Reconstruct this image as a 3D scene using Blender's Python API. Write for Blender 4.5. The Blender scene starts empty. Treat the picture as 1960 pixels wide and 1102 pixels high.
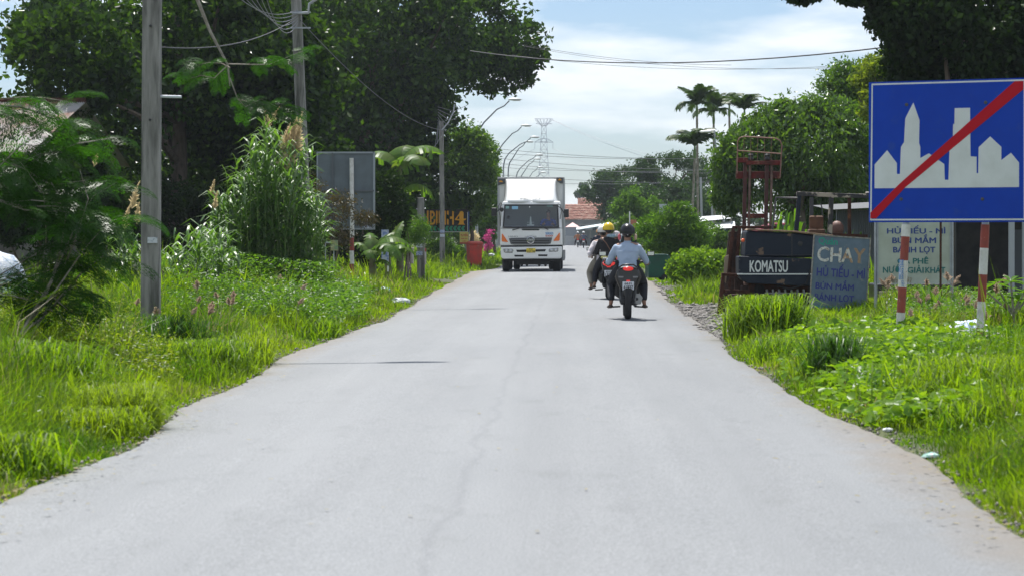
import bpy, math, random
import numpy as np
from mathutils import Vector, Matrix, Euler
R = math.radians
random.seed(7); rng = np.random.default_rng(11)
scene = bpy.context.scene
col = scene.collection

# ------------------------------------------------------------------ camera, sky, sun
F = 4628.0; VX = 1095.0; HY = 447.0; EYE = 1.45
cam_d = bpy.data.cameras.new('camera'); cam = bpy.data.objects.new('camera', cam_d); col.objects.link(cam)
cam.location = (0, 0, EYE); cam.rotation_euler = (R(90), 0, 0)
cam_d.sensor_width = 36; cam_d.lens = 36 * F / 1960
cam_d.shift_x = -(VX - 980) / 1960; cam_d.shift_y = -(551 - HY) / 1960
cam_d.clip_start = .5; cam_d.clip_end = 8000
cam_d.dof.use_dof = True; cam_d.dof.focus_distance = 60; cam_d.dof.aperture_fstop = 5.6
scene.camera = cam
SUN_EL, SUN_AZ = 64, -14            # high sun beyond the camera view, a little left
sd = bpy.data.lights.new('sun', 'SUN'); sun = bpy.data.objects.new('sun', sd); col.objects.link(sun)
sd.energy = 5.0; sd.angle = R(.55); sd.color = (1, .965, .91)
sun.location = (0, 30, 60)
sdir = Vector((math.sin(R(SUN_AZ)) * math.cos(R(SUN_EL)), math.cos(R(SUN_AZ)) * math.cos(R(SUN_EL)), math.sin(R(SUN_EL))))
sun.rotation_euler = sdir.to_track_quat('Z', 'Y').to_euler()
world = bpy.data.worlds.new('World'); scene.world = world; world.use_nodes = True
def setup_world():
    nt = world.node_tree; N = nt.nodes; L = nt.links; N.clear()
    out = N.new('ShaderNodeOutputWorld'); bg = N.new('ShaderNodeBackground'); bg.inputs[1].default_value = .085
    sky = N.new('ShaderNodeTexSky'); sky.sky_type = 'NISHITA'; sky.sun_disc = False
    sky.sun_elevation = R(SUN_EL); sky.sun_rotation = R(SUN_AZ); sky.air_density = 1.0; sky.dust_density = .6; sky.ozone_density = 2.5
    tc = N.new('ShaderNodeTexCoord')
    mp = N.new('ShaderNodeMapping'); mp.inputs['Scale'].default_value = (6, 6, 26); mp.inputs['Location'].default_value = (2.3, .4, 1.05)
    nz = N.new('ShaderNodeTexNoise'); nz.inputs['Scale'].default_value = 1.6; nz.inputs['Detail'].default_value = 7; nz.inputs['Roughness'].default_value = .52
    cr = N.new('ShaderNodeValToRGB'); cr.color_ramp.elements[0].position = .40; cr.color_ramp.elements[1].position = .60
    cr.color_ramp.elements[0].color = (0, 0, 0, 1); cr.color_ramp.elements[1].color = (.9, .9, .9, 1)
    mx = N.new('ShaderNodeMixRGB'); mx.inputs['Color2'].default_value = (8.9, 9.3, 9.6, 1)
    tn = N.new('ShaderNodeMixRGB'); tn.blend_type = 'MULTIPLY'; tn.inputs['Fac'].default_value = 1; tn.inputs['Color2'].default_value = (.74, .84, 1.0, 1)
    L.new(tc.outputs['Generated'], mp.inputs[0]); L.new(mp.outputs[0], nz.inputs[0]); L.new(nz.outputs[0], cr.inputs[0])
    L.new(sky.outputs[0], tn.inputs['Color1']); L.new(cr.outputs[0], mx.inputs['Fac']); L.new(tn.outputs[0], mx.inputs['Color1'])
    L.new(mx.outputs[0], bg.inputs[0]); L.new(bg.outputs[0], out.inputs[0])
setup_world()
scene.view_settings.view_transform = 'Standard'; scene.view_settings.look = 'None'
scene.view_settings.exposure = .50; scene.view_settings.gamma = 1; scene.view_settings.use_curve_mapping = False
scene.render.engine = 'CYCLES'
scene.cycles.max_bounces = 6; scene.cycles.diffuse_bounces = 3; scene.cycles.transmission_bounces = 4; scene.cycles.transparent_max_bounces = 6
scene.cycles.glossy_bounces = 2; scene.cycles.volume_bounces = 0; scene.cycles.use_denoising = True

# ------------------------------------------------------------------ helpers
def K(Y): return F / Y
def P(px, py, Y): return Vector(((px - VX) / F * Y, Y, EYE - (py - HY) / F * Y))
def GX(px, Y): return (px - VX) / F * Y
def GZ(py, Y): return EYE - (py - HY) / F * Y

def tag(o, label=None, cat=None, group=None, kind=None):
    if label: o['label'] = label
    if cat: o['category'] = cat
    if group: o['group'] = group
    if kind: o['kind'] = kind
    return o
def empty(name, loc=(0, 0, 0), rot=(0, 0, 0), **kw):
    o = bpy.data.objects.new(name, None); col.objects.link(o); o.location = loc; o.rotation_euler = rot
    o.empty_display_size = .1
    return tag(o, **kw)
def link(name, me, parent=None, loc=(0, 0, 0), rot=(0, 0, 0)):
    o = bpy.data.objects.new(name, me); col.objects.link(o); o.parent = parent; o.location = loc; o.rotation_euler = rot
    return o
def copy_tree(o, parent=None):
    c = o.copy(); col.objects.link(c); c.parent = parent
    for ch in o.children: copy_tree(ch, c)
    return c
def np_mesh(name, V, faces, mat=None, smooth=False, tint=None):
    me = bpy.data.meshes.new(name)
    V = np.asarray(V, np.float32).reshape(-1, 3)
    me.vertices.add(len(V)); me.vertices.foreach_set('co', V.ravel())
    idx = np.concatenate([np.asarray(f, np.int32).ravel() for f in faces])
    tot = np.concatenate([np.full(len(f), np.asarray(f).shape[1], np.int32) for f in faces])
    st = np.concatenate([[0], np.cumsum(tot)[:-1]]).astype(np.int32)
    me.loops.add(len(idx)); me.loops.foreach_set('vertex_index', idx)
    me.polygons.add(len(tot)); me.polygons.foreach_set('loop_start', st); me.polygons.foreach_set('loop_total', tot)
    if smooth: me.polygons.foreach_set('use_smooth', np.ones(len(tot), bool))
    if tint is not None:
        a = me.attributes.new('tint', 'FLOAT', 'POINT'); a.data.foreach_set('value', np.asarray(tint, np.float32))
    me.update(calc_edges=True)
    if mat: me.materials.append(mat)
    return me

class MB:
    def __init__(s): s.v = []; s.f = []
    def add(s, vs, fs):
        b = len(s.v); s.v += [Vector(v) for v in vs]; s.f += [tuple(b + i for i in f) for f in fs]; return s
    def box(s, c, d, rot=None, taper=1.0):
        x, y, z = [q / 2 for q in d]; t = taper
        vs = [(-x, -y, -z), (x, -y, -z), (x, y, -z), (-x, y, -z), (-x * t, -y * t, z), (x * t, -y * t, z), (x * t, y * t, z), (-x * t, y * t, z)]
        m = Euler(rot).to_matrix() if rot else Matrix.Identity(3)
        return s.add([m @ Vector(v) + Vector(c) for v in vs], [(0, 3, 2, 1), (4, 5, 6, 7), (0, 1, 5, 4), (1, 2, 6, 5), (2, 3, 7, 6), (3, 0, 4, 7)])
    def bb(s, a, b):
        return s.box([(a[i] + b[i]) / 2 for i in range(3)], [abs(b[i] - a[i]) for i in range(3)])
    def tube(s, pts, rs, n=8, cap=True):
        pts = [Vector(p) for p in pts]
        if not hasattr(rs, '__len__'): rs = [rs] * len(pts)
        b = len(s.v)
        prev = None
        for i, p in enumerate(pts):
            d = (pts[min(i + 1, len(pts) - 1)] - pts[max(i - 1, 0)])
            d = d.normalized() if d.length > 1e-9 else Vector((0, 0, 1))
            if prev is None:
                u = d.orthogonal().normalized()
            else:
                u = (prev - d * prev.dot(d));  u = u.normalized() if u.length > 1e-6 else d.orthogonal().normalized()
            prev = u; w = d.cross(u)
            for k in range(n):
                a = 2 * math.pi * k / n
                s.v.append(p + (u * math.cos(a) + w * math.sin(a)) * rs[i])
        for i in range(len(pts) - 1):
            for k in range(n):
                a = b + i * n + k; c = b + i * n + (k + 1) % n
                s.f.append((a, c, c + n, a + n))
        if cap:
            s.f.append(tuple(b + k for k in reversed(range(n)))); s.f.append(tuple(b + (len(pts) - 1) * n + k for k in range(n)))
        return s
    def prism(s, poly, y0, y1):           # polygon in x,z; extruded along y (y0 = front, towards the camera)
        n = len(poly)
        ar = sum(poly[i][0] * poly[(i + 1) % n][1] - poly[(i + 1) % n][0] * poly[i][1] for i in range(n))
        if ar < 0: poly = poly[::-1]
        vs = [(x, y0, z) for x, z in poly] + [(x, y1, z) for x, z in poly]
        fs = [tuple(range(n)), tuple(reversed(range(n, 2 * n)))] + [(i, i + n, (i + 1) % n + n, (i + 1) % n) for i in range(n)]
        return s.add(vs, fs)
    def lathe(s, prof, n=16, c=(0, 0, 0), axis='z', sc=(1, 1)):
        b = len(s.v); c = Vector(c)
        for r, h in prof:
            for k in range(n):
                a = 2 * math.pi * k / n; x, y = r * math.cos(a) * sc[0], r * math.sin(a) * sc[1]
                v = (x, y, h) if axis == 'z' else ((h, x, y) if axis == 'x' else (x, h, y))
                s.v.append(c + Vector(v))
        for i in range(len(prof) - 1):
            for k in range(n):
                a = b + i * n + k; d = b + i * n + (k + 1) % n
                s.f.append((a, d, d + n, a + n))
        s.f.append(tuple(b + k for k in reversed(range(n)))); s.f.append(tuple(b + (len(prof) - 1) * n + k for k in range(n)))
        return s
    def ball(s, c, r, n=12, m=8, sq=(1, 1, 1)):
        prof = [(max(.001, math.sin(math.pi * i / m)), -math.cos(math.pi * i / m)) for i in range(m + 1)]
        b = len(s.v); s.lathe(prof, n)
        for i in range(b, len(s.v)): s.v[i] = Vector((s.v[i].x * r * sq[0] + c[0], s.v[i].y * r * sq[1] + c[1], s.v[i].z * r * sq[2] + c[2]))
        return s
    def build(s, name, mat, parent=None, smooth=False, bevel=0, world=True, seg=2, sub=0, **kw):
        off = Vector((0, 0, 0))
        if parent is not None and world:
            p = parent; off = Vector(p.location)
            while p.parent: p = p.parent; off += Vector(p.location)
        loc = Vector((0, 0, 0))
        if parent is None:
            xs = [v.x for v in s.v]; ys = [v.y for v in s.v]; zs = [v.z for v in s.v]
            loc = Vector(((min(xs) + max(xs)) / 2, (min(ys) + max(ys)) / 2, min(zs))); off = loc
        me = bpy.data.meshes.new(name); me.from_pydata([tuple(v - off) for v in s.v], [], s.f)
        if smooth:
            me.polygons.foreach_set('use_smooth', [True] * len(me.polygons))
        me.materials.append(mat)
        o = link(name, me, parent, loc)
        if bevel:
            m = o.modifiers.new('bevel', 'BEVEL'); m.width = bevel; m.segments = seg; m.limit_method = 'ANGLE'; m.angle_limit = R(40)
        if smooth:
            try: me.set_sharp_from_angle(angle=R(50))
            except Exception: pass
        if sub:
            m = o.modifiers.new('sub', 'SUBSURF'); m.levels = sub; m.render_levels = sub
        return tag(o, **kw)

# ------------------------------------------------------------------ materials
MATS = {}
def mat(name, c, rough=.6, metal=0, c2=None, scale=6, lo=.4, hi=.65, bump=0, bscale=None, stretch=(1, 1, 1), spec=.5, c3=None, c3scale=2.0, c3lo=.6, c3hi=.68, coord='Object', coat=0):
    if name in MATS: return MATS[name]
    m = bpy.data.materials.new(name); m.use_nodes = True; nt = m.node_tree; N = nt.nodes; L = nt.links
    b = N['Principled BSDF']; b.inputs['Base Color'].default_value = (*c, 1); b.inputs['Roughness'].default_value = rough; b.inputs['Metallic'].default_value = metal
    b.inputs['Specular IOR Level'].default_value = spec
    if coat: b.inputs['Coat Weight'].default_value = coat
    if c2 or bump or c3:
        tc = N.new('ShaderNodeTexCoord'); mp = N.new('ShaderNodeMapping'); mp.inputs['Scale'].default_value = stretch
        L.new(tc.outputs[coord], mp.inputs[0])
    last = None
    def ramp(sc, a, z, det=6):
        nz = N.new('ShaderNodeTexNoise'); nz.inputs['Scale'].default_value = sc; nz.inputs['Detail'].default_value = det; nz.inputs['Roughness'].default_value = .6
        L.new(mp.outputs[0], nz.inputs[0])
        cr = N.new('ShaderNodeValToRGB'); cr.color_ramp.elements[0].position = a; cr.color_ramp.elements[1].position = z
        L.new(nz.outputs[0], cr.inputs[0]); return cr.outputs[0]
    if c2:
        mx = N.new('ShaderNodeMixRGB'); mx.inputs['Color1'].default_value = (*c, 1); mx.inputs['Color2'].default_value = (*c2, 1)
        L.new(ramp(scale, lo, hi), mx.inputs['Fac']); last = mx.outputs[0]
    if c3:
        mx = N.new('ShaderNodeMixRGB'); mx.inputs['Color1'].default_value = (*c, 1); mx.inputs['Color2'].default_value = (*c3, 1)
        if last: L.new(last, mx.inputs['Color1'])
        L.new(ramp(c3scale, c3lo, c3hi, 9), mx.inputs['Fac']); last = mx.outputs[0]
    if last: L.new(last, b.inputs['Base Color'])
    if bump:
        nz = N.new('ShaderNodeTexNoise'); nz.inputs['Scale'].default_value = bscale or scale * 4; nz.inputs['Detail'].default_value = 5
        L.new(mp.outputs[0], nz.inputs[0]); bp = N.new('ShaderNodeBump'); bp.inputs['Strength'].default_value = bump; bp.inputs['Distance'].default_value = .02
        L.new(nz.outputs[0], bp.inputs['Height']); L.new(bp.outputs[0], b.inputs['Normal'])
    MATS[name] = m; return m
def leafmat(name, a, b, trans=.45, tcol=None, gloss=.06, rough=.35, patch=0, pcol=None, pscale=.35):
    m = bpy.data.materials.new(name); m.use_nodes = True; nt = m.node_tree; N = nt.nodes; L = nt.links; N.clear()
    out = N.new('ShaderNodeOutputMaterial'); at = N.new('ShaderNodeAttribute'); at.attribute_name = 'tint'
    mx = N.new('ShaderNodeMixRGB'); mx.inputs['Color1'].default_value = (*a, 1); mx.inputs['Color2'].default_value = (*b, 1); L.new(at.outputs['Fac'], mx.inputs['Fac'])
    src = mx.outputs[0]
    if patch:
        g = N.new('ShaderNodeNewGeometry'); nz = N.new('ShaderNodeTexNoise'); nz.inputs['Scale'].default_value = pscale; nz.inputs['Detail'].default_value = 3
        L.new(g.outputs['Position'], nz.inputs[0]); cr = N.new('ShaderNodeValToRGB'); cr.color_ramp.elements[0].position = .45; cr.color_ramp.elements[1].position = .62
        L.new(nz.outputs[0], cr.inputs[0]); mu = N.new('ShaderNodeMath'); mu.operation = 'MULTIPLY'; mu.inputs[1].default_value = patch; L.new(cr.outputs[0], mu.inputs[0])
        m2 = N.new('ShaderNodeMixRGB'); m2.inputs['Color2'].default_value = (*pcol, 1); L.new(src, m2.inputs['Color1']); L.new(mu.outputs[0], m2.inputs['Fac']); src = m2.outputs[0]
    df = N.new('ShaderNodeBsdfDiffuse'); tr = N.new('ShaderNodeBsdfTranslucent'); gl = N.new('ShaderNodeBsdfGlossy'); gl.inputs['Roughness'].default_value = rough
    gl.inputs['Color'].default_value = (1, 1, 1, 1)
    L.new(src, df.inputs[0])
    tm = N.new('ShaderNodeMixRGB'); tm.blend_type = 'MULTIPLY'; tm.inputs['Fac'].default_value = 1; tm.inputs['Color2'].default_value = (*(tcol or (1.5, 1.45, .5)), 1)
    L.new(src, tm.inputs['Color1']); L.new(tm.outputs[0], tr.inputs[0])
    s1 = N.new('ShaderNodeMixShader'); s1.inputs[0].default_value = trans; L.new(df.outputs[0], s1.inputs[1]); L.new(tr.outputs[0], s1.inputs[2])
    s2 = N.new('ShaderNodeMixShader'); s2.inputs[0].default_value = gloss; L.new(s1.outputs[0], s2.inputs[1]); L.new(gl.outputs[0], s2.inputs[2])
    L.new(s2.outputs[0], out.inputs[0]); MATS[name] = m; return m
def emis(name, c, s, base=(.4, .02, .02)):
    m = mat(name, base, .25); b = m.node_tree.nodes['Principled BSDF']; b.inputs['Emission Color'].default_value = (*c, 1); b.inputs['Emission Strength'].default_value = s; return m

M_conc = mat('concrete_pole', (.30, .29, .265), .9, c2=(.15, .145, .13), scale=3.5, stretch=(3, 3, .35), bump=.4, bscale=30, c3=(.065, .065, .055), c3scale=2.2, c3lo=.50, c3hi=.66)
M_conc2 = mat('concrete_wall', (.34, .33, .31), .9, c2=(.2, .2, .19), scale=3, bump=.3)
M_steel = mat('galvanised', (.42, .44, .46), .45, .6, c2=(.3, .31, .33), scale=5)
M_dsteel = mat('dark_steel', (.08, .08, .085), .5, .4)
M_black = mat('black_plastic', (.02, .02, .021), .4)
M_rubber = mat('rubber', (.016, .016, .016), .85, bump=.5, bscale=60)
M_white = mat('white_paint', (.80, .80, .78), .35, c2=(.66, .65, .62), scale=2.2, lo=.5, hi=.8)
M_twhite = mat('truck_white', (.82, .82, .80), .28, c2=(.70, .69, .66), scale=1.6, lo=.52, hi=.8, coat=.4)
M_wsteel = mat('post_white', (.72, .71, .67), .6, c2=(.55, .53, .48), scale=8, c3=(.3, .16, .1), c3scale=12, c3lo=.66, c3hi=.7)
M_wred = mat('post_red', (.32, .055, .035), .6, c2=(.22, .05, .035), scale=8, c3=(.5, .38, .32), c3scale=14, c3lo=.66, c3hi=.7)
M_rust = mat('rust', (.09, .038, .024), .85, spec=.2, c2=(.045, .022, .015), scale=9, bump=.5, c3=(.22, .10, .05), c3scale=6, c3lo=.64)
M_rustred = mat('rust_red_paint', (.14, .016, .012), .6, spec=.25, c2=(.055, .02, .014), scale=6, c3=(.2, .09, .05), c3scale=9, c3lo=.55)
M_cable = mat('cable', (.03, .03, .032), .6)
M_greyc = mat('grey_cable', (.2, .2, .21), .5)
M_bark = mat('bark', (.13, .10, .075), .95, c2=(.07, .055, .04), scale=8, bump=.8, stretch=(1, 1, .3))
M_palebark = mat('pale_bark', (.33, .30, .25), .9, c2=(.2, .17, .13), scale=9, bump=.5)
M_glassd = mat('dark_glass', (.02, .03, .035), .06, spec=.8)

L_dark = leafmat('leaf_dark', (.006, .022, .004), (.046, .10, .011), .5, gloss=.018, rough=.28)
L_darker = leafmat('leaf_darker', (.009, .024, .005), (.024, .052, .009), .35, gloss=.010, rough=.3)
L_mid = leafmat('leaf_mid', (.032, .085, .011), (.105, .20, .024), .52, gloss=.04, rough=.28)
L_light = leafmat('leaf_light', (.045, .12, .015), (.11, .22, .028), .5, gloss=.02)
L_yel = leafmat('leaf_yellow', (.09, .16, .018), (.22, .28, .03), .5, gloss=.02)
L_far = leafmat('leaf_far', (.018, .05, .014), (.045, .095, .024), .4, gloss=.03)
L_palm = leafmat('leaf_palm', (.02, .052, .012), (.05, .10, .018), .35, gloss=.04, rough=.5)
L_banana = leafmat('leaf_banana', (.06, .14, .02), (.11, .22, .03), .55, gloss=.02, rough=.4, patch=.3, pcol=(.15, .12, .05), pscale=3)
L_feather = leafmat('leaf_feathery', (.014, .055, .008), (.04, .115, .012), .55, tcol=(1.35, 1.5, .45), gloss=.02)
L_grass = leafmat('grass_blade', (.040, .105, .007), (.18, .285, .016), .55, tcol=(1.6, 1.6, .35), gloss=.013, rough=.45, patch=.6, pcol=(.20, .27, .025), pscale=.45)
L_dry = leafmat('grass_dry', (.25, .22, .11), (.38, .33, .18), .35, tcol=(1.2, 1.1, .8), gloss=.03)
L_vine = leafmat('vine_leaf', (.09, .20, .02), (.19, .32, .035), .5, tcol=(1.5, 1.4, .35), gloss=.014)
L_reed = leafmat('reed_leaf', (.04, .11, .014), (.12, .24, .04), .5, gloss=.07, rough=.4)
L_plume = leafmat('plume', (.52, .45, .31), (.72, .64, .47), .6, tcol=(1.2, 1.1, .85), gloss=.02)
L_plume2 = leafmat('plume_pink', (.36, .27, .20), (.56, .44, .34), .5, tcol=(1.05, 1, .95), gloss=.02)
L_pink = leafmat('petal_pink', (.45, .06, .2), (.6, .12, .32), .5, tcol=(1.2, 1, 1.1), gloss=.02)
L_redleaf = leafmat('leaf_brownish', (.03, .035, .01), (.075, .05, .015), .4, gloss=.05)

# ------------------------------------------------------------------ ground and road
LE = [(0, -3.1), (13.2, -3.12), (16.6, -3.05), (20, -3.3), (22.9, -3.22), (28, -3.45), (33, -3.38), (40, -3.2), (46.9, -3.27), (60, -3.5), (92, -3.9), (100, -3.2), (115, -3.3), (180, -3.2), (330, -3.2)]
RE = [(0, 2.2), (11.9, 2.22), (15.3, 2.33), (19.6, 2.12), (24, 2.0), (30.1, 1.97), (34.8, 2.1), (44, 2.1), (50.5, 2.12), (68, 2.42), (90, 2.5), (160, 2.1), (240, 1.9), (330, 2.0)]
def wob(y): return .035 * math.sin(y * .8) + .012 * math.sin(y * 4.3 + 1) + .014 * math.sin(y * 11.1 + 2) + .01 * math.sin(y * 23)
def interp(T, y): return float(np.interp(y, [a for a, b in T], [b for a, b in T]))
def left_edge(y): return interp(LE, y) + wob(y)
def right_edge(y): return interp(RE, y) + wob(y + 40)
def gh(x, y):      # height of the ground (numpy)
    x = np.asarray(x, float); y = np.asarray(y, float)
    l = np.clip((-3.3 - x) / 4.5, 0, 1); r = np.clip((x - 2.4) / 3.0, 0, 1)
    near = np.clip((140 - y) / 60, 0, 1)
    h = -.03 + near * (.28 * l * l * (3 - 2 * l) + .12 * r * r * (3 - 2 * r))
    h = h + near * np.maximum(l, r) * .07 * (np.sin(x * 1.1 + y * .35) + np.sin(y * .9 - x * .6))
    return h
def ground():
    xs = np.concatenate([[-3000, -1200, -400, -120, -60, -35], np.arange(-26, 26.1, .75), [35, 60, 120, 400, 1200, 3000]])
    ys = np.concatenate([[-60, -10], np.arange(2, 150, 1.0), [160, 180, 220, 300, 450, 700, 1200, 2500, 6500]])
    X, Y = np.meshgrid(xs, ys); Z = gh(X, Y)
    V = np.stack([X, Y, Z], -1).reshape(-1, 3); nx = len(xs); ny = len(ys)
    i = np.arange(ny - 1)[:, None] * nx + np.arange(nx - 1)[None]; i = i.ravel()
    q = np.stack([i, i + 1, i + nx + 1, i + nx], -1)
    m = mat('soil', (.07, .085, .03), .95, c2=(.045, .06, .02), scale=1.2, c3=(.16, .13, .085), c3scale=.6, c3lo=.58, c3hi=.7, bump=.6, bscale=12)
    o = link('ground', np_mesh('ground', V, [q], m, True)); tag(o, kind='structure')
ground()
def road_mat():
    m = bpy.data.materials.new('asphalt'); m.use_nodes = True; nt = m.node_tree; N = nt.nodes; L = nt.links; b = N['Principled BSDF']
    g = N.new('ShaderNodeNewGeometry'); sx = N.new('ShaderNodeSeparateXYZ'); L.new(g.outputs['Position'], sx.inputs[0])
    def noise(s, d=6, st=(1, 1, 1), r=.6):
        mp = N.new('ShaderNodeMapping'); mp.inputs['Scale'].default_value = st; L.new(g.outputs['Position'], mp.inputs[0])
        n = N.new('ShaderNodeTexNoise'); n.inputs['Scale'].default_value = s; n.inputs['Detail'].default_value = d; n.inputs['Roughness'].default_value = r; L.new(mp.outputs[0], n.inputs[0]); return n.outputs[0]
    def ramp(v, a, z, ca, cz):
        c = N.new('ShaderNodeValToRGB'); c.color_ramp.elements[0].position = a; c.color_ramp.elements[1].position = z; c.color_ramp.elements[0].color = (*ca, 1); c.color_ramp.elements[1].color = (*cz, 1); L.new(v, c.inputs[0]); return c.outputs[0]
    def mth(op, a, bb=None):
        n = N.new('ShaderNodeMath'); n.operation = op
        for i, v in enumerate((a, bb)):
            if v is None: continue
            if isinstance(v, (int, float)): n.inputs[i].default_value = v
            else: L.new(v, n.inputs[i])
        return n.outputs[0]
    def mix(f, a, c, bl='MIX'):
        n = N.new('ShaderNodeMixRGB'); n.blend_type = bl
        if isinstance(f, (int, float)): n.inputs[0].default_value = f
        else: L.new(f, n.inputs[0])
        for i, v in ((1, a), (2, c)):
            if isinstance(v, tuple): n.inputs[i].default_value = (*v, 1)
            else: L.new(v, n.inputs[i])
        return n.outputs[0]
    base = ramp(noise(.7, 5, (1, .22, 1)), .3, .75, (.214, .224, .233), (.250, .259, .267))
    grain = ramp(noise(85, 3), .36, .66, (.68, .68, .68), (1.20, 1.20, 1.20)); base = mix(1, base, grain, 'MULTIPLY')
    # wavy lengthwise joint between the two paving passes
    wave = mth('MULTIPLY', mth('SUBTRACT', noise(.5, 6, (0, 1, 0), .75), .5), .55)
    d = mth('SUBTRACT', mth('ADD', sx.outputs[0], .62), wave)
    ad = mth('ABSOLUTE', d)
    line = ramp(ad, .006, .04, (.82, .82, .83), (1, 1, 1)); base = mix(.5, base, line, 'MULTIPLY')
    side = ramp(d, .0, .25, (1.03, 1.03, 1.03), (.985, .985, .985)); base = mix(1, base, side, 'MULTIPLY')
    wt = ramp(noise(.9, 4, (2.2, .05, 1)), .38, .62, (.955, .955, .955), (1.03, 1.03, 1.03)); base = mix(1, base, wt, 'MULTIPLY')
    blot = ramp(noise(2.2, 4, (1, .5, 1)), .58, .70, (1, 1, 1), (.90, .90, .895)); base = mix(.8, base, blot, 'MULTIPLY')
    # sandy dust at the edges
    ed = mth('ABSOLUTE', mth('ADD', sx.outputs[0], .6)); ed = mth('ADD', ed, mth('MULTIPLY', mth('SUBTRACT', noise(1.3, 5), .5), .8))
    fac = ramp(mth('MULTIPLY', ed, .2), .47, .57, (0, 0, 0), (1, 1, 1)); base = mix(mth('MULTIPLY', fac, .7), base, (.20, .17, .135))
    # darker streaks across the asphalt, only far down the road
    cr = ramp(noise(.5, 6, (.12, 1.6, 1), .6), .655, .685, (1, 1, 1), (.62, .62, .64)); far = ramp(mth('MULTIPLY', sx.outputs[1], .002), .12, .2, (0, 0, 0), (1, 1, 1)); base = mix(far, base, mix(1, base, cr, 'MULTIPLY'))
    sp = ramp(noise(9, 2), .76, .79, (1, 1, 1), (.7, .7, .7)); base = mix(.5, base, sp, 'MULTIPLY')
    L.new(base, b.inputs['Base Color']); b.inputs['Roughness'].default_value = .88; b.inputs['Specular IOR Level'].default_value = .3
    bp = N.new('ShaderNodeBump'); bp.inputs['Strength'].default_value = .35; bp.inputs['Distance'].default_value = .006; L.new(noise(120, 3), bp.inputs['Height']); L.new(bp.outputs[0], b.inputs['Normal'])
    return m
def road():
    ys = np.concatenate([np.arange(-6, 150, .3), np.arange(150, 331, 3)])
    V = []; 
    for y in ys:
        a, b = left_edge(y), right_edge(y)
        for t, z in ((0, -.05), (.012, .0), (.3, .03), (.5, .035), (.7, .03), (.988, .0), (1, -.05)): V.append((a + (b - a) * t, y, z))
    n = 7; i = (np.arange(len(ys) - 1)[:, None] * n + np.arange(n - 1)[None]).ravel()
    o = link('road', np_mesh('road', V, [np.stack([i, i + 1, i + n + 1, i + n], -1)], road_mat(), True)); tag(o, kind='structure')
    # dusty yard where the road ends in front of the far house
    MB().box((8, 345, -.02), (60, 36, .05)).build('dirt_yard', mat('dust', (.34, .32, .29), .95, c2=(.28, .26, .22), scale=.5), kind='structure')
road()
M_gravel = mat('gravel', (.30, .28, .26), .9, c2=(.15, .14, .13), scale=14, lo=.35, hi=.6)
def gravel():
    base = np.array([(1, 0, 0), (-1, 0, 0), (0, 1, 0), (0, -1, 0), (0, 0, 1), (0, 0, -1)], float)
    fc = np.array([(0, 2, 4), (2, 1, 4), (1, 3, 4), (3, 0, 4), (2, 0, 5), (1, 2, 5), (3, 1, 5), (0, 3, 5)])
    VV = []; FF = []
    n = 7000
    for i in range(n):
        y = random.uniform(33, 50) if i < 5500 else random.uniform(50, 74)
        w = .75 if y < 50 else .3
        x = right_edge(y) - .1 + abs(random.gauss(0, 1)) * w
        s = random.uniform(.012, .032) * (2.6 if random.random() < .02 else 1)
        VV.append(base * rng.uniform(.6, 1.3, (6, 1)) * s * np.array([1, 1, .6]) + np.array([x, y, max(float(gh(x, y)), -.02) + s * .4])); FF.append(fc + i * 6)
    for j in range(1500):
        i = n + j; y = random.uniform(9, 60); left = random.random() < .5
        x = (left_edge(y) - abs(random.gauss(0, .1)) + .08) if left else (right_edge(y) + abs(random.gauss(0, .1)) - .05); s = random.uniform(.006, .016)
        VV.append(base * rng.uniform(.6, 1.3, (6, 1)) * s + np.array([x, y, .0 + s * .3])); FF.append(fc + i * 6)
    o = link('gravel', np_mesh('gravel', np.concatenate(VV), [np.concatenate(FF)], M_gravel)); tag(o, label='grey gravel strewn between asphalt edge and grass', cat='gravel', kind='stuff')
gravel()
stn = empty('rubble_heap', (3.45, 43.2, 0.0), label='low heap of broken stones on the gravel beside the rusty mast', cat='rubble')
for i in range(9):
    MB().ball((random.uniform(-.55, .35), random.uniform(-.6, .6), .07 + random.random() * .05), random.uniform(.06, .14), 7, 5, (1.3, 1, .6)).build('stone', M_gravel, stn, world=False)

# ------------------------------------------------------------------ vegetation tools
def blades(base, h, w, bend, m=None, tint=None, segs=2, ang=None):
    """arching blades, numpy: base (N,3), height, half-width, bend distance"""
    N = len(base); a = rng.uniform(0, 2 * np.pi, N) if ang is None else ang + rng.normal(size=N) * .5; d = np.stack([np.cos(a), np.sin(a), 0 * a], -1); s = np.stack([-np.sin(a), np.cos(a), 0 * a], -1)
    fa = rng.uniform(-.9, .9, N); s = s * np.cos(fa)[:, None] + d * np.sin(fa)[:, None]
    up = np.array([0, 0, 1.0]); h = h[:, None]; w = w[:, None]; b = bend[:, None]
    if segs == 2:
        p1 = base + up * h * .58 + d * b * .28; p2 = base + up * h * (1 - .25 * np.clip(b / h, 0, 1) ** 2) + d * b
        V = np.stack([base - s * w, base + s * w, p1 - s * w * .8, p1 + s * w * .8, p2], 1).reshape(-1, 3)
        i = np.arange(N)[:, None] * 5; return V, [i + np.array([0, 1, 3, 2]), i + np.array([2, 3, 4])], 5
    p1 = base + up * h * .5 + d * b * .15; p2 = base + up * h * .85 + d * b * .5; p3 = base + up * h * (.95 - .35 * np.clip(b / h, 0, 1.5)) + d * b
    V = np.stack([base - s * w, base + s * w, p1 - s * w, p1 + s * w, p2 - s * w * .8, p2 + s * w * .8, p3], 1).reshape(-1, 3)
    i = np.arange(N)[:, None] * 7; return V, [i + np.array([0, 1, 3, 2]), i + np.array([2, 3, 5, 4]), i + np.array([4, 5, 6])], 7
def tint_of(N, per, lo=0, hi=1): return np.repeat(rng.uniform(lo, hi, N), per)
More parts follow.
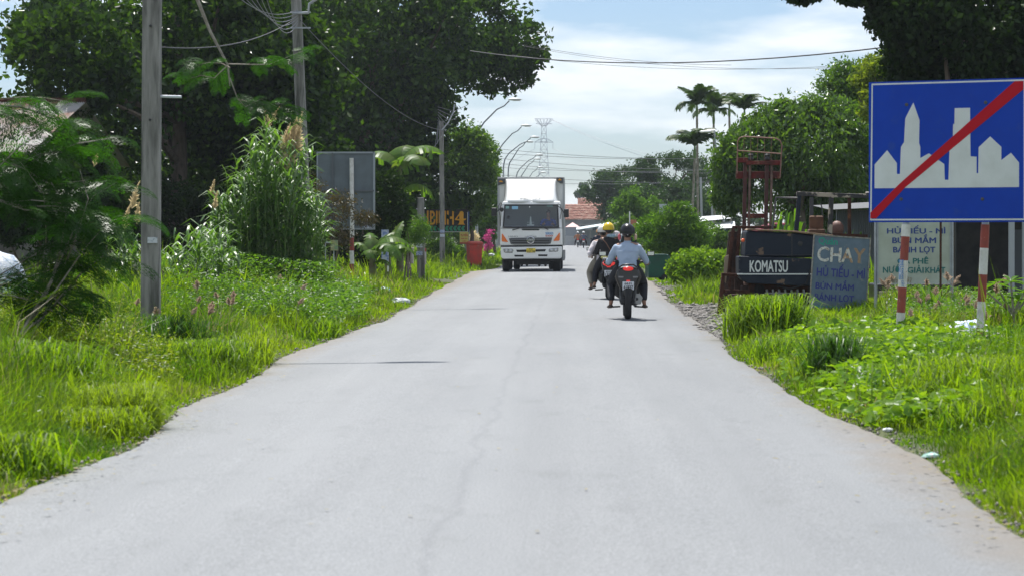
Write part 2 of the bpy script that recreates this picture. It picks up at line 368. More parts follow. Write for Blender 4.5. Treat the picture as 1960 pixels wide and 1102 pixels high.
def leaves(c, size, droop=.3, asp=.42, out=None, fold=.25):
    """diamond leaves folded along the rib: c (N,3), size (N)"""
    N = len(c); d = rng.normal(size=(N, 3))
    if out is not None: d = d * .8 + out
    d[:, 2] -= droop; d /= np.linalg.norm(d, axis=1)[:, None] + 1e-9
    r = rng.normal(size=(N, 3)); r[:, 2] *= .5; s = np.cross(d, r); s /= np.linalg.norm(s, axis=1)[:, None] + 1e-9
    n = np.cross(s, d); sz = size[:, None]
    b = c - d * sz * .5; t = c + d * sz * .5; m = c + n * sz * fold * .3
    l = m - s * sz * asp * .5 - d * sz * .05; rr = m + s * sz * asp * .5 - d * sz * .05
    V = np.stack([b, l, t, rr], 1).reshape(-1, 3); i = np.arange(N)[:, None] * 4
    return V, [np.concatenate([i + np.array([0, 2, 1]), i + np.array([0, 3, 2])])], 4
def in_blobs(blobs, N, shell=.55):
    """points in ellipsoid clumps, mostly towards the outside; blobs = (x,y,z,rx,ry,rz)"""
    B = np.array(blobs, float); wgt = (B[:, 3] * B[:, 4] * B[:, 5]) ** (2 / 3.); k = rng.choice(len(B), N, p=wgt / wgt.sum())
    d = rng.normal(size=(N, 3)); d /= np.linalg.norm(d, axis=1)[:, None]
    r = rng.uniform(shell ** 3, 1, N) ** (1 / 3.) * np.minimum(rng.lognormal(-.04, .18, N), 1.22)
    return B[k, :3] + d * B[k, 3:] * r[:, None], d
def grow(cx, cy, cz, rx, ry, rz, n, rs=(.22, .42), flat=.75, shell=.6, seed=None):
    """fill an ellipsoid envelope with many small clumps"""
    out = []
    for i in range(n):
        d = np.array([random.gauss(0, 1) for _ in range(3)]); d /= np.linalg.norm(d)
        t = random.uniform(shell ** 3, 1) ** (1 / 3.); s = random.uniform(*rs); m = min(rx, ry, rz) * s
        m = max(m, .25)
        out.append((cx + d[0] * (rx - m) * t, cy + d[1] * (ry - m) * t, cz + d[2] * (rz - m * flat) * t, m * random.uniform(.9, 1.4), m * random.uniform(.9, 1.4), m * flat))
    return out
def crown(root, blobs, N, size, m, droop=.35, asp=.42, shell=.5, envs=None, fill=.4, name='crown'):
    if envs:
        n1 = int(N * fill); c1, d1 = in_blobs(envs, int(n1 * 1.6), .35)
        keep = (np.sin(c1[:, 0] * 2.1 + 1.7 * np.sin(c1[:, 2] * 1.9 + c1[:, 1])) + np.sin(c1[:, 2] * 3.1 + c1[:, 0] * 1.3) + .8 * np.sin(c1[:, 1] * 1.7 + c1[:, 2] * 2.3)) > -.55 + .5 * rng.normal(size=len(c1)) * .5
        c1, d1 = c1[keep], d1[keep]; c2, d2 = in_blobs(blobs, max(10, N - len(c1)), shell); c = np.concatenate([c1, c2]); d = np.concatenate([d1, d2]); N = len(c)
    else: c, d = in_blobs(blobs, N, shell)
    sz = rng.uniform(.7, 1.25, N) * size
    V, Fc, per = leaves(c, sz, droop, asp, d * .5)
    off = np.array(root.location) if root else 0
    o = link(name, np_mesh(name, V - off, Fc, m, tint=tint_of(N, per)), root)
    if root is None: pass
    return o
def limb_tree(root, base, top, r, blobs, m, nb=7, name='trunk'):
    b = MB(); base = Vector(base); top = Vector(top); mid = base.lerp(top, .5) + Vector((random.uniform(-.2, .2), 0, 0))
    b.tube([base, base.lerp(mid, .15), mid, top], [r * 1.35, r, r * .8, r * .5], 9); b.build(name, m, root, True)
    for k in range(min(nb, len(blobs))):
        q = blobs[(k * 7) % len(blobs)]; t = random.uniform(.35, 1); s = base.lerp(top, t) if t > .5 else base.lerp(mid, t * 2); e = Vector(q[:3])
        mm = s.lerp(e, .5) + Vector((random.uniform(-.3, .3), random.uniform(-.3, .3), random.uniform(-.1, .4)))
        MB().tube([s, s.lerp(mm, .5) + Vector((0, 0, .1)), mm, e], [r * .42, r * .33, r * .22, r * .07], 6).build('limb', m, root, True)
def tree(name, label, cat, px, Y, blobs_px, N, size, m, trunk=None, bark=None, group=None, per=16, ry=None, rs=(.2, .4), droop=.35, asp=.42, nb=8, r=.22, shell=.5, flat=.75, fill=.4):
    """blobs_px: envelopes given as (px, py, half-width px, half-height px, dY)"""
    X = GX(px, Y); root = empty(name, (X, Y, 0), label=label, cat=cat, group=group)
    B = []; EV = []
    for (bx, by, hw, hh, dy) in blobs_px:
        c = P(bx, by, Y + dy); k = K(Y + dy); rx = hw / k; rz = hh / k; yy = ry or max(min(rx, rz * 1.6), 1.0); EV.append((c.x, c.y, c.z, rx * .95, yy * .95, rz * .95))
        B += grow(c.x, c.y, c.z, rx, yy, rz, per, rs, flat)
    crown(root, B, N, size, m, droop, asp, shell, EV, fill)
    t = trunk or (px, blobs_px[0][1])
    limb_tree(root, (X, Y, -.05), P(t[0], t[1], Y), r, B, bark or M_bark, nb)
    return root
# ------------------------------------------------------------------ trees on the left
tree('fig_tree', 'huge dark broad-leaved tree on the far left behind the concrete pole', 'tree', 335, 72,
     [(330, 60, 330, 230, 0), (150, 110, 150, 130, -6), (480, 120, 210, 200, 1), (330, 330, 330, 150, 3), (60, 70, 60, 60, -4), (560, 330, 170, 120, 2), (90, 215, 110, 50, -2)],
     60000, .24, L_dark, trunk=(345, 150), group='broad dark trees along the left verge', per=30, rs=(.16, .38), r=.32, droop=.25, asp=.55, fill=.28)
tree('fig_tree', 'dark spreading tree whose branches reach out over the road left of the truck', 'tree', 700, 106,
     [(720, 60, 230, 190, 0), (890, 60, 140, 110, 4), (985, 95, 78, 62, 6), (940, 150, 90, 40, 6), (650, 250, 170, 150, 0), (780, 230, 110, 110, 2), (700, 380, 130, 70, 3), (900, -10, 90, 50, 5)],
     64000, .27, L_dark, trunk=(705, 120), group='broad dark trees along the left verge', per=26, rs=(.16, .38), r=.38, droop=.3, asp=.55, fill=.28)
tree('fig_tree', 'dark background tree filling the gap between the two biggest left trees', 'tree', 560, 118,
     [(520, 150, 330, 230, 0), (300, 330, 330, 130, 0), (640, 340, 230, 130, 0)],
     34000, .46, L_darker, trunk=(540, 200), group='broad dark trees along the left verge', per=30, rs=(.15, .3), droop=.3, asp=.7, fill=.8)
tree('roadside_tree', 'round glossy green tree between the leaning pole and the truck', 'tree', 897, 120,
     [(868, 330, 72, 100, 0), (900, 290, 50, 60, 0), (925, 360, 36, 60, 0), (880, 400, 60, 40, 0), (935, 300, 25, 35, 2)],
     26000, .2, L_mid, trunk=(897, 400), per=26, r=.13, rs=(.18, .36), nb=6)
tree('roadside_tree', 'small green tree half hidden behind the left side of the truck', 'tree', 948, 150,
     [(940, 350, 26, 60, 0), (930, 410, 24, 35, 0), (955, 400, 20, 40, 0)], 8000, .2, L_light, trunk=(948, 400), per=12, r=.1)
# dark undergrowth below the big trees
def bush(label, px, Y, env, N, size, m, name='shrub', cat='shrub', group=None, per=24, **kw):
    root = empty(name, (GX(px, Y), Y, 0), label=label, cat=cat, group=group); B = []; EV = []
    for (bx, by, hw, hh, dy) in env:
        c = P(bx, by, Y + dy); k = K(Y + dy); yy = max(.35, min(hw / k, 1.2 * hh / k)); EV.append((c.x, c.y, c.z, hw / k * .9, yy, hh / k * .9)); B += grow(c.x, c.y, c.z, hw / k, yy, hh / k, per, (.14, .32))
    crown(root, B, N, size, m, envs=EV, fill=.5, **kw)
    for k in range(4):
        q = B[k * 3 % len(B)]; MB().tube([(root.location.x + random.uniform(-.2, .2), Y, -.05), (q[0] * .6 + root.location.x * .4, q[1], q[2] * .5), q[:3]], [.03, .02, .008], 5).build('stem', M_bark, root, True)
    return root
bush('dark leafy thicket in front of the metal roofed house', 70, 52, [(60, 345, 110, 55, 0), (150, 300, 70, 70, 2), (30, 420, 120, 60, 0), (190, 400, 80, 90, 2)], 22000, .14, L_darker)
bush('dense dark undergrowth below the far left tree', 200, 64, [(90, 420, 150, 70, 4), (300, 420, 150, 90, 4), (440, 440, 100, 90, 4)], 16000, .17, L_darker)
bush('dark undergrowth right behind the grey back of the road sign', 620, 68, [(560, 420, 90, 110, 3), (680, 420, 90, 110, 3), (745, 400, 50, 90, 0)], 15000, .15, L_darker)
bush('brownish leafy shrub growing over the left half of the grey sign back', 628, 56, [(640, 400, 55, 42, 0), (600, 400, 30, 80, 0), (700, 420, 26, 22, -.3), (650, 455, 40, 30, 0)], 3600, .085, L_redleaf, droop=.8, asp=.3)
bush('feathery light green shrub below the black billboard', 850, 112, [(850, 470, 22, 22, 0), (872, 485, 24, 18, 0), (825, 478, 20, 22, 0)], 5000, .12, L_light)
bush('weedy thicket with pale leaves left of the white marker stones', 785, 66, [(770, 430, 25, 40, 3), (800, 445, 30, 35, 4), (765, 470, 30, 25, 2)], 4500, .11, L_light, asp=.2)
bush('mid green hedge closing the gap behind the billboard and the red bin', 850, 150, [(800, 440, 60, 34, 0), (880, 445, 60, 30, 0), (930, 448, 26, 26, 0), (720, 440, 60, 40, 0)], 14000, .2, L_mid, name='hedge', cat='hedge')
# pink bougainvillea
b = bush('bright pink flowering bougainvillea beside the small trunk left of the truck', 932, 135, [(934, 455, 7, 10, 0), (938, 470, 7, 9, 0), (930, 475, 5, 8, 0), (937, 444, 4, 5, 0)], 700, .12, L_pink, name='bougainvillea', cat='flowering shrub', per=8)
b = bush('pale pink flowering shrub behind the red bin', 908, 132, [(908, 455, 12, 14, 0)], 700, .1, L_plume, name='flowering_shrub', cat='flowering shrub', per=8)

# ------------------------------------------------------------------ trees on the right
tree('shade_tree', 'huge almost black tree towering above the blue sign', 'tree', 1850, 50,
     [(1850, 40, 170, 150, 0), (1960, 160, 150, 200, 1), (1730, 30, 75, 55, -1), (1800, 210, 120, 110, 2), (1655, -8, 60, 18, -1), (1745, 120, 60, 60, 0), (2080, 60, 150, 200, 0), (1900, 330, 160, 120, 3), (1540, -12, 40, 14, 0)],
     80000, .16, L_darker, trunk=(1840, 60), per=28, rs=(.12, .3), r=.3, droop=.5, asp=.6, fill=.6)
tree('roadside_tree', 'tall grey-green glossy tree at upper right behind the yellow-green one', 'tree', 1625, 80,
     [(1625, 165, 62, 55, 0), (1600, 180, 50, 40, 0), (1660, 190, 50, 60, 0), (1640, 260, 60, 60, 0)], 16000, .15, L_mid, trunk=(1630, 200), per=16)
tree('young_tree', 'bright yellow-green tree at the upper left corner of the blue sign', 'tree', 1672, 66,
     [(1672, 130, 36, 34, 0), (1655, 150, 26, 24, 0), (1690, 150, 20, 40, 0), (1668, 200, 30, 40, 0)], 6000, .15, L_yel, trunk=(1676, 150), per=10, r=.08)
tree('mango_tree', 'wide rounded green tree behind the two old forklifts', 'tree', 1530, 74,
     [(1540, 290, 140, 105, 0), (1440, 320, 85, 85, 0), (1600, 380, 90, 90, 2), (1600, 240, 70, 60, 0), (1400, 370, 45, 55, 0), (1570, 360, 120, 90, 1), (1480, 245, 75, 48, 0), (1415, 300, 60, 65, 0), (1565, 225, 60, 45, 0), (1650, 330, 60, 110, 1), (1500, 205, 14, 10, 0)],
     66000, .17, L_mid, trunk=(1530, 330), fill=.5, per=34, rs=(.16, .32), r=.2, droop=.9, asp=.38)
tree('acacia_tree', 'dark feathery wide tree behind the palms', 'tree', 1290, 190,
     [(1300, 310, 60, 24, 0), (1240, 325, 44, 28, 0), (1340, 340, 45, 28, 3), (1290, 350, 55, 22, 0), (1215, 350, 38, 26, 0), (1330, 380, 50, 24, 0), (1240, 385, 38, 20, 0), (1300, 405, 70, 20, 0)],
     22000, .22, L_far, trunk=(1290, 350), per=14, rs=(.25, .45), r=.3, nb=12)
tree('acacia_tree', 'dark irregular tree right above the tiled roof', 'tree', 1165, 240,
     [(1160, 345, 34, 24, 0), (1145, 375, 30, 22, 0), (1185, 375, 30, 34, 0), (1165, 405, 26, 26, 0), (1120, 368, 14, 14, 0), (1190, 330, 22, 14, 0)],
     14000, .28, L_far, trunk=(1170, 400), per=12, rs=(.28, .5), r=.25)
tree('roadside_tree', 'green tree left of the palms leaning over the bushes', 'tree', 1215, 150,
     [(1215, 385, 34, 30, 0), (1190, 400, 24, 24, 0), (1250, 400, 40, 26, 0), (1220, 420, 40, 24, 0)], 11000, .18, L_light, trunk=(1215, 420), per=12, r=.12)
tree('distant_tree', 'hazy round tree far behind the tiled roof', 'tree', 1117, 520,
     [(1117, 362, 11, 13, 0), (1108, 372, 9, 8, 0)], 2500, .7, L_far, trunk=(1117, 375), per=8, r=.3, nb=4)
tree('roadside_tree', 'dense dark green tree filling the gap under the feathery wide crown', 'tree', 1270, 172,
     [(1270, 380, 75, 40, 0), (1330, 400, 60, 50, 0), (1200, 400, 40, 30, 0), (1380, 410, 50, 45, 4)], 26000, .24, L_far, trunk=(1270, 400), per=16, rs=(.2, .4), fill=.5)
def treeline(label, p0, p1, Y, top, n, N, size, m):
    B = []
    for i in range(n):
        px = p0 + (p1 - p0) * (i + .5) / n + random.uniform(-3, 3); hh = (HY - top) / 2 * random.uniform(.75, 1.1)
        k = K(Y); B += grow(GX(px, Y), Y + random.uniform(-6, 6), hh / k + .6, (p1 - p0) / n / k * .8, 4, hh / k, 5, (.3, .5))
    o = crown(None, B, N, size, m, name='far_woodland'); tag(o, label=label, cat='woodland', kind='stuff')
treeline('low hazy line of woodland on the horizon behind the tiled roof', 1080, 1200, 560, 395, 8, 5000, .8, L_far)
treeline('dark woodland closing the view behind the right verge trees', 1180, 1960, 260, 385, 22, 12000, .55, L_far)
treeline('dark woodland closing the view behind the left verge trees', -700, 960, 200, 330, 40, 18000, .55, L_darker)
bush('bright green feathery bush with upright shoots behind the green bin', 1290, 84, [(1290, 425, 55, 36, 0), (1245, 440, 38, 34, 1), (1320, 450, 50, 36, 0), (1270, 470, 50, 26, 0), (1300, 400, 28, 16, 0)], 15000, .17, L_light, asp=.24, per=18, droop=.1)
bush('darker green bush right beside the palm trunks', 1340, 92, [(1350, 455, 45, 34, 0), (1385, 470, 36, 28, 0)], 9000, .11, L_mid)
bush('green bush left of the white van beside the road', 1170, 128, [(1175, 440, 24, 22, 3), (1200, 432, 22, 24, 0), (1160, 462, 16, 16, 3)], 9000, .13, L_mid)
bush('sunlit creeping bush between green bin and rusty mast', 1335, 68, [(1340, 510, 60, 38, 0), (1385, 512, 34, 38, 0), (1300, 515, 30, 30, 1)], 13000, .11, L_vine, asp=.6)
# light green canna-like shoots behind the forklifts
def shoots(label, px0, px1, top, Y, n, m=L_light, base_py=470):
    root = empty('leafy_shoots', (GX((px0 + px1) / 2, Y), Y, 0), label=label, cat='plant'); 
    for i in range(n):
        px = random.uniform(px0, px1); h = GZ(random.uniform(top, top + 50), Y); B = np.array([[GX(px, Y), Y + random.uniform(-.4, .4), h * .35]] * 5) + rng.normal(size=(5, 3)) * .06
        V, Fc, per = blades(B, np.full(5, h * .65) * rng.uniform(.6, 1, 5), np.full(5, .035), rng.uniform(.1, .35, 5), segs=3)
        link('leaf', np_mesh('leaf', V - np.array(root.location), Fc, m, tint=tint_of(5, per)), root)
shoots('bright sword-leaved shoots behind the thin black forklift frame', 1480, 1525, 385, 52, 14)
shoots('bright sword-leaved shoots behind the peeling cab frame', 1600, 1660, 420, 52, 12)

# ------------------------------------------------------------------ palms (fronds are parts)
def frond_mesh(name, L=2.0, nl=26, leaf=.55, arch=.9, m=L_palm, w=.06):
    V = []; Fq = []; tn = []
    pts = []
    for i in range(nl + 1):
        t = i / nl; a = .95 - arch * 2.1 * t; 
        if i == 0: p = Vector((0, 0, 0))
        else: p = pts[-1] + Vector((math.cos(a), 0, math.sin(a))) * L / nl
        pts.append(p)
    mb = MB(); mb.tube(pts[::3] + [pts[-1]], [.035 * (1 - i / 12) for i in range(len(pts[::3]) + 1)], 4)
    V = [tuple(v) for v in mb.v]; quads = [f for f in mb.f if len(f) == 4]; tris = []
    for i in range(3, nl):
        t = i / nl; l = leaf * (math.sin(math.pi * (.18 + .72 * t)) ** .7) * random.uniform(.85, 1.1); d = (pts[i] - pts[i - 1]).normalized()
        for s in (-1, 1):
            out = (Vector((0, s, 0)) * .85 + d * .65 + Vector((0, 0, random.uniform(-.35, .05)))).normalized(); b = len(V); wd = d * w
            mid = pts[i] + out * l * .5; tip = pts[i] + out * l + Vector((0, 0, -.3 * l))
            V += [tuple(pts[i] - wd), tuple(pts[i] + wd), tuple(mid - wd * 1.2), tuple(mid + wd * 1.2), tuple(tip)]
            quads.append((b, b + 1, b + 3, b + 2)); tris.append((b + 2, b + 3, b + 4))
    return np_mesh(name, V, [np.array(quads), np.array(tris)], m, tint=rng.uniform(0, 1, len(V)))
fr_meshes = [frond_mesh('frond', 2.0, 24, .62, a) for a in (.5, .68, .9)]
def palm(px, topy, Y, label, s=.72, nf=14):
    X = GX(px, Y); h = GZ(topy, Y); root = empty('areca_palm', (X, Y, 0), label=label, cat='palm tree', group='slender areca palms on the right')
    lean = random.uniform(-.25, .25)
    b = MB(); n = 22
    b.tube([(X + lean * (1 - i / n), Y, h * i / n - .05) for i in range(n + 1)], [.055 + .010 * (i % 2) for i in range(n + 1)], 8); b.build('trunk', M_palebark, root, True)
    MB().tube([(X, Y, h - .05), (X, Y, h + .2), (X, Y, h + .6)], [.065, .08, .04], 8).build('crown_shaft', mat('palm_shaft', (.12, .2, .05), .5), root, True)
    for i in range(nf):
        a = 2 * math.pi * (i * .382 + random.uniform(-.03, .03)); up = [-.1, .3, .7][i % 3]
        o = link('frond', fr_meshes[(i + nf) % 3], root, (0, 0, h + .55), (0, -up + random.uniform(-.15, .15), a)); o.scale = (s,) * 3
palm(1334, 222, 128, 'tallest leftmost palm of the cluster beside the antenna pole')
palm(1366, 236, 131, 'second palm from the left with dense drooping fronds', .7)
palm(1396, 222, 134, 'third slender palm standing clear against the sky', .62, 12)
palm(1425, 232, 126, 'rightmost palm leaning over the wide green tree', .68, 12)
palm(1330, 302, 120, 'shortest palm below the tallest one with a low crown', .78, 15)

# ------------------------------------------------------------------ banana plants
def banana_leaf(name, L, W, bend=1.0, tear=.25, seed=0):
    r = random.Random(seed); n = 16; V = []; q = []; mid = []
    p = Vector((0, 0, 0)); 
    for i in range(n + 1):
        t = i / n; a = 1.15 - bend * 2.0 * t; mid.append(p.copy()); p = p + Vector((math.cos(a), 0, math.sin(a))) * L / n
    for i in range(n):
        t0, t1 = i / n, (i + 1) / n
        for s in (-1, 1):
            sag = r.uniform(.2, .8) if r.random() < tear else .35
            b = len(V)
            for t, k, e in ((t0, i, .004), (t1, i + 1, -.012 if r.random() < tear else 0)):
                w = W * (math.sin(math.pi * min(1, (.06 + .94 * t))) ** .55) * r.uniform(.9, 1.05)
                m = mid[k]; V.append(tuple(m)); V.append(tuple(m + Vector((e, s * w * .55, -w * .12)))); V.append(tuple(m + Vector((e, s * w * (1 - sag * .35), -w * sag))))
            q += [(b, b + 1, b + 4, b + 3), (b + 1, b + 2, b + 5, b + 4)]
    mb = MB(); mb.tube(mid, [.02 * (1 - .8 * i / n) for i in range(n + 1)], 4); o = len(V)
    V += [tuple(v) for v in mb.v]; q += [tuple(o + j for j in f) for f in mb.f if len(f) == 4]
    return np_mesh(name, V, [np.array(q)], L_banana, tint=rng.uniform(0, 1, len(V)))
def banana(px, Y, h, label, spec):
    X = GX(px, Y); root = empty('banana_plant', (X, Y, 0), label=label, cat='banana plant', group='banana plants on the left verge')
    MB().tube([(X, Y, -.05), (X + .02, Y, h * .5), (X, Y, h)], [.12, .1, .06], 9).build('stem', mat('banana_stem', (.14, .17, .06), .6, c2=(.12, .08, .04), scale=8), root, True)
    for i, (az, L, W, bend, z) in enumerate(spec):
        link('leaf', banana_leaf('leaf', L, W, bend, .35, i + int(px)), root, (0, 0, z), (0, 0, R(az)))
banana(765, 74, 3.6, 'tall banana plant with torn leaves hanging in front of the dark tree', [(15, 1.7, .7, 1.0, 3.6), (-50, 1.6, .62, 1.15, 3.4), (5, 1.4, .62, 1.3, 2.6), (-25, 1.2, .6, 1.35, 1.9), (160, 1.62, .62, 1.1, 3.5), (75, 1.2, .56, .8, 3.7), (200, 1.2, .56, 1.35, 2.4), (30, 1.1, .56, 1.4, 1.5)])
banana(712, 62, 1.0, 'low banana plant with broad leaves beside the striped sign post', [(15, 1.3, .42, 1.15, 1.0), (-35, 1.15, .42, 1.25, .9), (40, 1.0, .24, .5, .9), (-90, .9, .22, 1.2, .8), (150, .9, .24, .9, .9), (-5, .8, .2, 1.5, .6), (100, .9, .22, .6, 1)])
banana(742, 66, .9, 'small banana plant with limp leaves at the road edge', [(0, 1.0, .36, 1.3, .9), (-120, .8, .2, 1.0, .9), (60, 1.2, .22, .3, .9), (200, 1.0, .2, 1.2, .8), (-40, .7, .2, 1.5, .8)])

# ------------------------------------------------------------------ feathery (bipinnate) branches, near left
def feather_mesh(seed=0, L=.5, np_=11, pl=.17):
    r = random.Random(seed); V = []; q = []; pts = []; p = Vector((0, 0, 0))
    for i in range(np_ * 2 + 1):
        t = i / (np_ * 2); a = .25 - 1.1 * t; pts.append(p.copy()); p = p + Vector((math.cos(a), 0, math.sin(a))) * L / (np_ * 2)
    mb = MB(); mb.tube(pts[::4], [.003] * len(pts[::4]), 3); V = [tuple(v) for v in mb.v]; q = [f for f in mb.f if len(f) == 4]
    for i in range(2, len(pts)):
        t = i / len(pts); l = pl * (math.sin(math.pi * (.2 + .72 * t)) ** .6); d = (pts[i] - pts[i - 1]).normalized()
        for s in (-1, 1):
            o = (Vector((0, s, 0)) + d * .55 + Vector((0, 0, -.25))).normalized(); nlf = 9; 
            for j in range(nlf):
                if r.random() < .12: continue
                c = pts[i] + Vector((r.uniform(-.006, .006), r.uniform(-.004, .004), r.uniform(-.012, .012))) + o * l * (j + r.uniform(.4, 1)) / nlf + Vector((0, 0, -.25 * l * (j / nlf) ** 2)); lw = .0085; ll = .019 * (1.1 - .5 * abs(j / nlf - .4))
                x = d * ll; b = len(V); y = o * lw
                V += [tuple(c - x - y * .3), tuple(c - y), tuple(c + x), tuple(c + y)]; q.append((b, b + 1, b + 2, b + 3))
    return np_mesh('frond', V, [np.array(q)], L_feather, tint=rng.uniform(0, 1, len(V)))
FM = [feather_mesh(i, .5, 9, .17) for i in range(4)]
def feather_branch(root, pts, r, n, spread=.5, s=1.0, tail=.25, bm=None):
    pts = [Vector(p) for p in pts]; MB().tube(pts, [r * (1 - .75 * i / (len(pts) - 1)) for i in range(len(pts))], 6).build('branch', bm or M_palebark, root, True)
    for i in range(n):
        t = tail + (1 - tail) * i / max(1, n - 1); f = t * (len(pts) - 1); k = min(int(f), len(pts) - 2); p = pts[k].lerp(pts[k + 1], f - k)
        d = (pts[k + 1] - pts[k]); base = math.atan2(d.y, d.x); a = base + (1 if i % 2 else -1) * random.uniform(.3, 1.3)
        o = link('frond', FM[i % 4], root, p - root.location, (random.uniform(-.5, .5), random.uniform(-.45, .35), a)); o.scale = (s * random.uniform(.8, 1.15),) * 3
sap = empty('flame_tree_sapling', (GX(-60, 24), 24, 0), label='dark feathery-leaved sapling at the left edge in front of the metal roofed house', cat='sapling')
Ys = 24
for pts, n in [([(-120, 500), (20, 350), (100, 300), (170, 275), (235, 265)], 12), ([(-120, 480), (0, 298), (60, 320), (120, 355), (190, 345)], 13), ([(-100, 520), (0, 378), (60, 395), (130, 395), (200, 405)], 13),
               ([(-120, 540), (0, 545), (60, 548), (120, 565), (160, 600)], 8), ([(-60, 560), (0, 555), (60, 535), (110, 520), (150, 500)], 9), ([(60, 640), (110, 560), (150, 480), (180, 430), (220, 420)], 11),
               ([(-100, 430), (0, 200), (60, 205), (90, 215), (150, 235)], 8), ([(60, 640), (120, 540), (140, 470), (150, 400), (120, 350)], 9), ([(60, 640), (130, 580), (180, 520), (220, 490), (250, 500)], 7)]:
    feather_branch(sap, [P(x - 22, y, Ys + random.uniform(-.6, .6)) for x, y in pts], .018, n, s=.95, tail=.25)
    for q in range(2):
        dx, dy = random.uniform(-30, 20), random.uniform(-45, 45)
        feather_branch(sap, [P(x - 22 + dx * i, y + dy * i / 2, Ys + random.uniform(-1.2, .6)) for i, (x, y) in enumerate(pts)], .010, int(n * .9), s=.95, tail=.25)
MB().tube([(sap.location.x, 24, -.05), P(-100, 560, 24), P(-120, 450, 24), P(-90, 300, 24), P(-100, 150, 24)], [.07, .06, .05, .04, .02], 8).build('trunk', M_palebark, sap, True)
MB().tube([P(75, 700, 24) , P(60, 640, 24), P(110, 560, 24.1)], [.02, .018, .012], 6).build('stem', M_palebark, sap, True)
br = empty('flame_tree', (GX(289.5, 36) , 36, 0), label='overhanging flame tree branch with light feathery leaves between the two concrete poles', cat='tree')
Yb = 37
feather_branch(br, [P(350, -260, Yb), P(352, -60, Yb), P(378, 0, Yb), P(402, 60, Yb), P(436, 125, Yb), P(440, 165, Yb)], .045, 0, bm=M_palebark)
for pts, n in [([(436, 123), (480, 124), (515, 124), (555, 108), (580, 98)], 11), ([(436, 125), (410, 150), (385, 145), (365, 150)], 8), ([(440, 150), (455, 190), (470, 205), (500, 190), (530, 205)], 12), ([(440, 130), (425, 122), (400, 120), (380, 125)], 6), ([(455, 190), (490, 200), (520, 220), (545, 235)], 7)]:
    feather_branch(br, [P(x, y, Yb + random.uniform(-.2, .2)) for x, y in pts], .012, n, s=1.0, tail=.2)
MB().tube([(br.location.x, 36, -.1), (br.location.x, 36, 3.5), (br.location.x + .02, 36, 5.2), P(330, -220, 36.6), P(350, -260, Yb)], [.10, .09, .085, .07, .05], 8).build('trunk', M_palebark, br, True)

# ------------------------------------------------------------------ reeds, grass, weeds
def reed_clump(label, px, Y, spec, plumes, n, name='reed_clump'):
    X = GX(px, Y); root = empty(name, (X, Y, 0), label=label, cat='reeds'); off = np.array(root.location)
    VS = []; F4 = []; F3 = []; b0 = 0; T = []
    stal = MB()
    for i in range(n):
        sx, top = spec(random.random()); x = GX(sx, Y); y = Y + random.uniform(-.9, .9); h = GZ(top, Y) * random.uniform(.6, 1); g = float(gh(x, y)); lx = random.uniform(-.25, .25)
        stal.tube([(x, y, g - .05), (x + lx * .4, y, h * .5), (x + lx, y, h)], [.006, .005, .003], 4, cap=False)
        nl = int(7 + h * 7); t = rng.uniform(.12, 1, nl); B = np.stack([x + lx * t, np.full(nl, y), h * t], -1)
        V, Fc, per = blades(B, rng.uniform(.12, .34, nl), rng.uniform(.012, .026, nl), rng.uniform(.2, .55, nl), segs=3)
        VS.append(V); F4 += [f + b0 for f in Fc[:2]]; F3.append(Fc[2] + b0); b0 += len(V); T.append(tint_of(nl, per))
    o = link('foliage', np_mesh('foliage', np.concatenate(VS) - off, [np.concatenate(F4), np.concatenate(F3)], L_reed, tint=np.concatenate(T)), root); o['kind'] = 'stuff'
    o = stal.build('stalk_mass', mat('reed_stalk', (.2, .26, .08), .6), root); o['kind'] = 'stuff'
    for (px_, py_, ln, lean) in plumes: plume(root, P(px_, py_, Y), ln, lean, L_plume, root)
def plume_mesh(ln, lean, m, n=150, w=.35):
    t = rng.uniform(0, 1, n); B = np.stack([lean * ln * t ** 1.5, 0 * t, ln * t], -1)
    a = rng.normal(size=(n, 3)) * .5; a[:, 2] = np.abs(a[:, 2]) + .9; a[:, 0] += lean; a /= np.linalg.norm(a, axis=1)[:, None]
    l = ln * w * (1.05 - t) [:, None] * rng.uniform(.6, 1.1, (n, 1)) + .02; s = np.cross(a, rng.normal(size=(n, 3))); s /= np.linalg.norm(s, axis=1)[:, None]
    tip = B + a * l; tip[:, 2] -= .25 * l[:, 0]; V = np.stack([B - s * .0035, B + s * .0035, B + a * l * .6 + s * .0035, tip], 1).reshape(-1, 3)
    i = np.arange(n)[:, None] * 4; return np_mesh('plume', V, [i + np.array([0, 1, 2, 3])], m, tint=tint_of(n, 4))
def plume(root, p, ln, lean, m, parent):
    l = Vector(p) - Vector(root.location); return link('plume', plume_mesh(ln, lean, m, 260), parent, l)
def spec1(u):
    x = 395 + 215 * u; k = np.interp(x, [395, 440, 480, 520, 560, 610], [440, 360, 250, 225, 260, 400]); return x, k
reed_clump('tall clump of reeds with pale plumes left of the second concrete pole', 510, 46, spec1,
           [(545, 330, .8, .25), (556, 325, .9, .1), (562, 300, .85, .2), (548, 300, .7, .3), (540, 290, .55, .3), (565, 300, .7, .2), (552, 275, .5, .35), (515, 245, .4, -.3), (405, 375, .3, .2), (520, 235, .3, .5)], 190)
reed_clump('smaller clump of reeds with long arching leaves right of the first concrete pole', 400, 42, lambda u: (330 + 120 * u, 440), [(240, 425, .3, .3), (410, 400, .3, .2)], 45)
reed_clump('reeds with straw-coloured plumes behind the first concrete pole', 255, 44, lambda u: (225 + 50 * u, 430), [(238, 440, .4, .2), (252, 400, .5, .3), (262, 430, .4, .1), (180, 320, .25, .3)], 14)

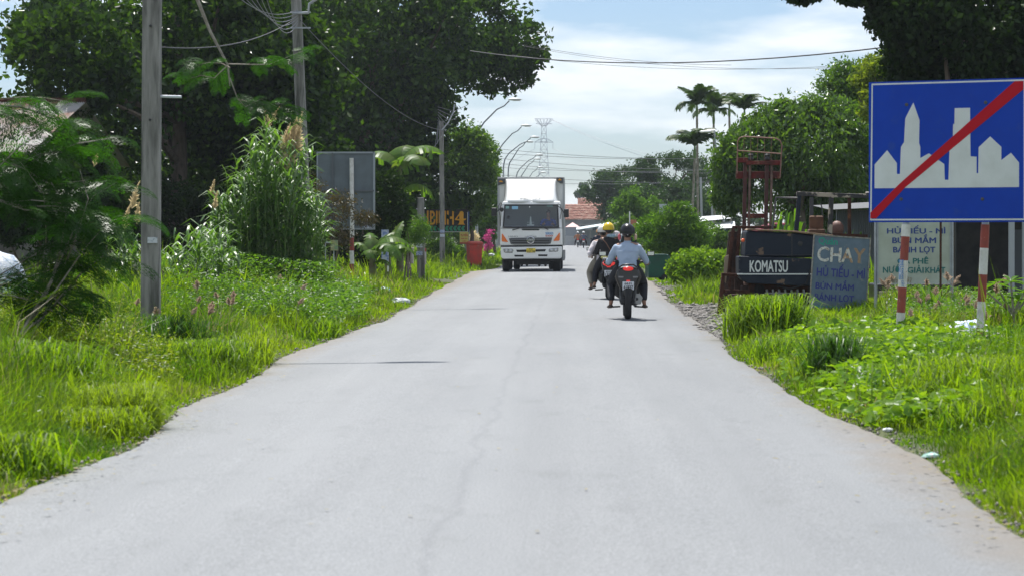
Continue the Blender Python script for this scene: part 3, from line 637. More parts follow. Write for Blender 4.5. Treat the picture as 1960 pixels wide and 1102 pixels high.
def dens_y(n, a, b, p=1.25):      # sample distance with density ~ 1/y^p
    u = rng.uniform(0, 1, n); q = 1 - p; return (a ** q + u * (b ** q - a ** q)) ** (1 / q)
LEv = np.vectorize(left_edge); REv = np.vectorize(right_edge)
def height_noise(x, y): return .5 + .5 * np.sin(x * 1.7 + 1.3 * np.sin(y * .8)) * np.sin(y * 1.1 + 1.7 * np.sin(x * .9) + .5) * .9 + .25 * np.sin(x * 4.1 + y * 3.3)
def grass(label, side, n, y0, y1, wmax, hmin, hmax, m, name='grass', p=1.25, clump=0, wid=.0042, bend=.55, edge=.0, hcap=None):
    nc = max(10, n // 45); cy = dens_y(nc, y0, y1, p); cu = rng.uniform(0, 1, nc) ** 1.15; wm = np.minimum(wmax, 1.5 + cy * .16)
    cx = LEv(cy) - edge - cu * wm if side < 0 else REv(cy) + edge + cu * wm
    ch = rng.lognormal(-.12, .42, nc); ct = rng.normal(0, .22, nc); cs = .05 + .0035 * cy + .05 * rng.uniform(0, 1, nc)
    k = rng.integers(0, nc, n); ox, oy = rng.normal(size=n), rng.normal(size=n); x = cx[k] + ox * cs[k]; y = cy[k] + oy * cs[k] * 1.3; ang = np.arctan2(oy, ox)
    le, re_ = LEv(y), REv(y); x = np.where((x > le + .03) & (side < 0), le - rng.uniform(0, .1, n), x); x = np.where((x < re_ - .03) & (side > 0), re_ + rng.uniform(0, .1, n), x)
    hn = np.clip(height_noise(x, y), 0, 1.2) * np.clip(ch[k], .4, 1.9)
    dist = np.abs(x - (le if side < 0 else re_)); ramp = np.clip(.25 + dist / 1.0, 0, 1)
    if side > 0:                         # bare gravel apron in front of the forklifts
        keep = ~((y > 37.5) & (y < 50) & (dist < 1.25 - .3 * np.sin(y * 2.0))) & ~((y > 33) & (y <= 37.5) & (dist < .45))
        keep &= ~((y > 42.5) & (y < 47.5) & (x > 3.2) & (x < 9))
        x, y, hn, ramp, k, ang = x[keep], y[keep], hn[keep], ramp[keep], k[keep], ang[keep]
    N = len(x); dist = np.abs(x - (LEv(y) if side < 0 else REv(y))); h = (hmin + (hmax - hmin) * hn * rng.uniform(.5, 1.1, N)) * (1 + .45 * np.clip((dist - .8) / 1.5, 0, 1)) * ramp * rng.uniform(.6, 1.15, N)
    if hcap is not None: h = np.minimum(h, hcap(x, y))
    w = np.maximum(wid, .00022 * y) * rng.uniform(.6, 1.5, N)
    V, Fc, per = blades(np.stack([x, y, gh(x, y) - .02], -1), h, w, h * rng.uniform(.1, bend * 1.8, N), ang=ang)
    t = np.clip(rng.normal(.45, .18, N) + ct[k] + .25 * np.sin(x * 2.3 + y * 1.1), 0, 1)
    o = link(name, np_mesh(name, V, Fc, m, tint=np.repeat(t, per))); tag(o, label=label, cat='grass', kind='stuff')
cap_r = lambda x, y: np.where((y > 24) & (y < 44) & (x > 2.6), np.where(x * F / y + VX < 1690, np.where(y > 28, .24, .5), np.where(y < 32.5, .17 + .1 * height_noise(x, y), .42)), 2.0)
grass('thick sunlit grass covering the left verge', -1, 172000, 11, 60, 9, .14, .52, L_grass)
grass('thick sunlit grass covering the right verge', 1, 132000, 11, 60, 8, .13, .50, L_grass, hcap=cap_r)
grass('distant roadside grass on the left', -1, 40000, 55, 200, 14, .15, .5, L_grass, p=1.4, wid=.012)
grass('distant roadside grass on the right', 1, 45000, 55, 260, 14, .15, .45, L_grass, p=1.4, wid=.012)
grass('dry blades mixed into the left verge', -1, 20000, 11, 70, 7, .1, .45, L_dry, name='dry_grass')
grass('dry blades mixed into the right verge', 1, 16000, 11, 60, 7, .1, .4, L_dry, name='dry_grass', hcap=cap_r)

L_tuftd = leafmat('tuft_dark', (.02, .06, .008), (.06, .14, .018), .45, tcol=(1.4, 1.5, .4), gloss=.02)
def tuft(name, label, px, Y, w, h, n, m, wid=.008, cat='grass tuft'):
    X = GX(px, Y); B = np.stack([X + rng.normal(size=n) * w * .45, Y + rng.normal(size=n) * w * .45, np.zeros(n)], -1); B[:, 2] = gh(B[:, 0], B[:, 1]) - .02
    B = B[(B[:, 0] < LEv(B[:, 1]) + .02) | (B[:, 0] > REv(B[:, 1]) - .02)]; n = len(B)
    V, Fc, per = blades(B, h * rng.uniform(.35, 1.1, n), rng.uniform(.6, 1.3, n) * wid, h * rng.uniform(.15, .8, n), segs=3)
    loc = np.array((X, Y, 0)); o = link(name, np_mesh(name, V - loc, Fc, m, tint=tint_of(n, per)), None, (X, Y, 0)); tag(o, label=label, cat=cat, kind='stuff')
tuft('grass_tuft', 'big bushy grass tuft in front of the forklift mast', 1462, 33, .5, .72, 2300, L_grass, .008)
tuft('grass_tuft', 'bright yellow-green grass mound at the left asphalt edge', 235, 18, .33, .42, 2600, L_grass, .004)
tuft('grass_tuft', 'feathery grass mound further up the left asphalt edge', 395, 25, .45, .45, 2400, L_grass, .005)
tuft('grass_tuft', 'dark coarse tuft on the left bank below the first pole', 330, 27, .4, .6, 700, L_tuftd, .007)
tuft('grass_tuft', 'tall loose tuft on the far left bank', 90, 20, .5, .6, 1100, L_grass, .007)
tuft('grass_tuft', 'broad bright tuft on the right bank below the striped posts', 1790, 22, .45, .4, 1800, L_grass, .007)
tuft('grass_tuft', 'rough tuft between road and creeping vine', 1500, 27.5, .35, .35, 900, L_grass, .006)
tuft('grass_tuft', 'dark upright grass tuft amid the creeping vine', 1600, 24, .28, .55, 900, L_tuftd, .006)
tuft('grass_tuft', 'grass tuft at the foot of the left signboard', 1540, 37, .5, .18, 900, L_grass, .006)
tuft('grass_tuft', 'tall coarse grass at the right frame edge', 1900, 19.5, .7, .55, 2200, L_grass, .007)
tuft('grass_tuft', 'pale curling grass at the lower right', 1880, 17.5, .4, .3, 500, L_grass, .006)
tuft('grass_tuft', 'dark coarse grass at the left frame edge', 20, 14.5, .4, .35, 900, L_grass, .006)
tuft('grass_tuft', 'bushy tuft on the left verge below the reeds', 500, 27, .6, .45, 900, L_grass, .006)
tuft('grass_tuft', 'bright tuft reaching over the left asphalt edge', 190, 17.5, .4, .28, 1500, L_grass, .005)
tuft('grass_tuft', 'pale tuft at the asphalt edge of the left verge', 620, 34, .5, .35, 700, L_grass, .006)

def ground_leaves(name, label, cat, fx, n, hfun, size, m, asp=.9, droop=-.1, stems=True):
    x, y = fx(n); kp = (x < LEv(y) - .02) | (x > REv(y) + .02); x, y = x[kp], y[kp]; n = len(x); z = gh(x, y) + hfun(x, y) * rng.uniform(.35, 1, n); N = n
    # broad leaves lying roughly flat, facing up and outwards
    nrm = rng.normal(size=(N, 3)) * .45; nrm[:, 2] += 1; nrm /= np.linalg.norm(nrm, axis=1)[:, None]
    r = rng.normal(size=(N, 3)); d = np.cross(nrm, r); d /= np.linalg.norm(d, axis=1)[:, None]; s = np.cross(nrm, d); sz = (rng.uniform(.6, 1.3, N) * size)[:, None]
    c = np.stack([x, y, z], -1); a = asp
    P_ = [c - d * sz * .5, c - d * sz * .25 - s * sz * .46 * a + nrm * sz * .1, c + d * sz * .18 - s * sz * .36 * a + nrm * sz * .08, c + d * sz * .55 - nrm * sz * .06, c + d * sz * .18 + s * sz * .36 * a + nrm * sz * .08, c - d * sz * .25 + s * sz * .46 * a + nrm * sz * .1]
    V = np.stack(P_, 1).reshape(-1, 3); i = np.arange(N)[:, None] * 6
    o = link(name, np_mesh(name, V, [np.concatenate([i + np.array([0, 3, 2, 1]), i + np.array([0, 5, 4, 3])])], m, tint=tint_of(N, 6))); tag(o, label=label, cat=cat, kind='stuff')
def vine_area(n):
    t = rng.uniform(0, 1, n); y = 18 + 13 * t; w = rng.normal(size=n) * .33
    x = 2.75 + .95 * t ** 1.2 + w * (1 + .5 * t) ; x = np.maximum(x, REv(y) - .04 + .1 * rng.uniform(0, 1, n)); return x, y
ground_leaves('creeping_vine', 'yellow-green creeping vine with round leaves on the right verge', 'creeper', vine_area, 6500, lambda x, y: .12 + .22 * np.clip((x - REv(y)) / 1, 0, 1), .085, L_vine)
def weed_area(x0, x1, y0, y1):
    def f(n):
        y = dens_y(n, y0, y1, 1.2); u = rng.uniform(0, 1, n); px = x0 + (x1 - x0) * u + 12 * rng.normal(size=n); return (px - VX) / F * y, y
    return f
ground_leaves('leafy_weeds', 'small-leaved yellow-green weeds below the sapling on the left', 'weeds', weed_area(-20, 330, 22, 36), 16000, lambda x, y: .28 + .2 * height_noise(x, y), .038, L_yel, asp=.7)
ground_leaves('leafy_weeds', 'bushy green weeds below the reeds', 'weeds', weed_area(330, 700, 34, 50), 15000, lambda x, y: .42 + .3 * height_noise(x, y), .055, L_light, asp=.7)
ground_leaves('leafy_weeds', 'taller weeds crowding the foot of the reed clump', 'weeds', weed_area(380, 640, 43.5, 46), 6000, lambda x, y: .95 + 0 * x, .07, L_light, asp=.6)
ground_leaves('leafy_weeds', 'low broad weeds at the right verge middle', 'weeds', weed_area(1640, 1960, 20, 27), 7000, lambda x, y: .2 + .15 * height_noise(x, y), .04, L_light, asp=.7)
ground_leaves('leafy_weeds', 'leafy weeds behind the plank at the foot of the signboards', 'weeds', weed_area(1700, 1960, 33, 41), 6000, lambda x, y: .3 + .15 * height_noise(x, y), .05, L_light, asp=.6)
def seedheads(label, n, area, hfun, m, ln=.16):
    x, y = area(n); kp = (x < LEv(y) - .3) | (x > REv(y) + .3); x, y = x[kp], y[kp]; n = len(x); M = [plume_mesh(ln * random.uniform(.5, 1.15), random.uniform(-.8, .9), m, 130, .8) for _ in range(5)]
    V = []; Q = []; T = []; b = 0; st = MB()
    for i in range(n):
        me = M[i % 5]; v = np.empty(len(me.vertices) * 3, np.float32); me.vertices.foreach_get('co', v); v = v.reshape(-1, 3); h = float(hfun(x[i], y[i])); g = float(gh(x[i], y[i]))
        a = random.uniform(0, 6.28); rot = np.array([[math.cos(a), -math.sin(a), 0], [math.sin(a), math.cos(a), 0], [0, 0, 1]]); v = v @ rot.T
        V.append(v + np.array([x[i], y[i], g + h])); k = len(v) // 4; Q.append(np.arange(k * 4).reshape(-1, 4) + b); b += len(v)
        st.tube([(x[i] - .05, y[i], g), (x[i], y[i], g + h)], [.0035, .002], 3, cap=False)
    b0 = b; V.append(np.array([tuple(v) for v in st.v])); Q.append(np.array(st.f) + b0)
    V = np.concatenate(V); o = link('seeding_grass', np_mesh('seeding_grass', V, [np.concatenate(Q)], m, tint=rng.uniform(0, 1, len(V)))); tag(o, label=label, cat='seeding grass', kind='stuff')
seedheads('pinkish-brown feathery grass heads on the left verge', 44, weed_area(20, 720, 27, 48), lambda x, y: random.uniform(.35, .62), L_plume2)
seedheads('pinkish-brown feathery grass heads around the blue sign posts', 26, weed_area(1680, 1930, 31, 36), lambda x, y: random.uniform(.25, .72), L_plume2, .17)

def fallen_leaves():
    n = 900; y = dens_y(n, 11, 60, 1.2); left = rng.uniform(0, 1, n) < .55; e = np.abs(rng.normal(size=n)) * .22; x = np.where(left, LEv(y) + e, REv(y) - e); far = rng.uniform(0, 1, n) < .12; x = np.where(far, rng.uniform(-2.6, 1.7, n), x)
    c = np.stack([x, y, np.full(n, .045)], -1); c[:, 2] = np.where(e < .1, .02, .045); a = rng.uniform(0, 6.28, n); d = np.stack([np.cos(a), np.sin(a), 0 * a + .05], -1); sd = np.stack([-np.sin(a), np.cos(a), 0 * a - .05], -1); z = rng.uniform(.012, .035, n)[:, None]
    V = np.stack([c - d * z, c + sd * z * .4, c + d * z, c - sd * z * .4], 1).reshape(-1, 3); i = np.arange(n)[:, None] * 4
    o = link('fallen_leaves', np_mesh('fallen_leaves', V, [i + np.array([0, 1, 2, 3])], L_dry, tint=tint_of(n, 4))); tag(o, label='small dry leaves scattered along both asphalt edges', cat='leaves', kind='stuff')
fallen_leaves()
ground_leaves('leafy_weeds', 'mixed small-leaved weeds all along the left verge', 'weeds', lambda n: (lambda y: (LEv(y) - .25 - rng.uniform(0, 1, n) ** .8 * 4, y))(dens_y(n, 13, 45, 1.2)), 12000, lambda x, y: .12 + .28 * height_noise(x, y), .035, L_light, asp=.55)
ground_leaves('leafy_weeds', 'mixed small-leaved weeds all along the right verge', 'weeds', lambda n: (lambda y: (REv(y) + .25 + rng.uniform(0, 1, n) ** .8 * 3, y))(dens_y(n, 11, 32, 1.2)), 7000, lambda x, y: .12 + .25 * height_noise(x, y), .032, L_light, asp=.55)
# ------------------------------------------------------------------ poles, lamps, cables
def pole(px_top, px_bot, Y, wt, wb, label, sticker=None, lamp=False, h=9.5):
    xb = GX(px_bot, Y); root = empty('utility_pole', (xb, Y, 0), label=label, cat='utility pole', group='concrete poles along the left verge')
    slope = (GX(px_top, Y) - xb) / (GZ(20, Y)); xt = xb + slope * h
    b = MB(); n = 4
    V = []
    for z, w in ((-.2, wb), (h, wt)):
        x = xb + slope * max(z, 0); V += [(x - w / 2, Y - w * .42, z), (x + w / 2, Y - w * .42, z), (x + w / 2, Y + w * .42, z), (x - w / 2, Y + w * .42, z)]
    b.add(V, [(0, 1, 5, 4), (1, 2, 6, 5), (2, 3, 7, 6), (3, 0, 4, 7), (4, 5, 6, 7)]); b.build('shaft', M_conc, root, bevel=.02)
    for k in range(6):
        z = h - 1.2 * k - .6; x = xb + slope * z; MB().tube([(x, Y - wb * .5, z), (x, Y - wb * .38, z)], .016, 8).build('bolt_hole', M_black, root)
    return root, xb, slope, h
p1, x1, s1, h1 = pole(291, 288, 31, .215, .235, 'thick weathered concrete pole nearest to the camera on the left')
MB().box((x1 + .045, 30.885, GZ(460, 31)), (.125, .006, .075)).build('number_plate', mat('plate_pale', (.6, .62, .64), .5, c2=(.3, .35, .4), scale=30, lo=.55, hi=.6), p1)
p2, x2, s2, h2 = pole(568, 592, 51, .19, .235, 'second concrete pole rising out of the reeds')
p3, x3, s3, h3 = pole(803, 806, 71, .20, .23, 'concrete pole with pasted stickers in front of the black billboard', h=2.5)
p4, x4, s4, h4 = pole(843, 847, 100, .17, .22, 'slim concrete pole crossing the billboard lettering', h=6.1)
for rt, px, Y, ys in ((p3, 803, 71, (455, 470, 485)), (p4, 847, 100, (443, 451))):
    for i, y in enumerate(ys):
        MB().box((GX(px, Y), Y - .12, GZ(y, Y)), (.19, .006, .12)).build('sticker', mat('sticker%d' % (i % 2), (.5, .55, .65) if i % 2 else (.12, .22, .5), .6, c2=(.7, .7, .7), scale=25), rt)
# white stub lamp bracket on first pole
MB().tube([P(305, 185, 31), P(347, 186, 31)], .018, 8).build('lamp_bracket', mat('pale_tube', (.62, .66, .68), .4), p1)
# bracket and grey conduit on second pole
MB().tube([P(560, 26, 50.8), P(590, 25, 50.8), P(592, 8, 50.8), P(604, 0, 50.8), P(612, -6, 50.8)], .03, 8).build('conduit', M_steel, p2, True)
for yy in (24, 54): MB().box(P(575, yy, 50.85), (.42, .05, .03)).build('bracket', M_steel, p2)
# wire fan on pole 4
for k in range(9):
    a = P(838, 245 - k * 5, 99.8); e = P(818 + k * 9, 300 - k * 12, 99.5); MB().tube([a, a.lerp(e, .5) + Vector((.1, 0, -.2)), e], .012, 4).build('wire_loop', M_greyc, p4, True)
MB().tube([P(845, 250, 99.8), P(858, 235, 99.8), P(868, 215, 99.8), P(870, 200, 99.8)], .03, 6).build('lamp_arm', M_steel, p4, True)

def lamp(px_tip, py_tip, h, label, Xp=-5.6):
    k = (HY - py_tip) / (h - EYE); Y = F / k; Xt = (px_tip - VX) / k
    root = empty('street_lamp', (Xp, Y, 0), label=label, cat='street lamp', group='street lamps curving over the road from the left')
    MB().tube([(Xp, Y, -.1), (Xp, Y, h * .4), (Xp, Y, h - 2.6)], [.09, .075, .06], 8).build('mast', M_steel, root, True)
    a = Vector((Xp, Y, h - 2.6)); e = Vector((Xt - .55, Y, h - .1))
    MB().tube([a, a + Vector((.02, 0, .35)), a + Vector((.12, 0, .8)), a + Vector((.42, 0, 1.25)), a.lerp(e, .62) + Vector((0, 0, .45)), e.lerp(a, .15) + Vector((0, 0, .08)), e], [.055, .055, .05, .045, .04, .038, .036], 7).build('arm', mat('lamp_grey', (.16, .18, .2), .5, .3), root, True)
    hd = MB(); hd.ball((Xt - .22, Y, h - .02), 1, 12, 6, (.42, .16, .085)); hd.build('lamp_head', mat('lamp_shell', (.55, .57, .58), .4), root, True)
    MB().box((Xt - .12, Y, h - .09), (.42, .2, .05)).build('lens', mat('lamp_lens', (.6, .6, .58), .2), root, bevel=.01)
for i, (x, y, lb) in enumerate([(993, 190, 'nearest curved street lamp, highest in the row'), (1013, 240, 'second curved street lamp below the highest one'), (1029, 262, 'third curved street lamp, its head just left of the pylon'),
                         (1018, 271, 'fourth street lamp, tucked just under the third one'), (1037, 296, 'fifth street lamp, overlapping the pylon leg'), (1033, 304, 'sixth street lamp, close under the fifth'),
                         (1038, 320, 'seventh street lamp, low above the truck box'), (1043, 330, 'last tiny street lamp barely above the truck box')]):
    lamp(x, y, 9.2, lb, -5.5 + .12 * (i % 2))
# two lamps standing just above the frame whose arms throw thin shadows on the road
for Y, Xt, lb in ((30.9, -3.1, 'street lamp on the nearest left pole, arm above the picture'), (49.9, -2.9, 'street lamp on the second left pole, arm above the picture')):
    root = empty('street_lamp', (-5.35, Y, 0), label=lb, cat='street lamp', group='street lamps above the picture')
    MB().tube([(-5.35, Y, 6.4), (-5.2, Y, 7.6), (-4.2, Y, 8.4), (Xt, Y, 8.75)], [.06, .05, .045, .04], 7).build('arm', M_steel, root, True)
    MB().ball((Xt + .3, Y, 8.72), 1, 12, 6, (.42, .16, .085)).build('lamp_head', MATS['lamp_shell'], root, True)

def cable(a, b, sag, r, label, m=None, n=14, group=None):
    a = Vector(a); b = Vector(b); pts = [a.lerp(b, i / n) + Vector((0, 0, -sag * 4 * (i / n) * (1 - i / n))) for i in range(n + 1)]
    o = MB().tube(pts, r, 5).build('overhead_cable', m or M_cable, None, True); tag(o, label=label, cat='cable', group=group or 'overhead cables')
cable(P(900, 98, 80), P(1720, 88, 56), .4, .017, 'thick twisted cable crossing the sky to the dark right tree')
cable(P(1000, 88, 85), P(1600, 130, 70), .3, .006, 'lower cable dipping towards the glossy tree at right')
cable(P(980, 106, 85), P(1580, 128, 75), .25, .006, 'thin cable just under the thick twisted one')
cable(P(990, 84, 90), P(1400, 125, 100), .2, .007, 'faint cable descending towards the palms')
for i, (y0, y1) in enumerate([(284, 300), (292, 296), (302, 322), (312, 328), (320, 318), (334, 345), (348, 338)]):
    cable(P(940, y0, 150), P(1480, y1, 150 + 8 * i), .35, .013, ['topmost', 'second', 'third', 'fourth', 'fifth', 'sixth', 'lowest'][i] + ' of the thin cables crossing behind the truck roof', M_greyc)
for i in range(6):
    cable(P(440 + 12 * i, -20 - 4 * i, 47), P(570, 20 + i * 5, 50.8), .25 + .06 * i, .008, 'slack wire fanning out from the second concrete pole, ' + ['lowest of the bundle', 'second from below', 'third from below', 'third from the top', 'second from the top', 'topmost of the bundle'][5 - i], M_greyc, group='slack wires on the second pole')
cable(P(575, 40, 50.8), P(850, 250, 99.8), .5, .011, 'cable running from the second pole to the slim pole')
cable(P(300, 90, 31), P(560, 40, 50.8), .2, .009, 'thin cable between the first and the second concrete pole')
for i, (a, b_) in enumerate([((-60, 70), (88, 70)), ((-60, 90), (88, 82)), ((-60, 10), (120, 40))]):
    cable(P(*a, 95), P(*b_, 100), .15, .016, ['upper wire to the crossarm of the far left power pole', 'lower wire to the crossarm of the far left power pole', 'bare wire slanting over the far left power pole'][i])
# far left power pole with crossarms
pp = empty('power_pole', (GX(88, 100), 100, 0), label='wooden-looking power pole with crossarms at the far left in the sky', cat='power pole')
MB().tube([(GX(88, 100), 100, -.1), (GX(88, 100), 100, GZ(50, 100))], [.16, .11], 8).build('shaft', M_bark, pp, True)
MB().bb(P(30, 66, 100), P(92, 70, 100.15)).build('crossarm', M_dsteel, pp); MB().bb(P(64, 106, 100), P(92, 108, 100.1)).build('crossarm', M_dsteel, pp)
MB().tube([P(62, 72, 100), P(86, 96, 100)], .03, 6).build('brace', M_dsteel, pp); MB().tube([P(118, 70, 100), P(92, 92, 100)], .03, 6).build('brace', M_steel, pp)
for x in (34, 48, 62): MB().lathe([(.05, 0), (.09, .08), (.05, .12), (.09, .2), (.04, .28)], 8, P(x, 66, 100)).build('insulator', M_black, pp, True)
MB().tube([P(50, 110, 100), P(50, 92, 100)], .12, 8).build('fuse_can', M_dsteel, pp)

# ------------------------------------------------------------------ transmission tower
def tower():
    Y = 1150; k = K(Y); X = GX(1041, Y); H = GZ(228, Y); root = empty('transmission_tower', (X, Y, 0), label='tall hazy lattice transmission tower with a flared top beyond the truck', cat='transmission tower')
    m = mat('tower_steel', (.42, .44, .5), .6, .2); t = .13
    def hw(z): return float(np.interp(z, [0, H * .35, H * .72, H * .84, H * .93, H], [4.5, 3.0, 1.7, 1.3, 1.0, 1.6])) 
    zs = list(np.linspace(0, H - 3.2, 15))
    for sx in (-1, 1):
        for sy in (-1, 1): MB().tube([(X + sx * hw(z), Y + sy * hw(z), z) for z in zs], t, 4).build('leg', m, root)
    for i in range(14):
        a, b_ = zs[i], zs[i + 1]; mb = MB()
        for sy in (-1, 1):
            mb.tube([(X - hw(a), Y + sy * hw(a), a), (X + hw(b_), Y + sy * hw(b_), b_)], t * .6, 3); mb.tube([(X + hw(a), Y + sy * hw(a), a), (X - hw(b_), Y + sy * hw(b_), b_)], t * .6, 3); mb.tube([(X - hw(b_), Y + sy * hw(b_), b_), (X + hw(b_), Y + sy * hw(b_), b_)], t * .6, 3)
        for sx in (-1, 1):
            mb.tube([(X + sx * hw(a), Y - hw(a), a), (X + sx * hw(b_), Y + hw(b_), b_)], t * .5, 3)
        mb.build('lattice_bay', m, root)
    zb = H * .93; top = MB(); n = 14
    for j, (r, z) in enumerate(((1.2, H - 3.4), (3.8, H - 2.3), (4.3, H))):
        pts = [(X + r * math.cos(2 * math.pi * i / n), Y + r * math.sin(2 * math.pi * i / n), z) for i in range(n + 1)]
        top.tube(pts, t * .8, 3)
    for i in range(n):
        a = 2 * math.pi * i / n; top.tube([(X + 1.2 * math.cos(a), Y + 1.2 * math.sin(a), H - 3.4), (X + 4.25 * math.cos(a + .2), Y + 4.25 * math.sin(a + .2), H - .3)], t * .6, 3)
        top.tube([(X + 1.2 * math.cos(a), Y + 1.2 * math.sin(a), H - 3.4), (X + 4.25 * math.cos(a - .2), Y + 4.25 * math.sin(a - .2), H - .3)], t * .6, 3)
    top.build('flared_head', m, root)
    za = H * .80; arm = MB()
    for s in (-1, 1):
        for y in (-1.5, 1.5):
            arm.tube([(X, Y + y, za + 1.8), (X + s * 2.3, Y + y * .7, za + 1.4), (X + s * 4.4, Y, za)], t, 4); arm.tube([(X, Y + y, za), (X + s * 4.4, Y, za)], t, 4)
        for i in range(6): arm.tube([(X + s * (1 + i * .55), Y, za), (X + s * (1.3 + i * .55), Y, za + 1.5 - i * .2)], t * .6, 3)
        arm.tube([(X + s * 4.3, Y, za), (X + s * 4.3, Y, za - 3.2)], t * .9, 4)
    arm.build('crossarm', m, root)
    for i, (s, z, y1) in enumerate([(4.3, za - 3, 370), (4.2, H - .5, 300), (-4.3, za - 3, 350), (3.8, H - .5, 330)]):
        cable((X + s, Y, z), P(1900 if s > 0 else 400, y1, 950), 16, .10, ['faint power line from the lower tower arm to the right', 'faint power line from the flared tower head to the right', 'faint power line from the tower arm to the left', 'second faint line from the tower head to the right'][i], mat('far_line', (.4, .42, .45), .6), 20)
tower()

# ------------------------------------------------------------------ far buildings
M_tile = mat('roof_tile', (.36, .15, .10), .85, c2=(.22, .10, .075), scale=3, c3=(.45, .27, .2), c3scale=1.5, c3lo=.5, c3hi=.6, bump=.5)
def far_house():
    Y = 330; root = empty('tiled_house', (GX(1130, Y), Y, 0), label='long low house with a red tiled roof at the end of the road', cat='house')
    wm = mat('house_wall', (.25, .27, .28), .9, c2=(.18, .2, .21), scale=.8)
    MB().bb(P(1068, 470, Y), (GX(1215, Y), Y + 9, GZ(421, Y))).bb(P(1068, 480, Y), P(1215, 470, Y + .02)).build('wall', wm, root)
    def roof(x0, x1, y_e, y_r, Yf, dep, nm='roof'):
        n = int((x1 - x0) / 2.0); rows = 9; 
        V = []; q = []; a = (GX(x0, Yf), GX(x1, Yf)); ze, zr = GZ(y_e, Yf), GZ(y_r, Yf)
        for j in range(rows):
            for i in range(n):
                xa = a[0] + (a[1] - a[0]) * i / n; xb_ = a[0] + (a[1] - a[0]) * (i + .94) / n; t0 = j / rows; t1 = (j + 1.15) / rows; up = .10; jz = random.uniform(-.03, .03)
                b_ = len(V); V += [(xa, Yf + dep * t0, ze + (zr - ze) * t0 + up + jz), (xb_, Yf + dep * t0, ze + (zr - ze) * t0 + up + jz), (xb_, Yf + dep * t1, ze + (zr - ze) * t1 + jz), (xa, Yf + dep * t1, ze + (zr - ze) * t1 + jz), (xa, Yf + dep * t0, ze + (zr - ze) * t0 - .02), (xb_, Yf + dep * t0, ze + (zr - ze) * t0 - .02)]
                q += [(b_, b_ + 1, b_ + 2, b_ + 3), (b_ + 4, b_ + 5, b_ + 1, b_)]
        V += [(a[0], Yf + dep * 2, ze), (a[1], Yf + dep * 2, ze), (a[0], Yf + dep, zr), (a[1], Yf + dep, zr)]; b_ = len(V); q += [(b_ - 3, b_ - 4, b_ - 2, b_ - 1)]
        o = link(nm, np_mesh(nm, np.array(V) - np.array(root.location), [np.array(q)], M_tile), root); 
    roof(1062, 1220, 420, 391, Y - .8, 5.2)
    roof(1106, 1160, 400, 379, Y + 5, 4)
    for x in (1092, 1112, 1134): MB().bb(P(x, 449, Y - .06), P(x + 8, 432, Y)).build('window', M_glassd, root)
    MB().bb(P(1068, 431, Y - .05), P(1215, 429, Y + .01)).build('beam', mat('beam', (.3, .3, .29), .8), root)
far_house()
aw = empty('market_canopy', (GX(1094, 290), 290, 0), label='pale pink peaked canopy with grey side cloth in front of the tiled house', cat='canopy')
X0, X1 = GX(1082, 290), GX(1110, 290); zt, ze = GZ(426, 290), GZ(435, 290); xm = (X0 + X1) / 2
MB().add([(X0, 289, ze), (X1, 289, ze), (X1, 292, ze), (X0, 292, ze), (xm, 290.5, zt)], [(0, 1, 4), (1, 2, 4), (2, 3, 4), (3, 0, 4), (0, 3, 2, 1)]).build('canopy_top', mat('pink_canvas', (.62, .38, .36), .7), aw)
MB().bb((X0 + .1, 289.05, GZ(452, 290)), (X1 - .5, 289.1, ze)).build('side_cloth', mat('grey_canvas', (.23, .25, .27), .8), aw)
for x in (X0 + .05, X1 - .05): MB().tube([(x, 289.1, 0), (x, 289.1, ze)], .04, 6).build('post', M_steel, aw)
lt = empty('lean_to', (GX(1140, 280), 280, 0), label='pale metal lean-to roof sloping up right of the pink canopy', cat='lean-to')
MB().add([P(1103, 440, 279), P(1160, 431, 279), P(1160, 427, 286), P(1103, 436, 286)], [(0, 1, 2, 3)]).add([P(1103, 441.2, 279), P(1160, 432.2, 279), P(1160, 431, 279), P(1103, 440, 279)], [(0, 1, 2, 3)]).build('roof_sheet', mat('pale_sheet', (.48, .55, .55), .5), lt)
for x in (1106, 1130, 1156): MB().tube([P(x, 470, 280), P(x, 438, 280)], .07, 6).build('post', M_conc2, lt)
MB().bb(P(1104, 471, 285.9), P(1160, 441, 286)).build('back_wall', mat('grey_wall', (.2, .22, .23), .9), lt)
o = MB().bb(P(1078, 473, 286), P(1103, 452, 286.2)).build('boundary_wall', mat('pale_wall', (.42, .43, .43), .9, c2=(.3, .31, .32), scale=.9)); tag(o, 'pale low wall below the pink canopy at the road end', 'wall')

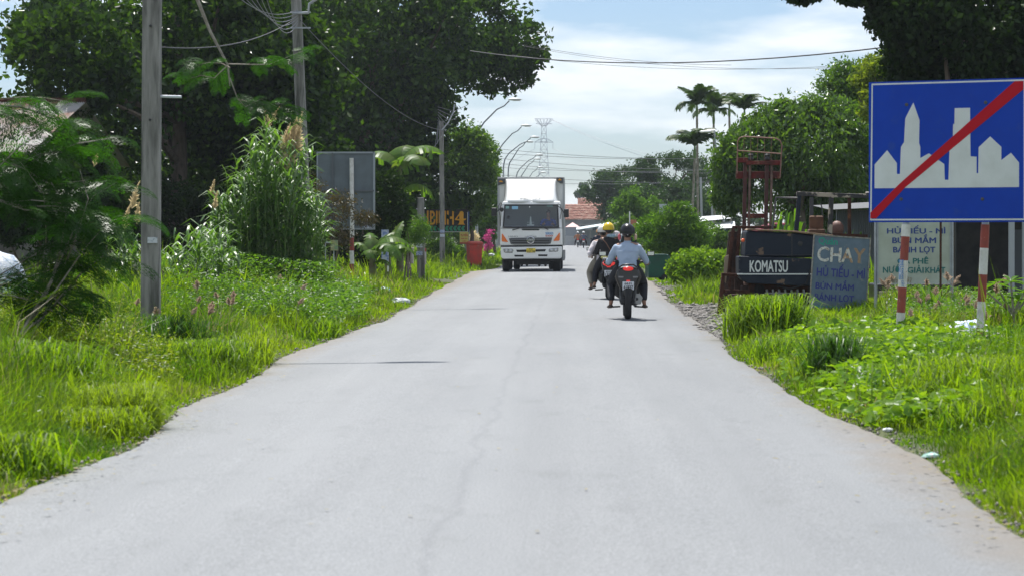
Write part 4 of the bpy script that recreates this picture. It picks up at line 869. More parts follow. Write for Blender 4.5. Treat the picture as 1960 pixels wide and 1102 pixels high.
# metal-roofed house far left
def metal_house():
    Y = 58; root = empty('metal_roofed_house', (GX(0, Y), Y, 0), label='house with a rusty corrugated metal roof behind the left sapling', cat='house')
    a = GX(-260, Y); b_ = GX(60, Y); ze = GZ(292, Y); zr = GZ(196, Y + 6.5)
    MB().bb((a + .3, Y + .6, 0), (b_ - .5, Y + 12, ze - .05)).build('wall', mat('shed_wall', (.10, .09, .08), .9, c2=(.18, .17, .15), scale=1.2), root)
    m = mat('corrugated', (.50, .49, .47), .55, .2, c2=(.36, .30, .26), scale=1.1, lo=.42, hi=.62, stretch=(1, .35, 1), c3=(.28, .12, .07), c3scale=1.7, c3lo=.55, c3hi=.7)
    n = 9; wdt = (b_ - a) / n
    for i in range(n):
        V = []; q = []; s = 8
        for j in range(s * 4 + 1):
            x = a + wdt * i + wdt * 1.03 * j / (s * 4); z = .022 * math.cos(2 * math.pi * j / 4) + (.012 if i % 2 else 0)
            V += [(x, Y, ze + z), (x, Y + 6.5, zr + z)]
        q = [(2 * j, 2 * j + 2, 2 * j + 3, 2 * j + 1) for j in range(s * 4)]
        MB().add(V, q).build('roof_sheet', m, root)
    MB().add([(a, Y + 6.5, zr), (b_, Y + 6.5, zr), (b_, Y + 13, ze), (a, Y + 13, ze)], [(0, 1, 2, 3)]).build('back_slope', m, root)
    MB().tube([(a, Y + 6.5, zr + .04), (b_, Y + 6.5, zr + .04)], .08, 6).build('ridge_cap', M_rust, root)
    MB().add([(b_ - .5, Y + .6, ze - .05), (b_ - .5, Y + 12, ze - .05), (b_ - .5, Y + 6.5, zr - .1)], [(0, 1, 2)]).build('gable', MATS['shed_wall'], root)
metal_house()
# tarpaulin bundle at far left
tp = MB(); tp.ball((0, 0, 0), 1, 16, 10, (.55, .5, .62)); 
for v in tp.v: v.x += GX(-18, 34); v.y += 34; v.z = v.z + .62 + .03 * math.sin(v.x * 19) * math.sin(v.z * 14)
o = tp.build('tarpaulin_bundle', mat('tarp', (.5, .54, .58), .45, c2=(.22, .33, .5), scale=9, c3=(.75, .75, .75), c3scale=5, c3lo=.5, bump=.6), smooth=True); tag(o, 'grey-blue plastic covered heap at the left frame edge', 'tarpaulin')

# ------------------------------------------------------------------ text helper
TEXTS = []; BOLD_GAIN = 1.0
def text(body, m, parent, x0, x1, z0, z1, y, bold=.012, shear=0, name='lettering'):
    """x0..x1, z0..z1 in the parent's own coordinates; faces -y"""
    c = bpy.data.curves.new(name, 'FONT'); c.body = body; c.size = 1; c.offset = 0; c['bold'] = bold * BOLD_GAIN; c.extrude = .0; c.shear = shear; c.align_x = 'LEFT'; c.resolution_u = 3
    c.materials.append(m); o = bpy.data.objects.new(name, c); col.objects.link(o); o.parent = parent; o.rotation_euler = (R(90), 0, 0)
    TEXTS.append((o, x0, x1, z0, z1, y)); return o
def fit_texts():
    bpy.context.view_layer.update()
    for o, x0, x1, z0, z1, y in TEXTS:
        bb = [Vector(c) for c in o.bound_box]; a0 = min(v.x for v in bb); a1 = max(v.x for v in bb); b0 = min(v.y for v in bb); b1 = max(v.y for v in bb)
        sx = (x1 - x0) / max(a1 - a0, 1e-4); sz = (z1 - z0) / max(b1 - b0, 1e-4)
        o.scale = (sx, sz, 1); o.location = (x0 - a0 * sx, y, z0 - b0 * sz)
    dg = bpy.context.evaluated_depsgraph_get()
    for o in [o for o in bpy.data.objects if o.type == 'FONT']:      # plain meshes in place of the text curves
        if not o.data.body: bpy.data.objects.remove(o); continue
        me = bpy.data.meshes.new_from_object(o.evaluated_get(dg)); nm = o.name; b_ = .028 if o.name.startswith('lettering') else .02
        v = np.empty(len(me.vertices) * 3, np.float32); me.vertices.foreach_get('co', v); v = v.reshape(-1, 3); ps = [list(p.vertices) for p in me.polygons]; mt = o.data.materials[0]
        VV = []; FF = []                                     # bold strokes: the same letters laid over each other, a hair apart
        for q, (dx, dz) in enumerate(((-b_, 0), (b_, 0), (0, b_ * .7), (0, -b_ * .7))): FF += [tuple(i + len(v) * q for i in p) for p in ps]; VV.append(v + np.array([dx, dz, .0006 * (q + 1) / max(o.scale.x, .01) * 0 + .0006 * (q + 1)], np.float32))
        me = bpy.data.meshes.new(nm); me.from_pydata(np.concatenate(VV).tolist(), [], FF); me.materials.append(mt)
        n = bpy.data.objects.new(nm, me); col.objects.link(n); n.parent = o.parent; n.location = o.location; n.rotation_euler = o.rotation_euler; n.scale = o.scale
        bpy.data.objects.remove(o); n.name = nm

# ------------------------------------------------------------------ blue end-of-town sign
M_blue = mat('sign_blue', (.002, .05, .43), .5, c2=(.002, .043, .38), scale=2, spec=.2, c3=(.02, .07, .33), c3scale=5, c3lo=.58, c3hi=.8)
M_swhite = mat('sign_white', (.70, .72, .70), .4, c2=(.62, .64, .61), scale=3); M_sred = mat('sign_red', (.48, .004, .014), .55, spec=.2)
def blue_sign():
    A = P(1663, 426, 30.4); B_ = Vector((GX(1966, 29.5), 29.5, A.z)); W = math.hypot(B_.x - A.x, B_.y - A.y); H = GZ(158, 30.4) - A.z; ang = math.atan2(B_.y - A.y, B_.x - A.x)
    root = empty('road_sign', (A.x, A.y, 0), (0, 0, ang), label='big blue end-of-town road sign with white skyline crossed by a red band', cat='road sign')
    def q(zx, zy): return ((zx - 45) / 605 * W, A.z + (595 - zy) / 541 * H)
    def pl(poly, y0, y1): return MB().prism([q(*p) for p in poly], y0, y1)
    pl([(45, 54), (650, 54), (650, 595), (45, 595)], 0, .012).build('plate', M_blue, root, world=False)
    pl([(56, 60), (642, 60), (642, 66), (56, 66)], -.003, 0).build('border', M_swhite, root, world=False); pl([(50, 582), (642, 582), (642, 588), (50, 588)], -.003, 0).build('border', M_swhite, root, world=False)
    pl([(56, 66), (61, 66), (56, 582), (50, 582)], -.003, 0).build('border', M_swhite, root, world=False); pl([(637, 66), (642, 66), (642, 582), (637, 582)], -.003, 0).build('border', M_swhite, root, world=False)
    sk = [(68, 464), (68, 372), (117, 318), (155, 368), (155, 410), (167, 410), (171, 306), (183, 288), (188, 196), (219, 137), (243, 205), (241, 292), (246, 308), (246, 350), (279, 332), (338, 374), (340, 434), (354, 434), (358, 318), (370, 314), (372, 222), (377, 222), (378, 162), (436, 162), (438, 346), (461, 348), (461, 410), (467, 410), (469, 312), (512, 272), (554, 312), (554, 362), (590, 335), (620, 372), (620, 464)]
    pl(sk, -.004, 0).build('skyline', M_swhite, root, world=False)
    pl([(52, 558), (52, 580), (74, 580), (187, 462), (636, 98), (636, 66), (605, 66), (165, 448)], -.008, -.0045).build('red_band', M_sred, root, world=False)
    for p in ((193, 144), (495, 143), (172, 506), (483, 508)):
        x, z = q(*p); MB().lathe([(.022, 0), (.022, -.008), (.01, -.014)], 10, (x, -.001, z), 'y').build('bolt', M_dsteel, root, world=False, smooth=True)
    for zx in (120, 320, 560):
        x, z0 = q(zx, 585); MB().box((x, .035, z0 + H * .48), (.05, .04, H * .94)).build('stiffener', M_steel, root, world=False)
    inv = Matrix.Rotation(-ang, 3, 'Z')
    for (xt, yt, xb, yb, cuts) in ((1729, 430, 1714, 668, [.0, .09, .27, .47, .66, .85, 1.0]), (1881, 430, 1869, 668, [.0, .0, .175, .37, .57, .765, 1.0])):
        t = P(xt, yt, 30.15 if xt < 1800 else 29.75); b_ = P(xb, yb, 30.15 if xt < 1800 else 29.75); b_.z = -.1; up = t + (t - b_).normalized() * 1.45
        post = empty('post', (0, 0, 0)); post.parent = root
        lt_ = inv @ (t - root.location); lb = inv @ (b_ - root.location); lu = inv @ (up - root.location)
        off = Vector((0, .11, 0))
        MB().tube([lt_ + off, lu + off], .045, 14).build('upper_pipe', M_steel, post, True, world=False)
        for i in range(6):
            if cuts[i + 1] - cuts[i] < .01: continue
            a = lt_.lerp(lb, cuts[i]) + off; c = lt_.lerp(lb, cuts[i + 1]) + off
            MB().tube([a, c], .053, 16).build('painted_band', M_wsteel if i % 2 == 0 else M_wred, post, True, world=False)
        if xt < 1800:
            c = lt_.lerp(lb, .36) + off; o = text('PHẠT KHOAN CẮT\nBÊ TÔNG 0909', mat('sticker_blue', (.03, .2, .55), .5), post, c.x - .045, c.x + .04, c.z - .14, c.z + .14, c.y - .056, .01)
            o.rotation_euler = (R(90), R(90), 0); TEXTS.pop(); o.scale = (.038, .038, 1); o.location = (c.x - .005, c.y - .056, c.z + .16)
blue_sign()

# ------------------------------------------------------------------ painted signboards on the right
def chay_board():
    Y = 40.5; k = K(Y)
    def z7(zx, zy): return 1350 + zx / 2.9, 250 + zy / 2.9
    c = P(*z7(583, 975), Y); roll = R(3.6)
    W = (918 - 612) / 2.9 / k * 1.0; H = (975 - 583) / 2.9 / k
    root = empty('signboard', (c.x, c.y, c.z), (0, roll, 0), label='tilted grey-blue food signboard with faded white word CHAY', cat='signboard')
    def q(zx, zy):   # into board coordinates
        p = P(*z7(zx, zy), Y) - c; cs, sn = math.cos(roll), math.sin(roll); return (p.x * cs - p.z * sn, p.x * sn + p.z * cs)
    MB().bb((0, 0, 0), (W, .02, H)).build('panel', mat('board_grey', (.12, .175, .235), .6, c2=(.09, .135, .185), scale=5, c3=(.2, .23, .24), c3scale=7, c3lo=.6), root, world=False)
    fm = mat('frame_grey', (.28, .29, .27), .6, c2=(.16, .12, .09), scale=14)
    for a, b_ in (((-.02, -.015, -.02), (0, .035, H + .02)), ((W, -.015, -.02), (W + .02, .035, H + .02)), ((0, -.015, H), (W, .035, H + .02)), ((0, -.015, -.02), (W, .035, 0))): MB().bb(a, b_).build('frame_bar', fm, root, world=False)
    for x in (.1, W - .1): MB().bb((x - .02, .04, -1.0 + .05), (x + .02, .08, H - .1)).build('leg', M_dsteel, root, world=False)
    def tx(s, x0, y0, x1, y1, m, bold=.012): 
        a = q(x0, y1); b_ = q(x1, y0 + (x1 - x0) * .055); text(s, m, root, a[0], b_[0], a[1], b_[1], -.002, bold)
    mw = mat('faded_white', (.62, .62, .58), .7, c2=(.30, .24, .18), scale=9, lo=.52, hi=.6); mo = mat('rust_letter', (.38, .25, .15), .7, c2=(.25, .18, .12), scale=9)
    mg = mat('letter_green', (.02, .30, .22), .6); mb_ = mat('letter_navy', (.022, .03, .25), .6, c2=(.04, .05, .2), scale=12)
    tx('Quán', 628, 594, 735, 636, mg, .015); tx('CH', 622, 645, 755, 724, mw, .025); tx('A', 757, 652, 822, 729, mat('half_letter', (.6, .58, .52), .7, c2=(.38, .25, .15), scale=3, lo=.45, hi=.5), .025); tx('Y', 822, 655, 888, 733, mo, .025)
    tx('HỦ TIẾU - MÌ', 618, 737, 888, 806, mb_); tx('BÚN MẮM', 612, 823, 826, 876, mb_); tx('BÁNH LỌT', 606, 895, 826, 948, mb_); tx('BÌNH DÂN', 610, 962, 745, 990, mg)
chay_board()
def cream_board():
    Y = 39.5; k = K(Y)
    def z(zx, zy, y=Y): return P(1640 + zx / 4.08, 420 + zy / 4.08, y)
    root = empty('signboard', (z(440, 0).x, Y, 0), label='cream food signboard with navy and green lettering behind the striped posts', cat='signboard')
    MB().bb(z(165, 500), z(728, -40, Y + .02)).build('panel', mat('cream', (.46, .50, .42), .6, c2=(.38, .41, .33), scale=2.5, c3=(.2, .2, .13), c3scale=4, c3lo=.66, c3hi=.8), root)
    for x in (148, 742): MB().tube([z(x, 760, Y + .05), z(x, -60, Y + .05)], .028, 8).build('post', M_steel, root, True)
    for a, b_ in (((160, 500), (166, -40)), ((727, 500), (733, -40)), ((160, 505), (733, 499))): MB().bb(z(*a, Y - .015), z(*b_, Y + .03)).build('frame_bar', M_steel, root)
    L0 = root.location
    def tx(s, x0, y0, x1, y1, m, b=.03, sh=0):
        a = z(x0, y1) - L0; c = z(x1, y0) - L0; text(s, m, root, a.x, c.x, a.z, c.z, -.004, b, sh)
    n = mat('letter_blue', (.03, .065, .25), .6); g = mat('letter_teal', (.02, .16, .15), .6)
    tx('HỦ TIẾU - MÌ', 237, 48, 690, 112, n, .008); tx('BÚN MẮM', 278, 118, 617, 187, n, .008); tx('BÁNH LỌT', 285, 205, 612, 272, n, .008)
    tx('CÀ PHÊ', 318, 292, 557, 347, g, .008); tx('NƯỚC', 205, 355, 378, 418, g, .008); tx('GIẢI', 396, 358, 520, 418, g, .008); tx('KHÁT', 536, 362, 690, 418, g, .008); tx('Kính Mời', 210, 450, 430, 495, mat('letter_faint', (.3, .26, .18), .7), 0, .3)
cream_board()
# dark thin pole in front of cream board, posts at the right
o = MB().tube([P(1800, 640, 38.5), P(1801, 300, 38.5)], .018, 8).build('thin_pole', M_rust, smooth=True); tag(o, 'thin rusty pole standing in front of the cream signboard', 'pole')
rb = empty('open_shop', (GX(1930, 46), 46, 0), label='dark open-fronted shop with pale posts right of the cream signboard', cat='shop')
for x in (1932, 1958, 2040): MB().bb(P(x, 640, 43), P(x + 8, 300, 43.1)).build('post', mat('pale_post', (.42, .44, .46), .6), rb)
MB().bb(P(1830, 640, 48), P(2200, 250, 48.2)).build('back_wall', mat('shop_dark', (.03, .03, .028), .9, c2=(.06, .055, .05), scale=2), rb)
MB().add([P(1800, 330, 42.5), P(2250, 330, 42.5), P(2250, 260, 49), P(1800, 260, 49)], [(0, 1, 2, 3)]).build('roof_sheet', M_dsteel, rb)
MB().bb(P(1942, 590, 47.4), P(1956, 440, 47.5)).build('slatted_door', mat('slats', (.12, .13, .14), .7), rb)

# ------------------------------------------------------------------ forklifts
M_nv = mat('navy_black_paint', (.006, .011, .022), .5, spec=.3, c2=(.010, .017, .03), scale=3, c3=(.17, .11, .07), c3scale=3.4, c3lo=.61, c3hi=.65, bump=.2)
M_peel = mat('peeling_black', (.02, .02, .022), .6, c2=(.035, .03, .027), scale=5, c3=(.36, .31, .24), c3scale=5, c3lo=.5, c3hi=.55, bump=.4)
def z7(zx, zy, Y): return P(1350 + zx / 2.9, 250 + zy / 2.9, Y)
def forklift_a():
    Y = 44; root = empty('forklift', (GX(1500, Y), Y, 0), label='derelict navy forklift with KOMATSU on its counterweight and a rusty red mast', cat='forklift')
    def poly(pts, Y0, Y1, nm, m, bev=.02): return MB().prism([(z7(a, b, Y).x, z7(a, b, Y).z) for a, b in pts], Y0, Y1).build(nm, m, root, bevel=bev)
    cw = poly([(176, 702), (182, 697), (640, 712), (640, 850), (600, 862), (230, 845), (196, 828), (176, 800)], 43.6, 44.4, 'counterweight', M_nv, .05)
    poly([(212, 700), (222, 562), (232, 556), (480, 568), (640, 586), (640, 706)], 43.75, 45.0, 'engine_hood', M_nv, .05)
    L0 = root.location
    a = z7(247, 785, 43.6) - L0; b_ = z7(457, 722, 43.6) - L0; text('KOMATSU', M_swhite, root, a.x, b_.x, a.z, b_.z, a.y - .004, .03)
    MB().bb(z7(206, 800, 43.595), z7(600, 793, 43.6)).build('stripe', M_swhite, root)
    MB().bb(z7(176, 800, 43.597), z7(206, 792, 43.6)).build('stripe', M_swhite, root)
    poly([(225, 553), (480, 566), (700, 590), (700, 580), (480, 556), (232, 546)], 43.7, 44.4, 'hood_rail', mat('rust_tan', (.3, .2, .12), .8, c2=(.15, .09, .05), scale=9), .008)
    MB().ball(z7(209, 610, 43.7), .035, 10, 6).build('marker_lamp', mat('lamp_orange', (.75, .12, .03), .3), root, True)
    MB().lathe([(.045, 0), (.045, -.004), (.03, -.008)], 14, z7(527, 628, 43.748), 'y').build('latch_hole', M_black, root, True)
    for (a_, b2) in (((478, 572), (484, 700)), ((228, 690), (600, 694))): MB().bb(z7(a_[0], b2[1], 43.745), z7(b2[0], a_[1], 43.75)).build('panel_seam', M_black, root)
    for x_ in (190, 590):
        for y_ in (715, 775): MB().lathe([(.014, 0), (.014, -.01)], 8, z7(x_, y_, 43.6), 'y').build('bolt', M_dsteel, root)
    MB().tube([z7(640, 600, 43.7), z7(560, 850, 43.55), z7(470, 880, 43.6), z7(400, 862, 43.7)], .016, 6).build('hose', M_rubber, root, True)
    MB().box(z7(360, 826, 43.66), (.22, .02, .07), (R(20), 0, 0)).build('rusted_patch', MATS['rust'], root)
    # chassis, axle, wheels
    MB().bb((z7(240, 0, 44).x, 44.0, .28), (z7(660, 0, 44).x, 45.6, .55)).build('chassis', M_rust, root, bevel=.02)
    for x in (300, 600):
        for yy in (44.2, 45.8):
            MB().lathe([(.12, -.09), (.27, -.09), (.3, -.05), (.3, .05), (.27, .09), (.12, .09)], 20, (z7(x, 0, 44).x, yy, .3), 'x').build('wheel', M_rubber, root, True)
    for i in range(7): MB().tube([z7(340 + i * 34, 880, 43.9), z7(346 + i * 34, 915, 43.9)], .02, 6).build('radiator_bar', M_steel, root)
    MB().bb(z7(330, 905, 43.85), z7(600, 897, 43.9)).build('drag_bar', mat('pale_bar', (.35, .34, .32), .6), root)
    # mast
    Ym = 46.3
    for (xa, xb_) in ((212, 240), (333, 360)):
        t = z7((xa + xb_) / 2 + 12, 165, Ym); bt = z7((xa + xb_) / 2 - 4, 1030, Ym)
        for dx, m in ((-.055, mat('mast_brown', (.075, .018, .013), .7, c2=(.04, .018, .012), scale=8, c3=(.14, .06, .04), c3scale=9, c3lo=.6)), (.035, mat('mast_steel', (.2, .13, .1), .5, .4, c2=(.09, .05, .04), scale=7))):
            MB().tube([t + Vector((dx, 0, 0)), bt + Vector((dx, 0, 0))], .05 if dx < 0 else .028, 4 if dx < 0 else 10).build('mast_rail', m, root)
    def bar(x0, y0, x1, y1, yy, m, nm='crossbar'): MB().bb(z7(x0, y1, yy), z7(x1, y0, yy + .08)).build(nm, m, root, bevel=.005)
    bar(174, 152, 236, 178, Ym - .1, M_rustred); bar(345, 166, 420, 192, Ym - .1, M_rustred); bar(228, 170, 358, 190, Ym - .14, M_rustred); bar(170, 228, 415, 268, Ym + .05, M_rustred); bar(228, 462, 345, 487, Ym - .02, M_rustred)
    for x in (252, 345): MB().lathe([(.04, 0), (.055, .03), (.04, .06), (.055, .1), (.03, .13)], 10, z7(x, 166, Ym - .1)).build('roller', M_black, root, True)
    MB().tube([z7(*p, Ym - .15) for p in ((176, 240), (180, 60), (190, 42), (215, 34), (390, 44), (415, 56), (425, 80), (415, 265))], .012, 6).build('load_backrest', mat('bare_rust', (.24, .13, .09), .7), root, True)
    MB().tube([z7(180, 112, Ym - .15), z7(424, 130, Ym - .15)], .012, 6).build('load_backrest', MATS['bare_rust'], root, True)
    for i in range(5): MB().tube([z7(215 + 38 * i, 38 + i, Ym - .15), z7(213 + 38 * i, 165, Ym - .15)], .005, 4).build('backrest_wire', MATS['bare_rust'], root)
    # carriage and lower rails at left
    for (x0, y0, x1, y1, r) in ((158, 535, 118, 800, .045), (190, 530, 158, 1010, .05), (150, 560, 130, 960, .03), (215, 560, 196, 1000, .035)):
        MB().tube([z7(x0, y0, 45.0), z7(x1, y1, 44.9)], r, 4).build('lift_chain_guide', M_rust, root)
    MB().bb(z7(150, 545, 45.0), z7(395, 530, 45.08)).build('top_plate', M_rust, root, bevel=.01)
    poly([(62, 1035), (90, 790), (108, 790), (96, 1040)], 43.9, 44.05, 'fork_carriage', M_rust, .01)
    poly([(90, 805), (92, 790), (200, 795), (200, 812)], 43.9, 44.0, 'fork_carriage', M_rust, .008)
    poly([(85, 900), (88, 880), (250, 882), (250, 905)], 43.92, 44.02, 'fork_carriage', M_rust, .008)
    poly([(120, 1040), (130, 910), (200, 905), (196, 1040)], 44.0, 44.2, 'side_plate', mat('dark_rust', (.05, .03, .022), .8, c2=(.1, .055, .04), scale=8), .01)
    poly([(200, 860), (330, 868), (330, 960), (200, 960)], 44.05, 44.3, 'tilt_box', MATS['dark_rust'], .02)
    poly([(152, 560), (205, 560), (196, 800), (200, 1020), (112, 1030), (125, 800)], 45.05, 45.12, 'mast_web', MATS['dark_rust'], .01)
    poly([(104, 830), (112, 700), (135, 690), (128, 760), (118, 850)], 44.2, 44.24, 'wood_scrap', mat('scrap_wood', (.28, .22, .15), .8), .005)
    for k_ in range(5): MB().tube([z7(168 + k_ * 9, 820, 44.3), z7(160 + k_ * 9, 1010, 44.3)], .016, 6).build('chain', MATS['dark_rust'], root)
    poly([(205, 850), (590, 862), (590, 1000), (205, 1010)], 45.3, 45.5, 'under_body', MATS['dark_rust'], .02)
    # thin black side guard
    MB().tube([z7(372, 556, 44.6), z7(392, 372, 44.6), z7(510, 376, 44.6)], .024, 4).build('cab_guard', M_dsteel, root)
def forklift_b():
    Y = 45.8; root = empty('forklift', (GX(1660, Y), Y, 0), label='derelict forklift with peeling cab frame, worn seat and a TOYOTA plate behind the signboards', cat='forklift')
    def beam(p, q_, w, m, nm): MB().tube([p, q_], w, 4).build(nm, m, root, bevel=.006)
    beam(z7(506, 352, 45), z7(905, 366, 45), .055, M_peel, 'roof_frame'); beam(z7(506, 352, 46.8), z7(905, 362, 46.8), .045, M_peel, 'roof_frame')
    for x in (520, 900): beam(z7(x, 356, 45), z7(x, 350, 46.8), .05, M_peel, 'roof_frame')
    for x in (590, 660, 730, 800): beam(z7(x, 362, 45.2), z7(x, 354, 46.7), .022, M_peel, 'roof_bar')
    beam(z7(522, 362, 45), z7(505, 560, 45), .055, M_nv, 'cab_pillar'); beam(z7(700, 370, 45), z7(690, 585, 45), .06, M_peel, 'cab_pillar'); beam(z7(800, 372, 46.8), z7(800, 590, 46.8), .045, M_rust, 'cab_pillar'); beam(z7(590, 372, 46.8), z7(588, 590, 46.8), .05, M_dsteel, 'cab_pillar')
    MB().box(z7(616, 512, 45.9), (.27, .08, .26), (.15, 0, 0)).build('seat_back', mat('seat_brown', (.17, .085, .045), .8, c2=(.1, .05, .03), scale=8), root, bevel=.03)
    MB().box(z7(616, 560, 45.7), (.3, .35, .08)).build('seat', MATS['seat_brown'], root, bevel=.02)
    MB().tube([z7(640, 405, 46.2), z7(648, 430, 46.2), z7(650, 480, 46.2)], .012, 6).build('steering_column', M_dsteel, root)
    MB().ball(z7(731, 545, 45.6), .13, 14, 8, (1, 1, 1.15)).build('gas_bottle', mat('bottle_brown', (.16, .08, .06), .6), root, True)
    MB().tube([z7(490, 575, 45.2), z7(900, 590, 45.2)], .06, 4).build('sill_beam', M_rust, root)
    def zz(zx, zy, y): return P(1640 + zx / 4.08, 420 + zy / 4.08, y)
    MB().bb(zz(168, 760, 44), zz(520, 690, 44.4)).build('bumper', mat('forklift_orange', (.42, .06, .03), .6, c2=(.2, .05, .03), scale=6), root, bevel=.02)
    MB().bb(zz(150, 690, 44.1), zz(700, 495, 45.2)).build('counterweight', M_black, root, bevel=.03)
    MB().prism([(zz(a, b_, 44).x, zz(a, b_, 44).z) for a, b_ in ((175, 560), (440, 560), (448, 680), (440, 692), (190, 685), (178, 670))], 44.04, 44.1).build('rear_plate', mat('plate_cream', (.34, .30, .20), .7, c2=(.2, .13, .07), scale=6, lo=.55, hi=.7), root, bevel=.012)
    L0 = root.location; a = zz(262, 600, 44.04) - L0; b_ = zz(410, 572, 44.04) - L0; text('TOYOTA', M_black, root, a.x, b_.x, a.z, b_.z, a.y - .004, .04)
    MB().bb(zz(204, 600, 44.036), zz(255, 572, 44.04)).build('emblem', M_black, root)
    for x in (260, 620): MB().lathe([(.12, -.1), (.29, -.1), (.32, -.05), (.32, .05), (.29, .1), (.12, .1)], 20, (zz(x, 0, 45).x, 45.2, .32), 'x').build('wheel', M_rubber, root, True)
forklift_a(); forklift_b()
sh = empty('corrugated_shed', (GX(1640, 60), 60, 0), label='grey corrugated shed seen through the cab frame', cat='shed')
V = []; x0, x1 = GX(1600, 60), GX(1760, 60); n = 90
for j in range(n + 1):
    x = x0 + (x1 - x0) * j / n; y = 60 + .02 * math.cos(j * math.pi); V += [(x, y, 0), (x, y, GZ(402, 60))]
MB().add(V, [(2 * j, 2 * j + 2, 2 * j + 3, 2 * j + 1) for j in range(n)]).build('wall_sheet', mat('corr_grey', (.2, .22, .24), .6, .2, c2=(.14, .15, .16), scale=1.5, stretch=(1, 1, .3)), sh)
MB().add([(x0 - .2, 59.6, GZ(402, 60)), (x1, 59.6, GZ(394, 60)), (x1, 64, GZ(380, 60)), (x0 - .2, 64, GZ(390, 60))], [(0, 1, 2, 3)]).build('roof_sheet', mat('corr_dark', (.07, .075, .08), .6), sh)
# red car hood behind the forklift
rc = empty('parked_car', (GX(1492, 56), 56, 0), label='red car with only roof and bonnet showing between mast and thin guard frame', cat='car')
MB().prism([(GX(a, 56), GZ(b_, 56)) for a, b_ in ((1440, 470), (1440, 446), (1452, 440), (1468, 431), (1480, 427), (1505, 427), (1514, 433), (1520, 445), (1520, 470))], 56, 57.5).build('body', mat('car_red', (.38, .03, .06), .3, coat=.6), rc, bevel=.04)
MB().prism([(GX(a, 56), GZ(b_, 56)) for a, b_ in ((1474, 438), (1482, 431), (1500, 431), (1508, 438))], 55.985, 56).build('window', M_glassd, rc)
MB().bb((GX(1442, 56), 56.1, 0.3), (GX(1518, 56), 57.4, GZ(468, 56))).build('underbody', M_black, rc)
for x in (1455, 1505): MB().lathe([(.15, -.1), (.3, -.1), (.3, .1), (.15, .1)], 18, (GX(x, 56), 56.1, .3), 'y').build('wheel', M_rubber, rc, True)

# plank, painted cloth, post scraps at the foot of the blue sign
pk = empty('wooden_plank', (GX(1760, 29), 29, 0), label='long weathered plank with a blue patch lying in front of the blue sign posts', cat='plank')
MB().bb((P(1640, 0, 31.5).x, 31.4, GZ(655, 31.5)), (P(1800, 0, 31.5).x, 31.6, GZ(642, 31.5))).build('board', mat('old_wood', (.25, .2, .14), .8, c2=(.15, .12, .08), scale=4, stretch=(.2, 1, 1), bump=.3), pk, bevel=.006)
MB().bb((P(1666, 0, 31.5).x, 31.39, GZ(654, 31.5)), (P(1697, 0, 31.5).x, 31.4, GZ(644, 31.5))).build('painted_patch', mat('faded_blue', (.03, .12, .25), .7), pk)
def cloth(name, label, pts, Y, dep, m):
    root = empty(name, (GX(pts[0][0], Y), Y, 0), label=label, cat='cloth'); nx, ny = 40, 14; V = []
    xs = [p[0] for p in pts]; t_ = [p[1] for p in pts]; b0 = pts[0][2]
    for j in range(ny + 1):
        for i in range(nx + 1):
            px = xs[0] + (xs[-1] - xs[0]) * i / nx; top = np.interp(px, xs, t_); u = j / ny; z = GZ(b0, Y) + (GZ(top, Y) - GZ(b0, Y)) * math.sin(u * math.pi * .55) + .018 * math.sin(i * 1.3 + j * .9) * u
            V.append((GX(px, Y) + .02 * math.sin(j * 1.7), Y - dep * (1 - u) + .02 * math.sin(i * .8), z))
    n = nx + 1; i = (np.arange(ny)[:, None] * n + np.arange(nx)[None]).ravel(); o = link('sheet', np_mesh('sheet', np.array(V) - np.array(root.location), [np.stack([i, i + 1, i + n + 1, i + n], -1)], m, True), root)
    md = o.modifiers.new('thick', 'SOLIDIFY'); md.thickness = .006
cm = mat('printed_cloth', (.42, .55, .72), .7, c2=(.62, .56, .5), scale=3.5, lo=.45, hi=.6, c3=(.7, .62, .6), c3scale=4.5, c3lo=.5, c3hi=.6)
cloth('plastic_banner', 'crumpled pale blue and cream banner draped at the right sign post foot', [(1735, 640, 648), (1770, 634, 0), (1800, 625, 0), (1830, 616, 0), (1870, 612, 0), (1888, 622, 0)], 31.2, .35, cm)
cloth('plastic_banner', 'small pinkish-white crumpled sheet right of the right sign post', [(1877, 652, 662), (1890, 640, 0), (1905, 636, 0), (1925, 642, 0)], 29.6, .3, mat('pale_cloth', (.62, .55, .55), .7, c2=(.5, .45, .46), scale=5))
def crumple(name, label, px, py, Y, s, m, cat='litter'):
    b_ = MB().ball((0, 0, 0), s, 9, 6, (1.3, .9, .55)); c = P(px, py, Y)
    for v in b_.v: v *= random.uniform(.75, 1.2); v += c
    for v in b_.v: v.z = max(v.z, float(gh(c.x, c.y)) - .01)
    o = b_.build(name, m); tag(o, label, cat)
pm = mat('plastic_teal', (.25, .5, .42), .3, c2=(.55, .62, .58), scale=20); pw = mat('plastic_white', (.68, .7, .7), .35, c2=(.5, .52, .55), scale=20)
crumple('plastic_bag', 'pale teal crumpled plastic bag at the lower right asphalt edge', 1782, 873, 15.9, .055, pm)
crumple('plastic_bag', 'white plastic scrap in the grass above the teal bag', 1700, 822, 17.8, .03, pw)
crumple('plastic_bag', 'grey plastic bag on the asphalt edge below the banana leaves', 767, 578, 50.5, .17, mat('plastic_grey', (.3, .36, .34), .4, c2=(.5, .52, .5), scale=14))
crumple('plastic_bag', 'blue plastic bag in the grass beside the low banana plant', 733, 556, 55, .15, mat('plastic_blue', (.12, .3, .42), .4, c2=(.4, .5, .55), scale=14))
crumple('plastic_bag', 'white litter in the grass left of the truck wheel', 941, 488, 125, .14, pw)
